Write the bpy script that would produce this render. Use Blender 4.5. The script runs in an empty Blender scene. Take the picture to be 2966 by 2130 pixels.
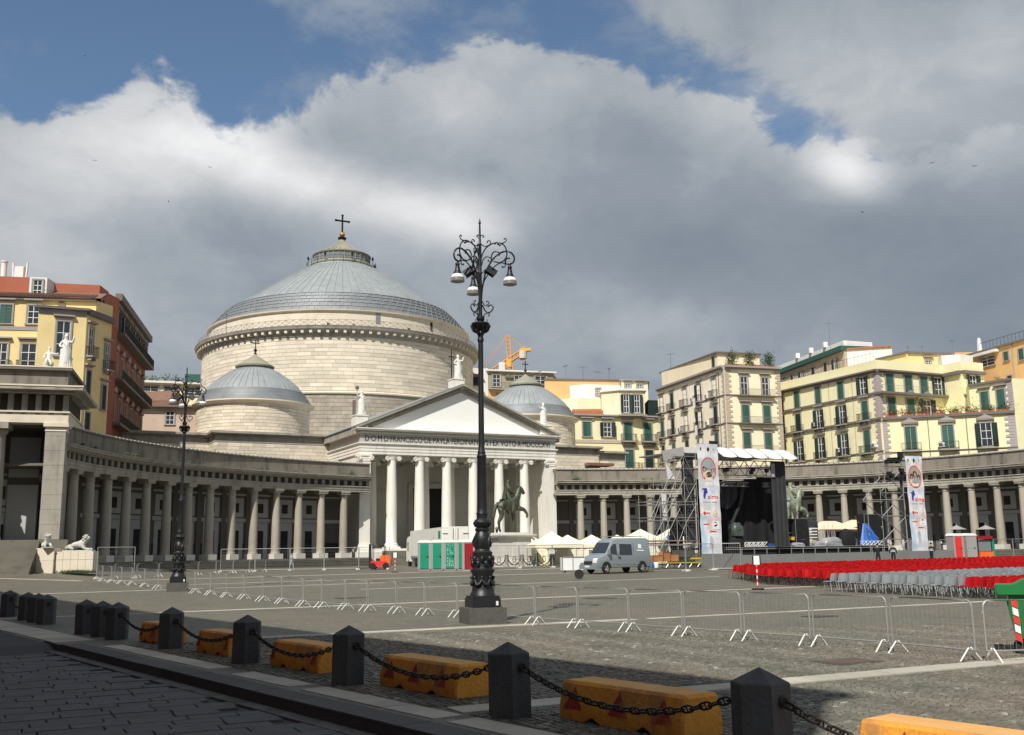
import bpy, math, random
import numpy as np
from mathutils import Vector, Matrix, Euler
rnd = random.Random(11)
S = bpy.context.scene
COL = S.collection
R = math.radians
PI = math.pi

# ---------------------------------------------------------------- camera, sky, sun, exposure
PITCH, ROLL = 0.1784, 0.0134
fw = Vector((0, math.cos(PITCH), math.sin(PITCH)))
rt = Vector((1, 0, 0)); up = rt.cross(fw)
cr = rt * math.cos(ROLL) - up * math.sin(ROLL)
cu = up * math.cos(ROLL) + rt * math.sin(ROLL)
cam_d = bpy.data.cameras.new('camera'); cam = bpy.data.objects.new('camera', cam_d); COL.objects.link(cam)
cam.matrix_world = Matrix(((cr.x, cu.x, -fw.x, 0), (cr.y, cu.y, -fw.y, 0), (cr.z, cu.z, -fw.z, 1.65), (0, 0, 0, 1)))
cam_d.sensor_width = 36; cam_d.sensor_fit = 'HORIZONTAL'; cam_d.lens = 35.96
cam_d.clip_start = 0.1; cam_d.clip_end = 3000
S.camera = cam
S.view_settings.view_transform = 'Standard'; S.view_settings.look = 'None'
S.view_settings.exposure = 0.12; S.view_settings.gamma = 1.0; S.view_settings.use_curve_mapping = False

SUN_AZ, SUN_EL = R(-19), R(48)            # azimuth measured from -Y (behind the camera) towards +X
sdir = Vector((math.sin(SUN_AZ) * math.cos(SUN_EL), -math.cos(SUN_AZ) * math.cos(SUN_EL), math.sin(SUN_EL)))
sun_d = bpy.data.lights.new('sun', 'SUN'); sun_d.energy = 4.7; sun_d.angle = R(0.5); sun_d.color = (1.0, 0.955, 0.88)
sun = bpy.data.objects.new('sun', sun_d); COL.objects.link(sun)
sun.rotation_euler = sdir.to_track_quat('Z', 'Y').to_euler()
sun.location = (-20, -60, 80)

W = bpy.data.worlds.new('World'); S.world = W; W.use_nodes = True
nt = W.node_tree; nt.nodes.clear()
class G:
    """tiny shader graph helper"""
    def __init__(s, nt): s.nt = nt
    def n(s, t, **kw):
        x = s.nt.nodes.new(t)
        for k, v in kw.items(): setattr(x, k, v)
        return x
    def l(s, a, b): s.nt.links.new(a, b)
    def put(s, sock, v):
        if isinstance(v, bpy.types.NodeSocket): s.l(v, sock)
        else: sock.default_value = v
    def m(s, op, a, b=0.0, c=None, clamp=False):
        x = s.n('ShaderNodeMath', operation=op, use_clamp=clamp); s.put(x.inputs[0], a); s.put(x.inputs[1], b)
        if c is not None: s.put(x.inputs[2], c)
        return x.outputs[0]
    def mix(s, f, a, b, mode='MIX'):
        x = s.n('ShaderNodeMix', data_type='RGBA', blend_type=mode); s.put(x.inputs[0], f)
        s.put(x.inputs[6], a if isinstance(a, bpy.types.NodeSocket) else (*a, 1)[:4]); s.put(x.inputs[7], b if isinstance(b, bpy.types.NodeSocket) else (*b, 1)[:4])
        return x.outputs[2]
    def ss(s, v, lo, hi, a=0.0, b=1.0):
        x = s.n('ShaderNodeMapRange', interpolation_type='SMOOTHSTEP'); s.put(x.inputs[0], v)
        for i, q in enumerate((lo, hi, a, b)): s.put(x.inputs[i + 1], q)
        return x.outputs[0]
    def noise(s, vec, scale, detail=4, rough=.5, dist=0.0):
        x = s.n('ShaderNodeTexNoise'); s.put(x.inputs['Vector'], vec); x.inputs['Scale'].default_value = scale
        x.inputs['Detail'].default_value = detail; x.inputs['Roughness'].default_value = rough; x.inputs['Distortion'].default_value = dist
        return x.outputs['Fac']
g = G(nt)
sky = g.n('ShaderNodeTexSky', sky_type='NISHITA', sun_disc=False)
sky.sun_elevation = SUN_EL; sky.sun_rotation = R(180) - SUN_AZ
sky.air_density = 1.0; sky.dust_density = 0.6; sky.ozone_density = 2.0
tc = g.n('ShaderNodeTexCoord').outputs['Generated']
sx = g.n('ShaderNodeSeparateXYZ'); g.l(tc, sx.inputs[0])
az = g.m('MULTIPLY', g.m('ARCTAN2', sx.outputs[0], sx.outputs[1]), 180 / PI)       # degrees right of +Y
el = g.m('MULTIPLY', g.m('ARCSINE', sx.outputs[2]), 180 / PI)
# cloud coordinates: the direction stretched sideways
vm = g.n('ShaderNodeMapping'); g.l(tc, vm.inputs[0]); vm.inputs['Scale'].default_value = (1, 1, 1.5)
n1 = g.noise(vm.outputs[0], 5.0, 8, .58, .25)
n2 = g.noise(vm.outputs[0], 2.1, 5, .5, .3)
n3 = g.noise(vm.outputs[0], 13.0, 6, .62, .4)
def curve(v, pts, lo, hi):
    """piecewise curve over degrees: pts = (degree, value)"""
    r = g.n('ShaderNodeMapRange'); g.put(r.inputs[0], v); r.inputs[1].default_value = lo; r.inputs[2].default_value = hi
    c = g.n('ShaderNodeFloatCurve'); g.l(r.outputs[0], c.inputs[1])
    cm = c.mapping; cm.use_clip = False; cv = cm.curves[0]
    P = [((p[0] - lo) / (hi - lo), p[1] / 90.0) for p in pts]
    cv.points[0].location = P[0]; cv.points[-1].location = P[-1]
    for q in P[1:-1]: cv.points.new(*q)
    cm.update()
    return g.m('MULTIPLY', c.outputs[0], 90.0)
b1 = curve(az, [(-180, 24), (-60, 23), (-28, 22.6), (-22.5, 24.9), (-20, 26.2), (-15.6, 23.6), (-12, 24.6), (-9.5, 26.2), (-3.4, 26.9), (-.7, 27.6), (5, 27.4), (9, 25.8), (12.6, 24.0), (16.2, 21.8), (17.8, 20.6), (21, 20.4), (40, 21), (180, 24)], -180, 180)
wob = g.m('ADD', g.m('MULTIPLY', g.m('SUBTRACT', n1, .5), 9.0), g.m('MULTIPLY', g.m('SUBTRACT', n3, .5), 6.5))
low = g.ss(g.m('ADD', g.m('SUBTRACT', b1, el), wob), -.35, 1.0)
b2 = curve(az, [(-180, 38), (-40, 36), (0, 34), (6.8, 30.2), (8.8, 28.0), (12.6, 25.9), (17.6, 23.2), (20, 20.8), (24, 15), (30, 12), (60, 14), (180, 30)], -180, 180)
high = g.ss(g.m('ADD', g.m('SUBTRACT', el, b2), g.m('MULTIPLY', wob, .75)), -.6, 1.6)
wisp = g.m('MULTIPLY', g.ss(g.m('ADD', n1, g.m('MULTIPLY', n3, .35)), .62, .86), .55)
cov = g.m('MAXIMUM', g.m('MAXIMUM', low, high), wisp, clamp=True)
def blob(a, e, ra, re, amt, rot=0.0):
    da = g.m('SUBTRACT', az, a); de = g.m('SUBTRACT', el, e)
    c_, s_ = math.cos(R(rot)), math.sin(R(rot))
    x = g.m('DIVIDE', g.m('ADD', g.m('MULTIPLY', da, c_), g.m('MULTIPLY', de, s_)), ra)
    y = g.m('DIVIDE', g.m('SUBTRACT', g.m('MULTIPLY', de, c_), g.m('MULTIPLY', da, s_)), re)
    r2 = g.m('ADD', g.m('MULTIPLY', x, x), g.m('MULTIPLY', y, y))
    return g.m('MULTIPLY', g.m('POWER', 2.718, g.m('MULTIPLY', r2, -1.0)), amt)
br = g.m('ADD', .335, g.m('MULTIPLY', g.m('SUBTRACT', n2, .5), .5))
br = g.m('ADD', br, g.m('MULTIPLY', g.m('SUBTRACT', n1, .5), .55))
br = g.m('ADD', br, g.m('MULTIPLY', g.m('SUBTRACT', n3, .5), .3))
for q in ((-20, 22.5, 5.5, 3.0, .36, 0), (-12, 20.2, 7, 2.0, .42, -14), (-3.5, 18.6, 4.5, 1.6, .5, -8), (-26, 20, 4, 3, .12, 0), (19.2, 19.6, 2.2, 1.3, .42, -30), (-30, 14, 9, 5, .12, 0),
          (10.5, 12.0, 6, 2.2, .18, 0), (0, 13, 7, 3, .07, 0), (-22, 13, 9, 3, .10, 0), (-17, 16.5, 5, 2.2, -.08, 0), (-10, 14.5, 8, 2.4, -.06, 0), (15, 16.0, 9, 3.4, -.24, 0), (27, 12, 9, 6, -.22, 0), (5, 17, 5, 3, -.10, 0), (26, 24, 12, 4, .20, 0), (6, 22, 7, 2.6, -.04, 0), (-1, 24.5, 5, 1.6, .1, 0)):
    br = g.m('ADD', br, blob(*q))
edge = g.m('MULTIPLY', g.m('MULTIPLY', low, g.ss(g.m('SUBTRACT', b1, el), 0.0, 4.5, 1, 0)), .10)
br = g.m('ADD', br, edge)
rmp = g.n('ShaderNodeValToRGB'); g.l(br, rmp.inputs[0])
cr_ = rmp.color_ramp; cr_.elements[0].position = .05; cr_.elements[0].color = (2.2, 2.65, 3.2, 1)
cr_.elements[1].position = 1.0; cr_.elements[1].color = (10.0, 10.0, 10.0, 1)
for p, c in ((.3, (3.0, 3.42, 3.95, 1)), (.5, (4.4, 4.75, 5.15, 1)), (.75, (7.0, 7.1, 7.25, 1))):
    e = cr_.elements.new(p); e.color = c
blue = g.mix(1.0, sky.outputs[0], (1.05, 1.10, 1.10), 'MULTIPLY')
skycol = g.mix(cov, blue, rmp.outputs[0])
bg = g.n('ShaderNodeBackground'); g.l(skycol, bg.inputs[0]); bg.inputs[1].default_value = 0.090
wo = g.n('ShaderNodeOutputWorld'); g.l(bg.outputs[0], wo.inputs[0])

# ---------------------------------------------------------------- materials
def mat(name, col, rough=.8, var=.12, scale=1.2, fine=0.0, bump=0.0, metal=0.0, streak=0.0, dirt=None, dirtamt=.0, rand=0.0, island=0.0, spec=.4, joints=None, emit=None, alpha=None):
    m = bpy.data.materials.new(name); m.use_nodes = True
    h = G(m.node_tree); bs = m.node_tree.nodes['Principled BSDF']
    bs.inputs['Roughness'].default_value = rough; bs.inputs['Metallic'].default_value = metal
    bs.inputs['Specular IOR Level'].default_value = spec
    co = h.n('ShaderNodeTexCoord').outputs['Object']
    c = (*col, 1)
    nn = h.noise(co, scale, 5, .6)
    f = h.m('ADD', h.m('MULTIPLY', h.m('SUBTRACT', nn, .5), 4 * var), 1.0)
    if fine:
        f = h.m('ADD', f, h.m('MULTIPLY', h.m('SUBTRACT', h.noise(co, scale * 9, 3, .7), .5), 3 * fine))
    if rand:
        oi = h.n('ShaderNodeObjectInfo').outputs['Random']
        f = h.m('ADD', f, h.m('MULTIPLY', h.m('SUBTRACT', oi, .5), 2 * rand))
    if island:
        gi = h.n('ShaderNodeNewGeometry').outputs['Random Per Island']
        f = h.m('ADD', f, h.m('MULTIPLY', h.m('SUBTRACT', gi, .5), 2 * island))
    if joints:
        bk = h.n('ShaderNodeTexBrick'); bk.offset = .5
        mp = h.n('ShaderNodeMapping'); h.l(co, mp.inputs[0]); mp.inputs['Rotation'].default_value = joints[4] if len(joints) > 4 else (PI / 2, 0, 0)
        h.l(mp.outputs[0], bk.inputs['Vector'])
        bk.inputs['Scale'].default_value = 1; bk.inputs['Brick Width'].default_value = joints[0]; bk.inputs['Row Height'].default_value = joints[1]
        bk.inputs['Mortar Size'].default_value = joints[2]; bk.inputs['Color1'].default_value = (1, 1, 1, 1); bk.inputs['Color2'].default_value = (1 - joints[3],) * 3 + (1,); bk.inputs['Mortar'].default_value = (.55, .55, .55, 1)
        bw = h.n('ShaderNodeRGBToBW'); h.l(bk.outputs['Color'], bw.inputs[0]); f = h.m('MULTIPLY', f, bw.outputs[0])
    cc = h.n('ShaderNodeVectorMath', operation='SCALE'); cc.inputs[0].default_value = col; h.l(f, cc.inputs[3])
    out = cc.outputs[0]
    if dirt:
        mp = h.n('ShaderNodeMapping'); h.l(co, mp.inputs[0]); mp.inputs['Scale'].default_value = (1, 1, .22 if streak else 1)
        dn = h.noise(mp.outputs[0], streak or scale * .7, 7, .68)
        out = h.mix(h.m('MULTIPLY', h.ss(dn, .46, .68), dirtamt), out, dirt)
    h.l(out, bs.inputs['Base Color'])
    if bump:
        bn = h.n('ShaderNodeBump'); bn.inputs['Strength'].default_value = bump; bn.inputs['Distance'].default_value = .03
        h.l(h.noise(co, scale * 8, 4, .6), bn.inputs['Height']); h.l(bn.outputs[0], bs.inputs['Normal'])
    if alpha is not None:
        bs.inputs['Alpha'].default_value = alpha
    return m
M = {}
M['stone'] = mat('pale_limestone', (.70, .625, .50), .85, .07, .5, .02, .15, dirt=(.42, .36, .28), dirtamt=.3)
M['block'] = mat('limestone_block', (.69, .615, .49), .85, .06, .8, .03, .25, rand=.16, dirt=(.45, .39, .30), dirtamt=.3)
M['blocki'] = mat('limestone_blocks_joined', (.69, .615, .49), .85, .06, .8, .03, .25, island=.16, dirt=(.45, .39, .30), dirtamt=.3)
M['oldblock'] = mat('weathered_drum_masonry', (.40, .35, .28), .9, .14, .7, .04, .3, island=.13, dirt=(.22, .20, .17), dirtamt=.55)
M['joint'] = mat('masonry_joint', (.38, .335, .265), .95, .1, 1)
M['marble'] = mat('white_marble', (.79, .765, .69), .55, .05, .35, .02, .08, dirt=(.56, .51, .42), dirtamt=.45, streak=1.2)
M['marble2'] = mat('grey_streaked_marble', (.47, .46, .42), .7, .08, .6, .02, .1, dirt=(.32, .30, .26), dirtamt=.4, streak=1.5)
M['plaster_w'] = mat('white_tympanum_plaster', (.86, .86, .82), .9, .02, .4)
M['lead'] = mat('weathered_lead', (.31, .335, .335), .55, .13, .55, .04, .15, metal=.15, dirt=(.22, .25, .26), dirtamt=.55, streak=.8, spec=.5)
M['lead2'] = mat('dark_lead_step', (.235, .25, .26), .55, .15, .7, .05, .15, metal=.15, dirt=(.15, .16, .17), dirtamt=.5, spec=.5)
M['lanternroof'] = mat('ribbed_brass_grey_roof', (.30, .29, .22), .6, .1, .6, dirt=(.2, .19, .15), dirtamt=.4)
M['lglass'] = mat('lantern_glass', (.18, .21, .21), .25, .1, .8)
M['piperno'] = mat('grey_brown_tuff', (.285, .262, .222), .92, .10, .5, .04, .25, dirt=(.125, .115, .10), dirtamt=.65, streak=1.0)
M['pip_l'] = mat('pale_grey_stone', (.36, .335, .28), .9, .10, .6, .05, .25, dirt=(.17, .155, .13), dirtamt=.6, streak=1.2)
M['column'] = mat('grey_column_stone', (.37, .335, .27), .85, .10, .45, .05, .25, dirt=(.20, .18, .145), dirtamt=.6, streak=1.0, rand=.08)
M['attic'] = mat('stained_attic_stone', (.235, .21, .172), .93, .12, .45, .04, .25, dirt=(.075, .066, .056), dirtamt=.85, streak=.9)
M['metope'] = mat('dark_void_panel', (.055, .045, .036), .9, .2, 3)  # dark brown stands in for the shade inside open holes
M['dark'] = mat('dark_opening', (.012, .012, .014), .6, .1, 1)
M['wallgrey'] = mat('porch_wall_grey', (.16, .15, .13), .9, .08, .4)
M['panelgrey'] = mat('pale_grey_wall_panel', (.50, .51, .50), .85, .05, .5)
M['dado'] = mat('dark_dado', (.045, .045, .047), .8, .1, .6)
M['steps'] = mat('grey_stone_steps', (.165, .152, .125), .9, .14, .8, .06, .2, dirt=(.08, .075, .065), dirtamt=.6)
M['coping'] = mat('white_coping_tile', (.62, .59, .52), .85, .12, 1.5)
M['yellow1'] = mat('ochre_yellow_render', (.80, .64, .31), .9, .06, .5, .01, dirt=(.60, .45, .22), dirtamt=.3)
M['yellow2'] = mat('pale_yellow_render', (.84, .78, .48), .9, .04, .4, .01, dirt=(.62, .55, .33), dirtamt=.25)
M['cream'] = mat('cream_render', (.80, .70, .50), .9, .05, .5, .01, dirt=(.60, .50, .36), dirtamt=.35, streak=1.0)
M['cream2'] = mat('ivory_render', (.86, .80, .56), .9, .05, .5, .01, dirt=(.64, .54, .36), dirtamt=.3)
M['pinkish'] = mat('faded_pink_render', (.56, .43, .33), .9, .1, .7, .02, dirt=(.38, .31, .25), dirtamt=.5)
M['orange'] = mat('orange_render', (.72, .45, .2), .9, .08, .5, .01, dirt=(.55, .36, .2), dirtamt=.35)
M['redb'] = mat('pompeian_red_render', (.34, .105, .06), .9, .12, .5, .02, dirt=(.2, .08, .055), dirtamt=.4)
M['redo'] = mat('orange_red_render', (.40, .13, .075), .9, .1, .6, dirt=(.35, .13, .08), dirtamt=.4)
M['whiter'] = mat('white_render', (.74, .73, .69), .9, .05, .5, dirt=(.5, .48, .44), dirtamt=.3)
M['olive'] = mat('olive_grey_render', (.36, .34, .24), .9, .1, .6, dirt=(.2, .2, .15), dirtamt=.5)
M['trim'] = mat('grey_stone_trim', (.33, .30, .275), .85, .08, 1, .02)
M['trimd'] = mat('dark_stone_cornice', (.17, .145, .13), .85, .1, 1, .02)
M['quoin'] = mat('mauve_grey_quoin', (.40, .355, .36), .85, .06, 1, .02)
M['quoinc'] = mat('tan_quoin', (.50, .42, .33), .85, .08, 1, .02)
M['shutter'] = mat('green_louvred_shutter', (.035, .105, .085), .6, .1, 1, rand=.2)
M['shutterd'] = mat('dark_green_shutter', (.012, .030, .026), .6, .1, 1)
M['wframe'] = mat('white_window_frame', (.72, .72, .70), .5, .04, 1)
M['glass'] = mat('window_glass', (.035, .042, .05), .15, .1, 1, spec=.5)
M['iron'] = mat('black_iron', (.02, .02, .021), .5, .2, 2, metal=.3)
M['tile'] = mat('red_brown_roof_tiles', (.21, .12, .085), .9, .25, 1.4, .12, .4)
M['terra'] = mat('terracotta', (.36, .14, .07), .9, .15, 2)
M['leaf'] = mat('foliage', (.055, .085, .035), .8, .3, 3, .2)
M['flower'] = mat('red_flowers', (.45, .03, .05), .8, .2, 3)
M['rail'] = mat('metal_railing', (.25, .24, .22), .5, .1, 2, metal=.5)

# ---------------------------------------------------------------- mesh helpers
class MB:
    def __init__(s): s.v = []; s.f = []; s.mi = []
    def add(s, vs, fs, mi=0):
        o = len(s.v); s.v += [tuple(map(float, p)) for p in vs]
        for f in fs: s.f.append([o + i for i in f]); s.mi.append(mi)
    def box(s, x0, x1, y0, y1, z0, z1, mi=0, rz=0.0, c=None):
        if x1 < x0: x0, x1 = x1, x0
        if y1 < y0: y0, y1 = y1, y0
        P = [(x, y, z) for z in (z0, z1) for x, y in ((x0, y0), (x1, y0), (x1, y1), (x0, y1))]
        if rz:
            c = c or ((x0 + x1) / 2, (y0 + y1) / 2); cs, sn = math.cos(rz), math.sin(rz)
            P = [(c[0] + (x - c[0]) * cs - (y - c[1]) * sn, c[1] + (x - c[0]) * sn + (y - c[1]) * cs, z) for x, y, z in P]
        s.add(P, [(3, 2, 1, 0), (4, 5, 6, 7), (0, 1, 5, 4), (1, 2, 6, 5), (2, 3, 7, 6), (3, 0, 4, 7)], mi)
    def lathe(s, prof, seg=24, c=(0, 0), a0=0.0, a1=2 * PI, mi=0, cap=True):
        full = abs(a1 - a0 - 2 * PI) < 1e-6; n = seg if full else seg + 1; k = len(prof)
        vs = [(c[0] + r * math.cos(a0 + (a1 - a0) * i / seg), c[1] + r * math.sin(a0 + (a1 - a0) * i / seg), z) for i in range(n) for r, z in prof]
        fs = []
        for i in range(seg):
            j = (i + 1) % n
            for q in range(k - 1): fs.append((i * k + q, j * k + q, j * k + q + 1, i * k + q + 1))
        if cap and full:
            if prof[0][0] > 1e-4: fs.append(tuple(i * k for i in range(n))[::-1])
            if prof[-1][0] > 1e-4: fs.append(tuple(i * k + k - 1 for i in range(n)))
        s.add(vs, fs, mi)
    def tube(s, path, r, seg=6, mi=0, closed=False):
        P = [Vector(p) for p in path]; n = len(P); vs = []; fs = []
        rr = r if isinstance(r, (list, tuple)) else [r] * n
        ref = None
        for i, p in enumerate(P):
            if closed: t = (P[(i + 1) % n] - P[i - 1])
            else: t = (P[min(i + 1, n - 1)] - P[max(i - 1, 0)])
            if t.length < 1e-9: t = Vector((0, 0, 1))
            t.normalize()
            if ref is None: ref = Vector((0, 0, 1)) if abs(t.z) < .9 else Vector((1, 0, 0))
            a = t.cross(ref)
            if a.length < 1e-3: a = t.cross(Vector((.3, 1, .2)))
            a.normalize(); b = t.cross(a); ref = a.cross(t) if False else ref
            vs += [tuple(p + (a * math.cos(2 * PI * k / seg) + b * math.sin(2 * PI * k / seg)) * rr[i]) for k in range(seg)]
        for i in range(n if closed else n - 1):
            j = (i + 1) % n
            for k in range(seg): fs.append((i * seg + k, i * seg + (k + 1) % seg, j * seg + (k + 1) % seg, j * seg + k))
        if not closed: fs += [tuple(range(seg))[::-1], tuple((n - 1) * seg + k for k in range(seg))]
        s.add(vs, fs, mi)
    def bar(s, a, b, r, seg=4, mi=0): s.tube([a, b], r, seg, mi)
    def prism(s, poly, y0, y1, mi=0):
        """poly in x,z extruded along y"""
        n = len(poly)
        s.add([(x, y0, z) for x, z in poly] + [(x, y1, z) for x, z in poly], [tuple(range(n)), tuple(range(2 * n - 1, n - 1, -1))] + [(i, i + n, (i + 1) % n + n, (i + 1) % n) for i in range(n)], mi)
    def slab(s, poly, z0, z1, mi=0):
        """poly in x,y extruded along z (z0,z1 numbers or functions)"""
        n = len(poly); f0 = z0 if callable(z0) else (lambda x, y: z0); f1 = z1 if callable(z1) else (lambda x, y: z1)
        s.add([(x, y, f0(x, y)) for x, y in poly] + [(x, y, f1(x, y)) for x, y in poly], [tuple(range(n))[::-1], tuple(range(n, 2 * n))] + [(i, (i + 1) % n, (i + 1) % n + n, i + n) for i in range(n)], mi)
    def ball(s, c, r, seg=10, rings=6, mi=0, sc=(1, 1, 1)):
        vs = []; fs = []
        for i in range(rings + 1):
            t = PI * i / rings
            for k in range(seg): vs.append((c[0] + r * sc[0] * math.sin(t) * math.cos(2 * PI * k / seg), c[1] + r * sc[1] * math.sin(t) * math.sin(2 * PI * k / seg), c[2] + r * sc[2] * math.cos(t)))
        for i in range(rings):
            for k in range(seg): fs.append((i * seg + k, (i + 1) * seg + k, (i + 1) * seg + (k + 1) % seg, i * seg + (k + 1) % seg))
        s.add(vs, fs, mi)
    def xf(s, mtx):
        s.v = [tuple(mtx @ Vector(p)) for p in s.v]; return s
    def mesh(s, name, mats, smooth=False, ang=38):
        me = bpy.data.meshes.new(name); me.from_pydata(s.v, [], s.f)
        for m in (mats if isinstance(mats, (list, tuple)) else [mats]): me.materials.append(M[m] if isinstance(m, str) else m)
        if any(s.mi): me.polygons.foreach_set('material_index', s.mi)
        if smooth:
            me.polygons.foreach_set('use_smooth', [True] * len(me.polygons)); me.update()
            me.set_sharp_from_angle(angle=R(ang))
        me.validate(); me.update(); return me
def ob(name, me, parent=None, loc=(0, 0, 0), rz=0.0, sc=None, **props):
    o = bpy.data.objects.new(name, me); COL.objects.link(o)
    if parent is not None: o.parent = parent
    o.location = loc; o.rotation_euler = rz if isinstance(rz, (tuple, list)) else (0, 0, rz)
    if sc is not None: o.scale = sc if isinstance(sc, (tuple, list)) else (sc,) * 3
    for k, v in props.items(): o[k] = v
    return o
def tag(o, label, cat, group=None, kind=None):
    o['label'] = label; o['category'] = cat
    if group: o['group'] = group
    if kind: o['kind'] = kind
    return o
def thing(name, label, cat, loc=(0, 0, 0), rz=0.0, group=None):
    return tag(ob(name, None, None, loc, rz), label, cat, group)
def struct(name, me, parent=None, loc=(0, 0, 0), **kw):
    o = ob(name, me, parent, loc, **kw)
    if parent is None: o['kind'] = 'structure'
    return o
def sm(t): t = min(1, max(0, t)); return t * t * (3 - 2 * t)
def gr(x, y): return -.4 + .7 * sm((y - 30) / 80) + .62 * sm((-x - 28) / 10) * sm((y - 40) / 40)

def skin(name, joints, edges, m, parent=None, root=None, sub=1, **props):
    """one continuous body grown over a skeleton: joints = {key:(x,y,z,r)}"""
    ks = list(joints)
    if root: ks.remove(root); ks.insert(0, root)
    me = bpy.data.meshes.new(name)
    me.from_pydata([joints[k][:3] for k in ks], [(ks.index(a), ks.index(b)) for a, b in edges], []); me.update()
    o = bpy.data.objects.new(name, me); COL.objects.link(o)
    md = o.modifiers.new('skin', 'SKIN'); md.use_smooth_shade = True; md.branch_smoothing = .6
    for i, k in enumerate(ks):
        r = joints[k][3]; r = r if isinstance(r, tuple) else (r, r)
        me.skin_vertices[0].data[i].radius = r
    me.skin_vertices[0].data[0].use_root = True
    if sub:
        sd = o.modifiers.new('sub', 'SUBSURF'); sd.levels = sub; sd.render_levels = sub
    dg = bpy.context.evaluated_depsgraph_get(); dg.update()
    m2 = bpy.data.meshes.new_from_object(o.evaluated_get(dg)); m2.name = name
    o.modifiers.clear(); o.data = m2; bpy.data.meshes.remove(me)
    m2.materials.clear(); m2.materials.append(M[m] if isinstance(m, str) else m)
    m2.polygons.foreach_set('use_smooth', [True] * len(m2.polygons))
    if parent is not None: o.parent = parent
    for k, v in props.items(): o[k] = v
    return o
# ---------------------------------------------------------------- the ground
KO = (-10.93, 25.33); KD = (.606, -.795); KN = (.795, .606)
def pq(p, q): return (KO[0] + KD[0] * p + KN[0] * q, KO[1] + KD[1] * p + KN[1] * q)
def topq(x, y): return ((x - KO[0]) * KD[0] + (y - KO[1]) * KD[1], (x - KO[0]) * KN[0] + (y - KO[1]) * KN[1])
UA, UB = .8924, .4512
def AB(a, b): return (a * UA - b * UB, a * UB + b * UA)
def grid(ps, qs, zf, name, m):
    mb = MB(); n = len(qs)
    vs = []
    for p in ps:
        for q in qs:
            x, y = pq(p, q); vs.append((x, y, zf(x, y, p, q)))
    mb.add(vs, [(i * n + j, (i + 1) * n + j, (i + 1) * n + j + 1, i * n + j + 1) for i in range(len(ps) - 1) for j in range(n - 1)])
    return mb.mesh(name, m, True)
def cobble_mat(name, c0, c1, sc, mort, island=False):
    m = bpy.data.materials.new(name); m.use_nodes = True; h = G(m.node_tree); bs = m.node_tree.nodes['Principled BSDF']
    bs.inputs['Roughness'].default_value = .62; bs.inputs['Specular IOR Level'].default_value = .35
    co = h.n('ShaderNodeTexCoord').outputs['Object']
    big = h.noise(co, .16, 5, .6); mid = h.noise(co, 1.4, 4, .6)
    if island: r = h.n('ShaderNodeNewGeometry').outputs['Random Per Island']
    else:
        vo = h.n('ShaderNodeTexVoronoi'); h.l(co, vo.inputs['Vector']); vo.inputs['Scale'].default_value = sc
        sp = h.n('ShaderNodeSeparateColor'); h.l(vo.outputs['Color'], sp.inputs[0]); r = sp.outputs[0]
        ve = h.n('ShaderNodeTexVoronoi', feature='DISTANCE_TO_EDGE'); h.l(co, ve.inputs['Vector']); ve.inputs['Scale'].default_value = sc
    c = h.mix(r, c0, c1)
    c = h.mix(h.ss(r, .965, .995, 0, .42 if island else .25), c, (.50, .48, .42))  # a few stones coloured brighter to stand in for glints
    c = h.mix(h.m('MULTIPLY', h.ss(big, .45, .62), .38), c, (.205, .15, .115))
    c = h.mix(h.m('MULTIPLY', h.ss(h.noise(co, .45, 6, .7), .52, .66), .38), c, tuple(v * .62 for v in c0))
    c = h.mix(h.m('MULTIPLY', h.ss(mid, .5, .75), .35), c, tuple(v * .6 for v in c0))
    if not island:
        c = h.mix(h.ss(ve.outputs['Distance'], .0, .09, .65, 0), c, mort)
        bn = h.n('ShaderNodeBump'); bn.inputs['Strength'].default_value = .35; bn.inputs['Distance'].default_value = .012
        h.l(h.ss(ve.outputs['Distance'], 0, .2), bn.inputs['Height']); h.l(bn.outputs[0], bs.inputs['Normal'])
    else:
        bn = h.n('ShaderNodeBump'); bn.inputs['Strength'].default_value = .5; bn.inputs['Distance'].default_value = .006
        h.l(h.noise(co, 35, 4, .6), bn.inputs['Height']); h.l(bn.outputs[0], bs.inputs['Normal'])
    h.l(c, bs.inputs['Base Color']); return m
M['cobg'] = cobble_mat('piazza_cobbles', (.112, .107, .080), (.168, .158, .121), 8.5, (.062, .058, .045))
M['cobi'] = cobble_mat('basalt_cobblestone', (.100, .097, .076), (.172, .162, .128), 8.5, (.05, .05, .05), True)
M['roadbed'] = mat('road_joints', (.064, .066, .069), .95, .1, 2)
M['slab'] = mat('basalt_road_slab', (.086, .089, .093), .7, .16, 2.6, .2, .9, rand=.08, island=0, dirt=(.05, .05, .05), dirtamt=.5)
M['slabi'] = mat('basalt_road_slabs_joined', (.086, .089, .093), .7, .16, 2.6, .2, .9, island=.08, dirt=(.05, .05, .05), dirtamt=.5)
M['kerb'] = mat('dark_kerb_basalt', (.07, .07, .07), .75, .12, 1.5, .08, .4, rand=.15)
M['band'] = mat('pale_travertine_slab', (.45, .42, .35), .8, .09, 1.2, .06, .3, rand=.13, dirt=(.25, .22, .19), dirtamt=.5)
M['gutter'] = mat('dusty_gutter', (.12, .118, .11), .9, .3, 2.5, .2, .4, dirt=(.05, .05, .05), dirtamt=.8)
def dense(a, b, n, e=1.0):
    return [a + (b - a) * (i / n) ** e for i in range(n + 1)]
ps = [-400, -250, -160, -120] + [-100 + 2.5 * i for i in range(57)] + [50, 70, 100, 160, 300, 500]
qs = [0, .5, 1] + [2 + 2.2 * i for i in range(60)] + [140, 160, 200, 300, 500, 900]
piazza = struct('piazza_ground', grid(ps, qs, lambda x, y, p, q: gr(x, y), 'piazza_ground', 'cobg'))
def roadz(x, y, p, q): return gr(x, y) - .15 * sm((p + 1.2) / 1.2) - .002
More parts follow.
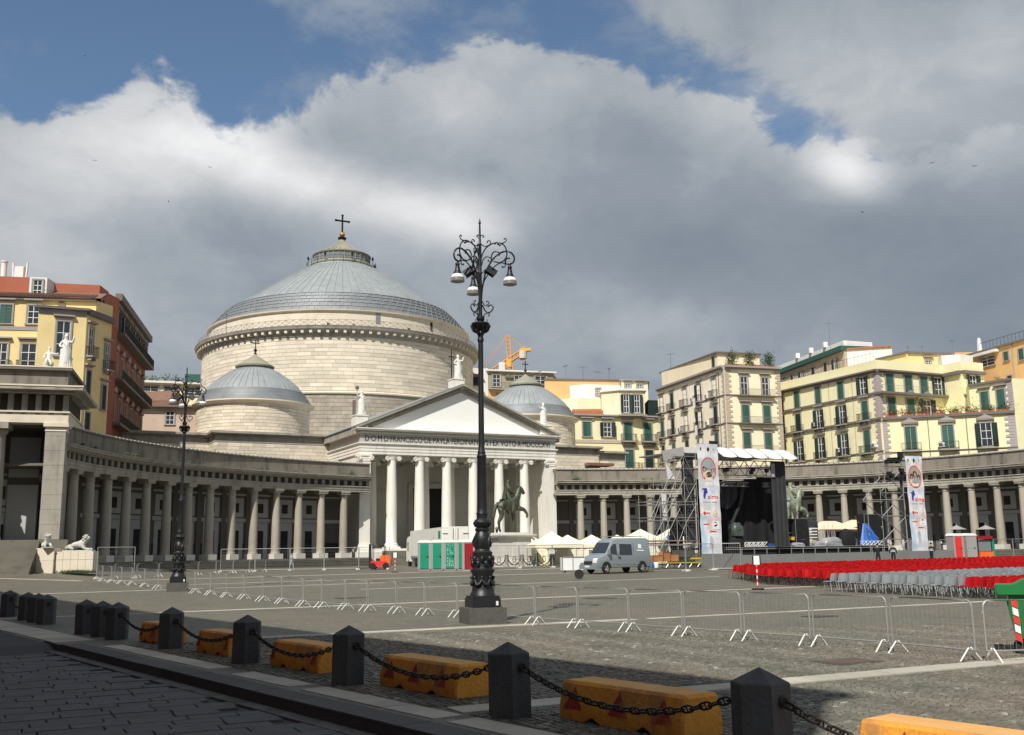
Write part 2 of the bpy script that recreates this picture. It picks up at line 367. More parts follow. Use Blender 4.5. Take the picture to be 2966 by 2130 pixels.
ps2 = [-400, -150, -80, -40, -20, -10, -5, -3, -2, -1.6, -1.2, -.9, -.6, -.3, 0, .5, 2, 5, 10, 20, 40, 80, 200]
road = struct('road', grid(ps2, [-120, -60, -30, -15, -8, -4, -2, -1, -.4, 0], lambda x, y, p, q: roadz(x, y, p, q) - .03, 'road_bed', 'roadbed'))
mbw = MB(); mbw.slab([pq(-1.6, -.02), pq(-.01, -.02), pq(-.01, .3), pq(-1.6, .3)], -.62, -.408)
# kerb stones, slightly uneven
kerbo = struct('kerb', MB().mesh('k', 'kerb') if False else None)
ob('kerb_foundation', mbw.mesh('kerb_foundation', 'kerb'), kerbo)
p = 0.0
while p < 27:
    L = 1.25 + rnd.random() * .5; mb = MB(); dz = rnd.uniform(-.004, .004)
    mb.slab([pq(p + .008, 0.01), pq(p + L - .008, rnd.uniform(0, .015)), pq(p + L - .008, .47), pq(p + .008, .47)], -.62, -.388 + dz)
    ob('kerb_stone', mb.mesh('kerb_stone', 'kerb'), kerbo); p += L
mb = MB(); mb.slab([pq(-.4, -.28), pq(27, -.28), pq(27, -.03), pq(-.4, -.03)], -.6, -.545); ob('gutter', mb.mesh('gutter', 'gutter'), kerbo)
# pale slabs behind the kerb and bands across the piazza
bandk = struct('kerbside_band', None)
def slabs(parent, iv, q0, q1, step, f, z=.012, jit=.01):
    for a, b in iv:
        n = max(1, round((b - a) / step))
        for i in range(n):
            p0 = a + (b - a) * i / n + .008; p1 = a + (b - a) * (i + 1) / n - .008
            poly = [f(p0, q0 + rnd.uniform(-jit, jit)), f(p1, q0 + rnd.uniform(-jit, jit)), f(p1, q1 + rnd.uniform(-jit, jit)), f(p0, q1 + rnd.uniform(-jit, jit))]
            dz = rnd.uniform(-.003, .003); mb = MB(); mb.slab(poly, lambda x, y: gr(x, y) - .05, lambda x, y: gr(x, y) + z + dz)
            ob('paving_slab', mb.mesh('paving_slab', 'band'), parent)
slabs(bandk, [(-30, -.7)], .02, 1.0, 1.4, pq)
slabs(bandk, [(1.3, 7.9), (8.9, 11.3), (11.7, 15.5), (15.8, 24)], .62, 1.08, 1.2, pq)
bandp = struct('piazza_band', None)
slabs(bandp, [(5.6, 7.9), (8.3, 30)], 12.63, 13.18, 1.7, AB, .02, .012)
slabs(bandp, [(5.6, 17.5)], 26.42, 26.95, 1.5, AB, .012)
slabs(bandp, [(18, 47)], 26.5, 26.8, 1.0, AB, .012, .02)
def strip(b0, b1, a0, a1, name='piazza_line'):
    mb = MB(); n = int((a1 - a0) / 3)
    for i in range(n):
        A0 = a0 + (a1 - a0) * i / n; A1 = a0 + (a1 - a0) * (i + 1) / n
        mb.slab([AB(A0, b0), AB(A1, b0), AB(A1, b1), AB(A0, b1)], lambda x, y: gr(x, y) - .05, lambda x, y: gr(x, y) + .014)
    struct(name, mb.mesh(name, 'band'))
strip(40.0, 40.4, 0, 48); strip(61.2, 61.5, 2, 22); strip(53.8, 54.1, 18, 42); strip(78.3, 78.7, -3, 44); strip(67.6, 67.9, 10, 40)
# cobblestones near the camera: real stones in fans; the nearest 300 one by one
cell = .108; cob = []
mt = math.tan(R(27.5))
for i in range(-150, 220):
    for j in range(45, 266):
        X = i * cell; s = ((X / 1.5) % 1 - .5) * 1.5
        Y = j * cell + .42 * (1 - (s / .75) ** 2)
        c = (X + rnd.uniform(-.01, .01)) , Y + rnd.uniform(-.008, .008)
        x, y = AB(c[0] + 10, c[1] - 1.0)
        pp, q = topq(x, y)
        if q < .55 or y < 8 or y > 27.5 or abs(x) > y * mt + .3: continue
        if -32 < pp < 26 and q < 1.14: continue
        bb = -x * UB + y * UA
        if 12.5 < bb < 13.3 or 26.3 < bb: continue
        rot = math.atan(-2 * .42 * s / .5625) * .8
        cob.append((x, y, rot + R(26.8)))
cob.sort(key=lambda t: t[0] ** 2 + t[1] ** 2)
def cobv(x, y, a, mb):
    w = cell * .46 * rnd.uniform(.88, 1.02); d = cell * .44 * rnd.uniform(.82, 1.02); cs, sn = math.cos(a), math.sin(a); z0 = gr(x, y)
    t = rnd.uniform(.012, .024); tx, ty = rnd.uniform(-.004, .004), rnd.uniform(-.004, .004)
    V = []
    for k, (u, v) in enumerate(((-1, -1), (1, -1), (1, 1), (-1, 1))):
        V.append((x + (u * w * cs - v * d * sn), y + (u * w * sn + v * d * cs), z0 + .001))
    for k, (u, v) in enumerate(((-1, -1), (1, -1), (1, 1), (-1, 1))):
        V.append((x + (u * w * cs - v * d * sn) * .82, y + (u * w * sn + v * d * cs) * .82, z0 + t + u * tx + v * ty)) if False else V.append((x + .8 * (u * w * cs - v * d * sn), y + .8 * (u * w * sn + v * d * cs), z0 + t + u * tx + v * ty))
    mb.add(V, [(4, 5, 6, 7), (0, 1, 5, 4), (1, 2, 6, 5), (2, 3, 7, 6), (3, 0, 4, 7)])
M['cobo'] = mat('basalt_cobblestone_single', (.14, .134, .11), .62, .1, 3, .1, .3, rand=.3)
for x, y, a in cob[:290]:
    mb = MB(); cobv(x, y, a, mb); ob('cobblestone', mb.mesh('cobblestone', 'cobo'), piazza)
mb = MB()
for x, y, a in cob[290:]: cobv(x, y, a, mb)
ob('cobblestones', mb.mesh('cobblestones', 'cobi'), piazza, kind='stuff')
# road slabs
sl = []
w = .36
j = -60
while j < 75:
    b = j * w; a = -40 + rnd.random()
    while a < 30:
        L = .55 + rnd.random() * .45
        cx, cy = AB(a + L / 2, b + w / 2); pp, q = topq(cx, cy)
        if -.30 > q > -14 and 6.0 < cy < 34 and abs(cx) < cy * mt + 1.2 and cx > -19: sl.append((cx * cx + cy * cy, a, b, L, w))
        a += L
    j += 1
sl.sort()
def slabv(a, b, L, w, mb):
    g2 = .005; dz = rnd.uniform(-.006, .005); P = [(a + g2, b + g2), (a + L - g2, b + g2 + rnd.uniform(-.01, .01)), (a + L - g2, b + w - g2), (a + g2, b + w - g2 + rnd.uniform(-.01, .01))]
    cx = sum(q[0] for q in P) / 4; cy = sum(q[1] for q in P) / 4
    def zz(x, y):
        pp, q = topq(x, y); return roadz(x, y, pp, q)
    V = [(*AB(*q), zz(*AB(*q)) - .03) for q in P] + [(*AB(cx + (q[0] - cx) * .975, cy + (q[1] - cy) * .96), zz(*AB(*q)) + dz) for q in P]
    mb.add(V, [(4, 5, 6, 7), (0, 1, 5, 4), (1, 2, 6, 5), (2, 3, 7, 6), (3, 0, 4, 7)])
for _, a, b, L, w_ in sl[:295]:
    mb = MB(); slabv(a, b, L, w_, mb); ob('road_slab', mb.mesh('road_slab', 'slab'), road)
mb = MB()
for _, a, b, L, w_ in sl[295:]: slabv(a, b, L, w_, mb)
mb.v and ob('road_slabs', mb.mesh('road_slabs', 'slabi'), road, kind='stuff')

# the palace behind the camera whose shadow lies over the foreground
pal = thing('palace', 'long red palace behind the viewer casting the foreground shadow', 'building', (*pq(28.3, -10.2), -.55))
pr = math.atan2(KD[1], KD[0])
mb = MB(); mb.box(-90, 0, -26, 0, 0, 21.4, rz=0); mb.box(-90, -.0, -26, .0, 21.4, 22)
pm = mb.mesh('wall', 'redb'); w1 = ob('wall', pm, pal, rz=pr)
mb = MB(); mb.box(-90, .0, -26, .6, 20.9, 21.3); ob('cornice', mb.mesh('cornice', 'trim'), w1)
mb = MB()
for fl in range(3):
    for i in range(20):
        x = -3 - i * 4.4; mb.box(x - .8, x + .8, 0, .06, 3 + fl * 6.2, 6 + fl * 6.2)
ob('window_row', mb.mesh('windows', 'glass'), w1, kind='stuff')

# ---------------------------------------------------------------- the church
ANG = .4681; CX, CY = -6.4433, 129.5602
def CH(a, b, z=0): return (CX + a * math.cos(ANG) - b * math.sin(ANG), CY + a * math.sin(ANG) + b * math.cos(ANG), z)
church = thing('church', 'domed white neoclassical church with a columned portico and two small side domes', 'church', (CX, CY, 0), ANG)
DL = 52.58
def cyl_blocks(name, c, Rr, z0, z1, ch_, bl, a0, a1, m_part, m_stuff, nparts, parent, gap=.035, dep=.06, seg=2):
    rows = max(1, round((z1 - z0) / ch_)); h = (z1 - z0) / rows; nb = round(Rr * 2 * PI / bl); st = 2 * PI / nb
    stuff = MB(); parts = []
    for r_ in range(rows):
        off = (.5 * (r_ % 2) + rnd.uniform(-.3, .3)) * st
        for i in range(int(a0 / st), int(a1 / st) + 1):
            t0 = off + i * st; t1 = t0 + st * 1.0
            parts.append((abs(((t0 + t1) / 2 - (a0 + a1) / 2)), r_, t0 + gap * .35 / Rr, t1 - gap * .35 / Rr))
    parts.sort(key=lambda t: t[0])
    for n_, (_, r_, t0, t1) in enumerate(parts):
        mb = MB() if n_ < nparts else stuff
        d = rnd.uniform(-.012, .012); V = []; F = []
        for k in range(seg + 1):
            t = t0 + (t1 - t0) * k / seg; cs, sn = math.cos(t), math.sin(t)
            for rr, z in ((Rr - dep, z0 + r_ * h + gap * .6), (Rr + d, z0 + r_ * h + gap * .6), (Rr + d, z0 + (r_ + 1) * h - gap * .6), (Rr - dep, z0 + (r_ + 1) * h - gap * .6)):
                V.append((c[0] + rr * cs, c[1] + rr * sn, z))
        for k in range(seg):
            o_ = k * 4
            for q in range(3): F.append((o_ + q, o_ + 4 + q, o_ + 5 + q, o_ + 1 + q))
        F.append((0, 1, 2, 3)); F.append((seg * 4 + 3, seg * 4 + 2, seg * 4 + 1, seg * 4))
        mb.add(V, F)
        if n_ < nparts: ob('stone_block', mb.mesh('stone_block', m_part), parent)
    if stuff.v: ob(name, stuff.mesh(name, m_stuff), parent, kind='stuff')
# drum
mb = MB(); mb.lathe([(23.42, 11), (23.42, 25.7), (23.2, 26.1), (23.2, 34.6), (23.0, 34.6)], 96, (0, DL)); drum = ob('drum', mb.mesh('drum', 'joint', True), church)
cyl_blocks('drum_masonry', (0, DL), 23.3, 26.15, 34.55, .6, 2.25, R(176), R(352), 'block', 'blocki', 290, drum)
cyl_blocks('lower_masonry', (0, DL), 23.5, 15.6, 25.55, .62, 1.3, R(200), R(345), 'block', 'oldblock', 0, drum)
mb = MB(); mb.lathe([(23.3, 25.6), (23.75, 25.65), (23.8, 25.85), (23.62, 26.05), (23.3, 26.1)], 96, (0, DL), cap=False); ob('string_course', mb.mesh('string', 'stone', True), drum)
mb = MB(); mb.lathe([(23.2, 34.5), (23.45, 34.55), (23.5, 35.2), (23.6, 35.3), (24.2, 35.55), (24.34, 35.6), (24.4, 35.85), (24.5, 36.05), (24.2, 36.12), (22.3, 36.15)], 120, (0, DL), cap=False); ob('cornice', mb.mesh('drum_cornice', 'pip_l', True, 25), drum)
mb = MB(); nb = 116
for i in range(nb):
    t = 2 * PI * i / nb
    if math.sin(t) > .35: continue
    q = MB(); q.box(23.45, 24.12, -.22, .22, 35.02, 35.52); q.xf(Matrix.Translation((0, DL, 0)) @ Matrix.Rotation(t, 4, 'Z')); mb.add(q.v, q.f)
ob('modillions', mb.mesh('modillions', 'stone'), drum, kind='stuff')
mb = MB(); mb.lathe([(22.3, 36.1), (22.3, 38.7), (22.65, 38.85), (22.7, 39.05), (22.2, 39.1)], 96, (0, DL), cap=False); att = ob('attic_wall', mb.mesh('attic_wall', 'stone', True, 25), church)
for t, wd, h in ((267.8, .36, 1.75), (293.5, .25, 1.4), (248, .2, .6), (281.5, .22, .6), (258, .2, .5)):
    mb = MB(); mb.box(22.25, 22.36, -wd, wd, 36.2 + (.9 if h > 1 else .1), 36.2 + h + (.9 if h > 1 else .1)); mb.xf(Matrix.Translation((0, DL, 0)) @ Matrix.Rotation(R(t), 4, 'Z')); ob('window', mb.mesh('window', 'lead2' if h > 1.5 else 'dark'), att)
# crossed railing round the gallery
mb = MB(); nb = 130; rr = 23.95
for i in range(nb):
    t0, t1 = 2 * PI * i / nb, 2 * PI * (i + 1) / nb
    if math.sin((t0 + t1) / 2) > .35: continue
    A = (rr * math.cos(t0), DL + rr * math.sin(t0)); B = (rr * math.cos(t1), DL + rr * math.sin(t1))
    for a_, b_ in (((*A, 36.1), (*A, 37.1)), ((*A, 37.08), (*B, 37.08)), ((*A, 36.2), (*B, 37.05)), ((*A, 37.05), (*B, 36.2)), ((*A, 36.2), (*B, 36.2))): mb.bar(a_, b_, .032, 4)
ob('gallery_railing', mb.mesh('railing', 'trim'), church)
for t in (198, 203.5):
    pass
# stepped lead rings and dome
prof = [(22.2, 39.05)]
zz_, r0 = 39.1, 22.15
rings = [(39.1, 22.15), (39.85, 21.5), (40.6, 20.9), (41.3, 20.3), (41.95, 19.6), (42.6, 18.95)]
mb = MB(); pf = []
for i in range(len(rings) - 1):
    z0, ra = rings[i]; z1, rb = rings[i + 1]; pf += [(ra, z0), (ra - .12, z1 - .12), (ra - .05, z1 - .1), (ra - .1, z1)]
pf.append((18.9, 42.62)); mb.lathe(pf, 96, (0, DL), cap=False); rg = ob('stepped_ring', mb.mesh('stepped_ring', 'lead2', True, 20), church)
mb = MB()
for i in range(len(rings) - 1):
    z0, ra = rings[i]; z1 = rings[i + 1][0]
    for k in range(110):
        t = 2 * PI * (k + .5 * (i % 2)) / 110
        if math.sin(t) > .3: continue
        q = MB(); q.prism([(ra - .02, z0 + .02), (ra + .06, z0 + .02), (ra - .02, z1 - .06), (ra - .12, z1 - .06)], -.045, .045); q.xf(Matrix.Translation((0, DL, 0)) @ Matrix.Rotation(t, 4, 'Z')); mb.add(q.v, q.f)
ob('standing_seams', mb.mesh('seams', 'lead'), rg, kind='stuff')
dome = [(18.95, 42.55), (18.15, 43.3), (17.15, 44.05), (15.75, 45.0), (14.3, 46.0), (12.85, 47.0), (11.4, 48.0), (9.9, 49.0), (8.3, 50.05), (6.8, 51.0), (5.3, 51.8)]
mb = MB(); mb.lathe(dome, 96, (0, DL), cap=False); dm = ob('dome', mb.mesh('dome', 'lead', True, 60), church)
mb = MB()
for k in range(88):
    t = 2 * PI * k / 88
    if math.sin(t) > .4: continue
    mb.tube([(r_ * math.cos(t), DL + r_ * math.sin(t), z + .02) for r_, z in dome[:-1]], .035, 4)
ob('standing_seams', mb.mesh('seams', 'lead2'), dm, kind='stuff')
# lantern
lan = ob('lantern', None, church, (0, DL, 0))
lan = None
mb = MB(); mb.lathe([(5.4, 51.6), (5.6, 51.9), (5.5, 52.2), (4.95, 52.25), (4.9, 53.7), (5.15, 53.75), (5.2, 53.9), (3.9, 54.45), (2.4, 55.25), (1.3, 56.1), (.85, 56.6), (.55, 56.9), (.5, 57.2)], 32, (0, 0)); lan = ob('lantern_roof', mb.mesh('lantern', 'lanternroof', True, 20), church, (0, DL, 0))
mb = MB()
for k in range(32):
    t = 2 * PI * k / 32; c_, s_ = math.cos(t), math.sin(t)
    mb.bar((5.0 * c_, 5.0 * s_, 52.2), (5.0 * c_, 5.0 * s_, 53.8), .06); mb.tube([(r_ * c_, r_ * s_, z_) for r_, z_ in ((5.2, 53.95), (3.9, 54.5), (2.4, 55.3), (1.3, 56.15), (.9, 56.6))], .045, 4)
ob('lantern_ribs', mb.mesh('ribs', 'pip_l'), lan)
mb = MB(); mb.lathe([(4.96, 52.5), (4.97, 53.5)], 32, cap=False); ob('lantern_glazing', mb.mesh('glz', 'lglass'), lan)
mb = MB()
for k in range(24):
    t0, t1 = 2 * PI * k / 24, 2 * PI * (k + 1) / 24; A = (6.1 * math.cos(t0), 6.1 * math.sin(t0)); B = (6.1 * math.cos(t1), 6.1 * math.sin(t1))
    mb.bar((*A, 51.4), (*A, 52.6), .04); mb.bar((*A, 52.6), (*B, 52.6), .03); mb.bar((*A, 52.1), (*B, 52.1), .02)
    if k % 3 == 0: mb.ball((*A, 52.95), .2, 6, 5, 0, (1, 1, 1.8))
ob('lantern_railing', mb.mesh('lrail', 'iron'), lan)
mb = MB(); mb.lathe([(.45, 56.8), (.5, 57.1), (.75, 57.3), (.8, 57.5), (.5, 57.6), (.3, 57.65)], 12); ob('cross_base', mb.mesh('cb', 'iron', True), lan)
M['gilt'] = mat('dull_gilt_ball', (.42, .24, .08), .45, .15, 2, metal=.5)
mb = MB(); mb.ball((0, 0, 58.1), .5, 14, 10); ob('ball', mb.mesh('ball', 'gilt', True), lan)
def cross(mb, x, z, h, w, r):
    mb.box(x - r, x + r, -r, r, z, z + h); zc = z + h * .68; mb.box(x - w, x + w, -r, r, zc - r, zc + r)
    for px, pz in ((x - w, zc), (x + w, zc), (x, z + h)):
        mb.ball((px, 0, pz), r * 1.9, 6, 4)
mb = MB(); cross(mb, 0, 58.5, 3.2, 1.2, .13); q = ob('cross', mb.mesh('cross', 'iron'), lan)
mb = MB(); mb.lathe([(0, 36.1)] if False else [(.04, 36.1), (.03, 39.3)], 5); mb.bar((-.7, 0, 39.1), (.4, 0, 39.1), .025); mb.bar((-.5, 0, 38.6), (.3, 0, 38.6), .02); mb.bar((-.3, 0, 37.2), (.5, 0, 37.2), .02)
ob('aerial', mb.mesh('aerial', 'iron'), church, (24 * math.cos(R(205)), DL + 24 * math.sin(R(205)), 0))
# small side domes
for sd in (-1, 1):
    c = (sd * 21.32, 23.2)
    mb = MB(); mb.lathe([(7.55, 12), (7.55, 21.55)], 64, c); sdm = ob('side_drum', mb.mesh('side_drum', 'joint', True), church)
    cyl_blocks('side_drum_masonry', c, 7.65, 16.6, 21.45, .44, 1.5, R(172), R(365), 'block', 'blocki', 0, sdm, .03, .05)
    mb = MB(); mb.lathe([(7.6, 21.4), (7.75, 21.5), (8.15, 21.7), (8.25, 21.8), (8.25, 21.98), (7.8, 22.05)], 72, c, cap=False); ob('cornice', mb.mesh('scorn', 'stone', True, 25), sdm)
    mb = MB(); mb.lathe([(7.85, 22.0), (7.8, 22.35), (7.6, 22.42), (7.5, 22.85), (7.25, 22.92), (7.15, 23.35), (6.95, 23.42), (6.9, 23.7), (6.6, 23.75)], 72, c, cap=False); sr = ob('stepped_ring', mb.mesh('sring', 'lead2', True, 20), sdm)
    pr_ = [(6.75, 23.7), (6.4, 24.2), (5.9, 24.75), (5.4, 25.2), (4.8, 25.7), (4.1, 26.2), (3.4, 26.7), (2.3, 27.25)]
    mb = MB(); mb.lathe(pr_, 64, c, cap=False); sdd = ob('side_dome', mb.mesh('sdome', 'lead', True, 60), church)
    mb = MB()
    for k in range(48):
        t = 2 * PI * k / 48; mb.tube([(c[0] + r_ * math.cos(t), c[1] + r_ * math.sin(t), z + .015) for r_, z in pr_], .035, 4)
    ob('standing_seams', mb.mesh('seams', 'lead2'), sdd, kind='stuff')
    mb = MB(); mb.lathe([(2.25, 27.1), (2.3, 27.35), (2.65, 27.4), (2.7, 27.6), (.25, 29.2), (.12, 29.4)], 20, c); sl_ = ob('side_lantern', mb.mesh('slan', 'lanternroof', True, 20), sdd)
    mb = MB(); mb.lathe([(.1, 29.3), (.22, 29.45), (.1, 29.7), (.26, 29.95), (.1, 30.2)], 10, c); q = MB(); cross(q, c[0], 30.1, 1.3, .45, .06); q.xf(Matrix.Translation((0, c[1], 0))); mb.add(q.v, q.f)
    ob('cross', mb.mesh('cross', 'iron'), sdd)
# wings: block-faced walls left and right of the portico
def wall_blocks(mb, a0, a1, b, z0, z1, h, bl, gap=.03, dep=.06, axis='a'):
    rows = max(1, round((z1 - z0) / h)); h = (z1 - z0) / rows
    for r_ in range(rows):
        x = a0 - rnd.random() * bl
        while x < a1:
            L = bl * rnd.uniform(.75, 1.25); x0, x1 = max(a0, x) + gap / 2, min(a1, x + L) - gap / 2
            if x1 - x0 > .15:
                d = rnd.uniform(-.012, .012)
                if axis == 'a': mb.box(x0, x1, b - dep - d, b + .02, z0 + r_ * h + gap / 2, z0 + (r_ + 1) * h - gap / 2)
                else: mb.box(b - dep - d, b + .02, x0, x1, z0 + r_ * h + gap / 2, z0 + (r_ + 1) * h - gap / 2)
            x += L
for sd, a0, a1, b, zt, nm in ((-1, -28.2, -12.6, 13.2, 17.25, 'left_wing'), (-1, -62, -28.25, 17.5, 17.35, 'left_low_wing'), (1, 12.6, 28.4, 13.2, 17.1, 'right_wing'), (1, 28.45, 33.2, 13.6, 16.5, 'right_low_wing')):
    mb = MB(); mb.box(a0, a1, b, b + 18, 8, zt - .3); wg = ob('side_wing', mb.mesh('side_wing', 'joint'), church)
    mb = MB(); wall_blocks(mb, a0, a1, b, 11.2, zt - 1.45, .47, 1.35); wall_blocks(mb, b, b + 15, a0, 11.2, zt - 1.45, .47, 1.35, axis='b')
    ob('wing_masonry', mb.mesh('wing_masonry', 'blocki'), wg, kind='stuff')
    mb = MB(); mb.box(a0 - .06, a1 + .06, b - .08, b + 18, zt - 1.4, zt - .52); mb.box(a0 - .12, a1 + .1, b - .14, b + 18, zt - .52, zt - .44); ob('frieze', mb.mesh('frieze', 'pip_l'), wg)
    mb = MB(); mb.box(a0 - .5, a1 + .3, b - .55, b + 18.2, zt - .43, zt - .3); mb.box(a0 - .62, a1 + .4, b - .68, b + 18.3, zt - .3, zt); ob('cornice', mb.mesh('cornice', 'pip_l'), wg)
mb = MB(); mb.box(25.9, 29.6, 12.4, 13.1, 14.05, 14.3); mb.box(25.6, 29.9, 11.4, 12.9, 14.1, 14.5); ob('tiled_shed_roof', mb.mesh('shed', 'tile'), church)
mb = MB(); mb.box(-30.9, -29.6, 17.3, 17.45, 14.2, 14.9); ob('window', mb.mesh('wdark', 'dark'), church)
# portico
pt = None
mb = MB(); mb.box(-14.2, 14.2, -1.2, 17, .2, 1.9); mb.box(-13.9, 13.9, -.95, 17, 1.9, 2.25); ob('podium', mb.mesh('podium', 'marble'), church)
mb = MB()
for i in range(9): mb.box(-11, 11, -1.25 - .36 * (9 - i), -1.2, .1, .3 + .19 * (i + 1) - .03)
ob('portico_steps', mb.mesh('psteps', 'steps'), church)
def ionic(rb, rtp, h, m):
    mb = MB(); mb.box(-rb * 1.32, rb * 1.32, -rb * 1.32, rb * 1.32, 0, .22)
    mb.lathe([(rb * 1.3, .22), (rb * 1.34, .32), (rb * 1.25, .42), (rb * 1.12, .48), (rb * 1.2, .56), (rb * 1.05, .64), (rb, .72), (rb, h * .33), (rb * .965, h * .55), (rtp * 1.02, h * .85), (rtp, h - .62), (rtp * 1.12, h - .58), (rtp * 1.12, h - .52), (rtp * 1.25, h - .36), (rtp * 1.3, h - .25)], 28)
    sh = mb.mesh('column_shaft', m, True, 30)
    mb = MB()
    mb.box(-rtp * 1.45, rtp * 1.45, -rtp * 1.15, rtp * 1.15, h - .16, h); mb.box(-rtp * 1.35, rtp * 1.35, -rtp * .95, rtp * .95, h - .36, h - .16)
    for s_ in (-1, 1):
        for q in range(1):
            t = MB(); t.lathe([(.04, -rtp * 1.2), (.30, -rtp * 1.2), (.30, -rtp * 1.12), (.2, -rtp * .6), (.16, 0), (.2, rtp * .6), (.30, rtp * 1.12), (.30, rtp * 1.2), (.04, rtp * 1.2)], 14)
            t.xf(Matrix.Translation((s_ * rtp * 1.42, 0, h - .48)) @ Matrix.Rotation(PI / 2, 4, 'X')); mb.add(t.v, t.f)
            for fy in (-1, 1):
                sp = [(s_ * (rtp * 1.42 + r_ * math.cos(a_)), fy * rtp * 1.22, h - .48 + r_ * math.sin(a_)) for r_, a_ in ((.27 * (1 - k / 16) + .03, PI / 2 - k * .75) for k in range(15))]
                mb.tube(sp, .038, 4)
    return sh, mb.mesh('ionic_capital', m, True, 30)
ish, icp = ionic(.66, .54, 11.35, 'marble')
for k in range(6):
    c_ = ob('column', ish, church, ((k - 2.5) * 3.67, .75, 2.25)); ob('capital', icp, c_)
for k in (-2.5, -.5, .5, 2.5):
    c_ = ob('column', ish, church, (k * 3.67 * (1.0), 8.2, 2.25)); ob('capital', icp, c_)
def pier(x0, x1, y0, y1, m, depthwall=False):
    mb = MB(); mb.box(x0 - .22, x1 + .22, y0 - .22, y1 + .2, 2.25, 2.6); mb.box(x0 - .12, x1 + .12, y0 - .12, y1 + .1, 2.6, 2.85); mb.box(x0, x1, y0, y1, 2.85, 13.0); mb.box(x0 - .06, x1 + .06, y0 - .06, y1 + .06, 12.75, 12.85); mb.box(x0 - .04, x1 + .04, y0 - .05, y1 + .05, 13.0, 13.35); mb.box(x0 - .14, x1 + .14, y0 - .16, y1 + .12, 13.35, 13.58)
    o_ = ob('pier', mb.mesh('pier', m), church)
    mb = MB()
    for s_, xx in ((-1, x0), (1, x1)):
        t = MB(); t.lathe([(.04, -.1), (.28, -.1), (.28, .1), (.04, .1)], 14); t.xf(Matrix.Translation((xx + s_ * .1, y0 - .12, 13.1)) @ Matrix.Rotation(PI / 2, 4, 'X')); mb.add(t.v, t.f)
        sp = [(xx + s_ * .1 + s_ * r_ * math.cos(a_), y0 - .25, 13.1 + r_ * math.sin(a_)) for r_, a_ in ((.26 * (1 - k / 16) + .03, PI / 2 - k * .75) for k in range(15))]; mb.tube(sp, .035, 4)
    ob('capital', mb.mesh('pier_cap', m, True, 30), o_)
for s_ in (-1, 1):
    pier(min(s_ * 12.15, s_ * 13.5), max(s_ * 12.15, s_ * 13.5), 0, 1.4, 'marble')
    # side wall with a pilaster and an impost band
    mb = MB(); a_, b_ = sorted((s_ * 12.4, s_ * 13.3)); mb.box(a_, b_, 1.4, 10.5, 2.25, 13.6); a_, b_ = sorted((s_ * 12.2, s_ * 13.45)); mb.box(a_, b_, 9.0, 10.6, 2.25, 13.6); mb.box(a_, b_, 1.41, 2.6, 9.55, 9.85); mb.box(a_, b_, 10.62, 15, 1.4, 13.6)
    ob('side_wall', mb.mesh('pwall', 'marble'), church)
# back wall of the porch with its doorway
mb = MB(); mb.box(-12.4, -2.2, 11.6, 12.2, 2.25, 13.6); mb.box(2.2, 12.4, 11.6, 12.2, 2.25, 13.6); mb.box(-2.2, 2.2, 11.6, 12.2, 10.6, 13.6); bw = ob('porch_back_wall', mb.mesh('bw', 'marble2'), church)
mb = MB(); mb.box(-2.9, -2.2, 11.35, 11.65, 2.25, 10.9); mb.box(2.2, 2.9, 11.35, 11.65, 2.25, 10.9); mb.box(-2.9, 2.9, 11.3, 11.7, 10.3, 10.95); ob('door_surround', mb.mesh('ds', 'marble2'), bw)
mb = MB(); mb.box(-2.2, 2.2, 11.9, 12.0, 2.25, 10.4); mb.box(-2.15, -.06, 11.8, 11.9, 2.3, 8.6); mb.box(.06, 2.15, 11.8, 11.9, 2.3, 8.6); dr = ob('door', mb.mesh('door', 'dark'), bw)
mb = MB()
for x in (-1.15, 1.15):
    q = MB(); q.lathe([(.32, -.04), (.42, -.04), (.42, .04), (.32, .04), (.32, -.04)], 16, cap=False); q.xf(Matrix.Translation((x, 11.7, 5.6)) @ Matrix.Rotation(PI / 2, 4, 'X')); mb.add(q.v, q.f)
ob('door_wreath', mb.mesh('wr', 'iron'), dr)
for x in (-8.2, 8.2):
    mb = MB(); mb.box(x - 1.6, x + 1.6, 11.42, 11.6, 4.0, 9.6); mb.box(x - 1.9, x + 1.9, 11.3, 11.6, 9.6, 9.95); ob('relief_panel', mb.mesh('rp', 'marble2'), bw)
mb = MB(); mb.box(-13.2, 13.2, 1.4, 12.2, 13.6, 13.95)
for k in range(-3, 4): mb.box(k * 3.67 - .35, k * 3.67 + .35, 1.4, 12.0, 13.2, 13.6)
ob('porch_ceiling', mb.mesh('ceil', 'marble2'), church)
# entablature on three sides
def ring3(mb, o_, z0, z1, b1=15.5, th=1.5):
    mb.box(-13.5 - o_, 13.5 + o_, 0 - o_, th, z0, z1); mb.box(-13.5 - o_, -13.5 + th, th, b1, z0, z1); mb.box(13.5 - th, 13.5 + o_, th, b1, z0, z1)
mb = MB(); ring3(mb, -.02, 13.6, 13.95); ring3(mb, .03, 13.95, 14.33); ring3(mb, .08, 14.33, 14.74); ring3(mb, .2, 14.74, 14.85); ring3(mb, .27, 14.85, 14.98); arch_ = ob('architrave', mb.mesh('architrave', 'marble'), church)
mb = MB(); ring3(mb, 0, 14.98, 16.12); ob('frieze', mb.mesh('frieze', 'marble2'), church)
mb = MB(); ring3(mb, .14, 16.12, 16.26, 15.2); ring3(mb, .55, 16.42, 16.6, 15.2); ring3(mb, .68, 16.6, 16.72, 15.2)
ob('cornice', mb.mesh('pcornice', 'marble'), church)
mb = MB()
for i in range(96):
    x = -13.4 + i * 26.8 / 95; mb.box(x - .08, x + .08, -.34, -.0, 16.26, 16.42)
for i in range(52):
    y = .2 + i * .29; mb.box(-13.84, -13.5, y - .08, y + .08, 16.26, 16.42)
ob('dentils', mb.mesh('dentils', 'marble2'), church, kind='stuff')
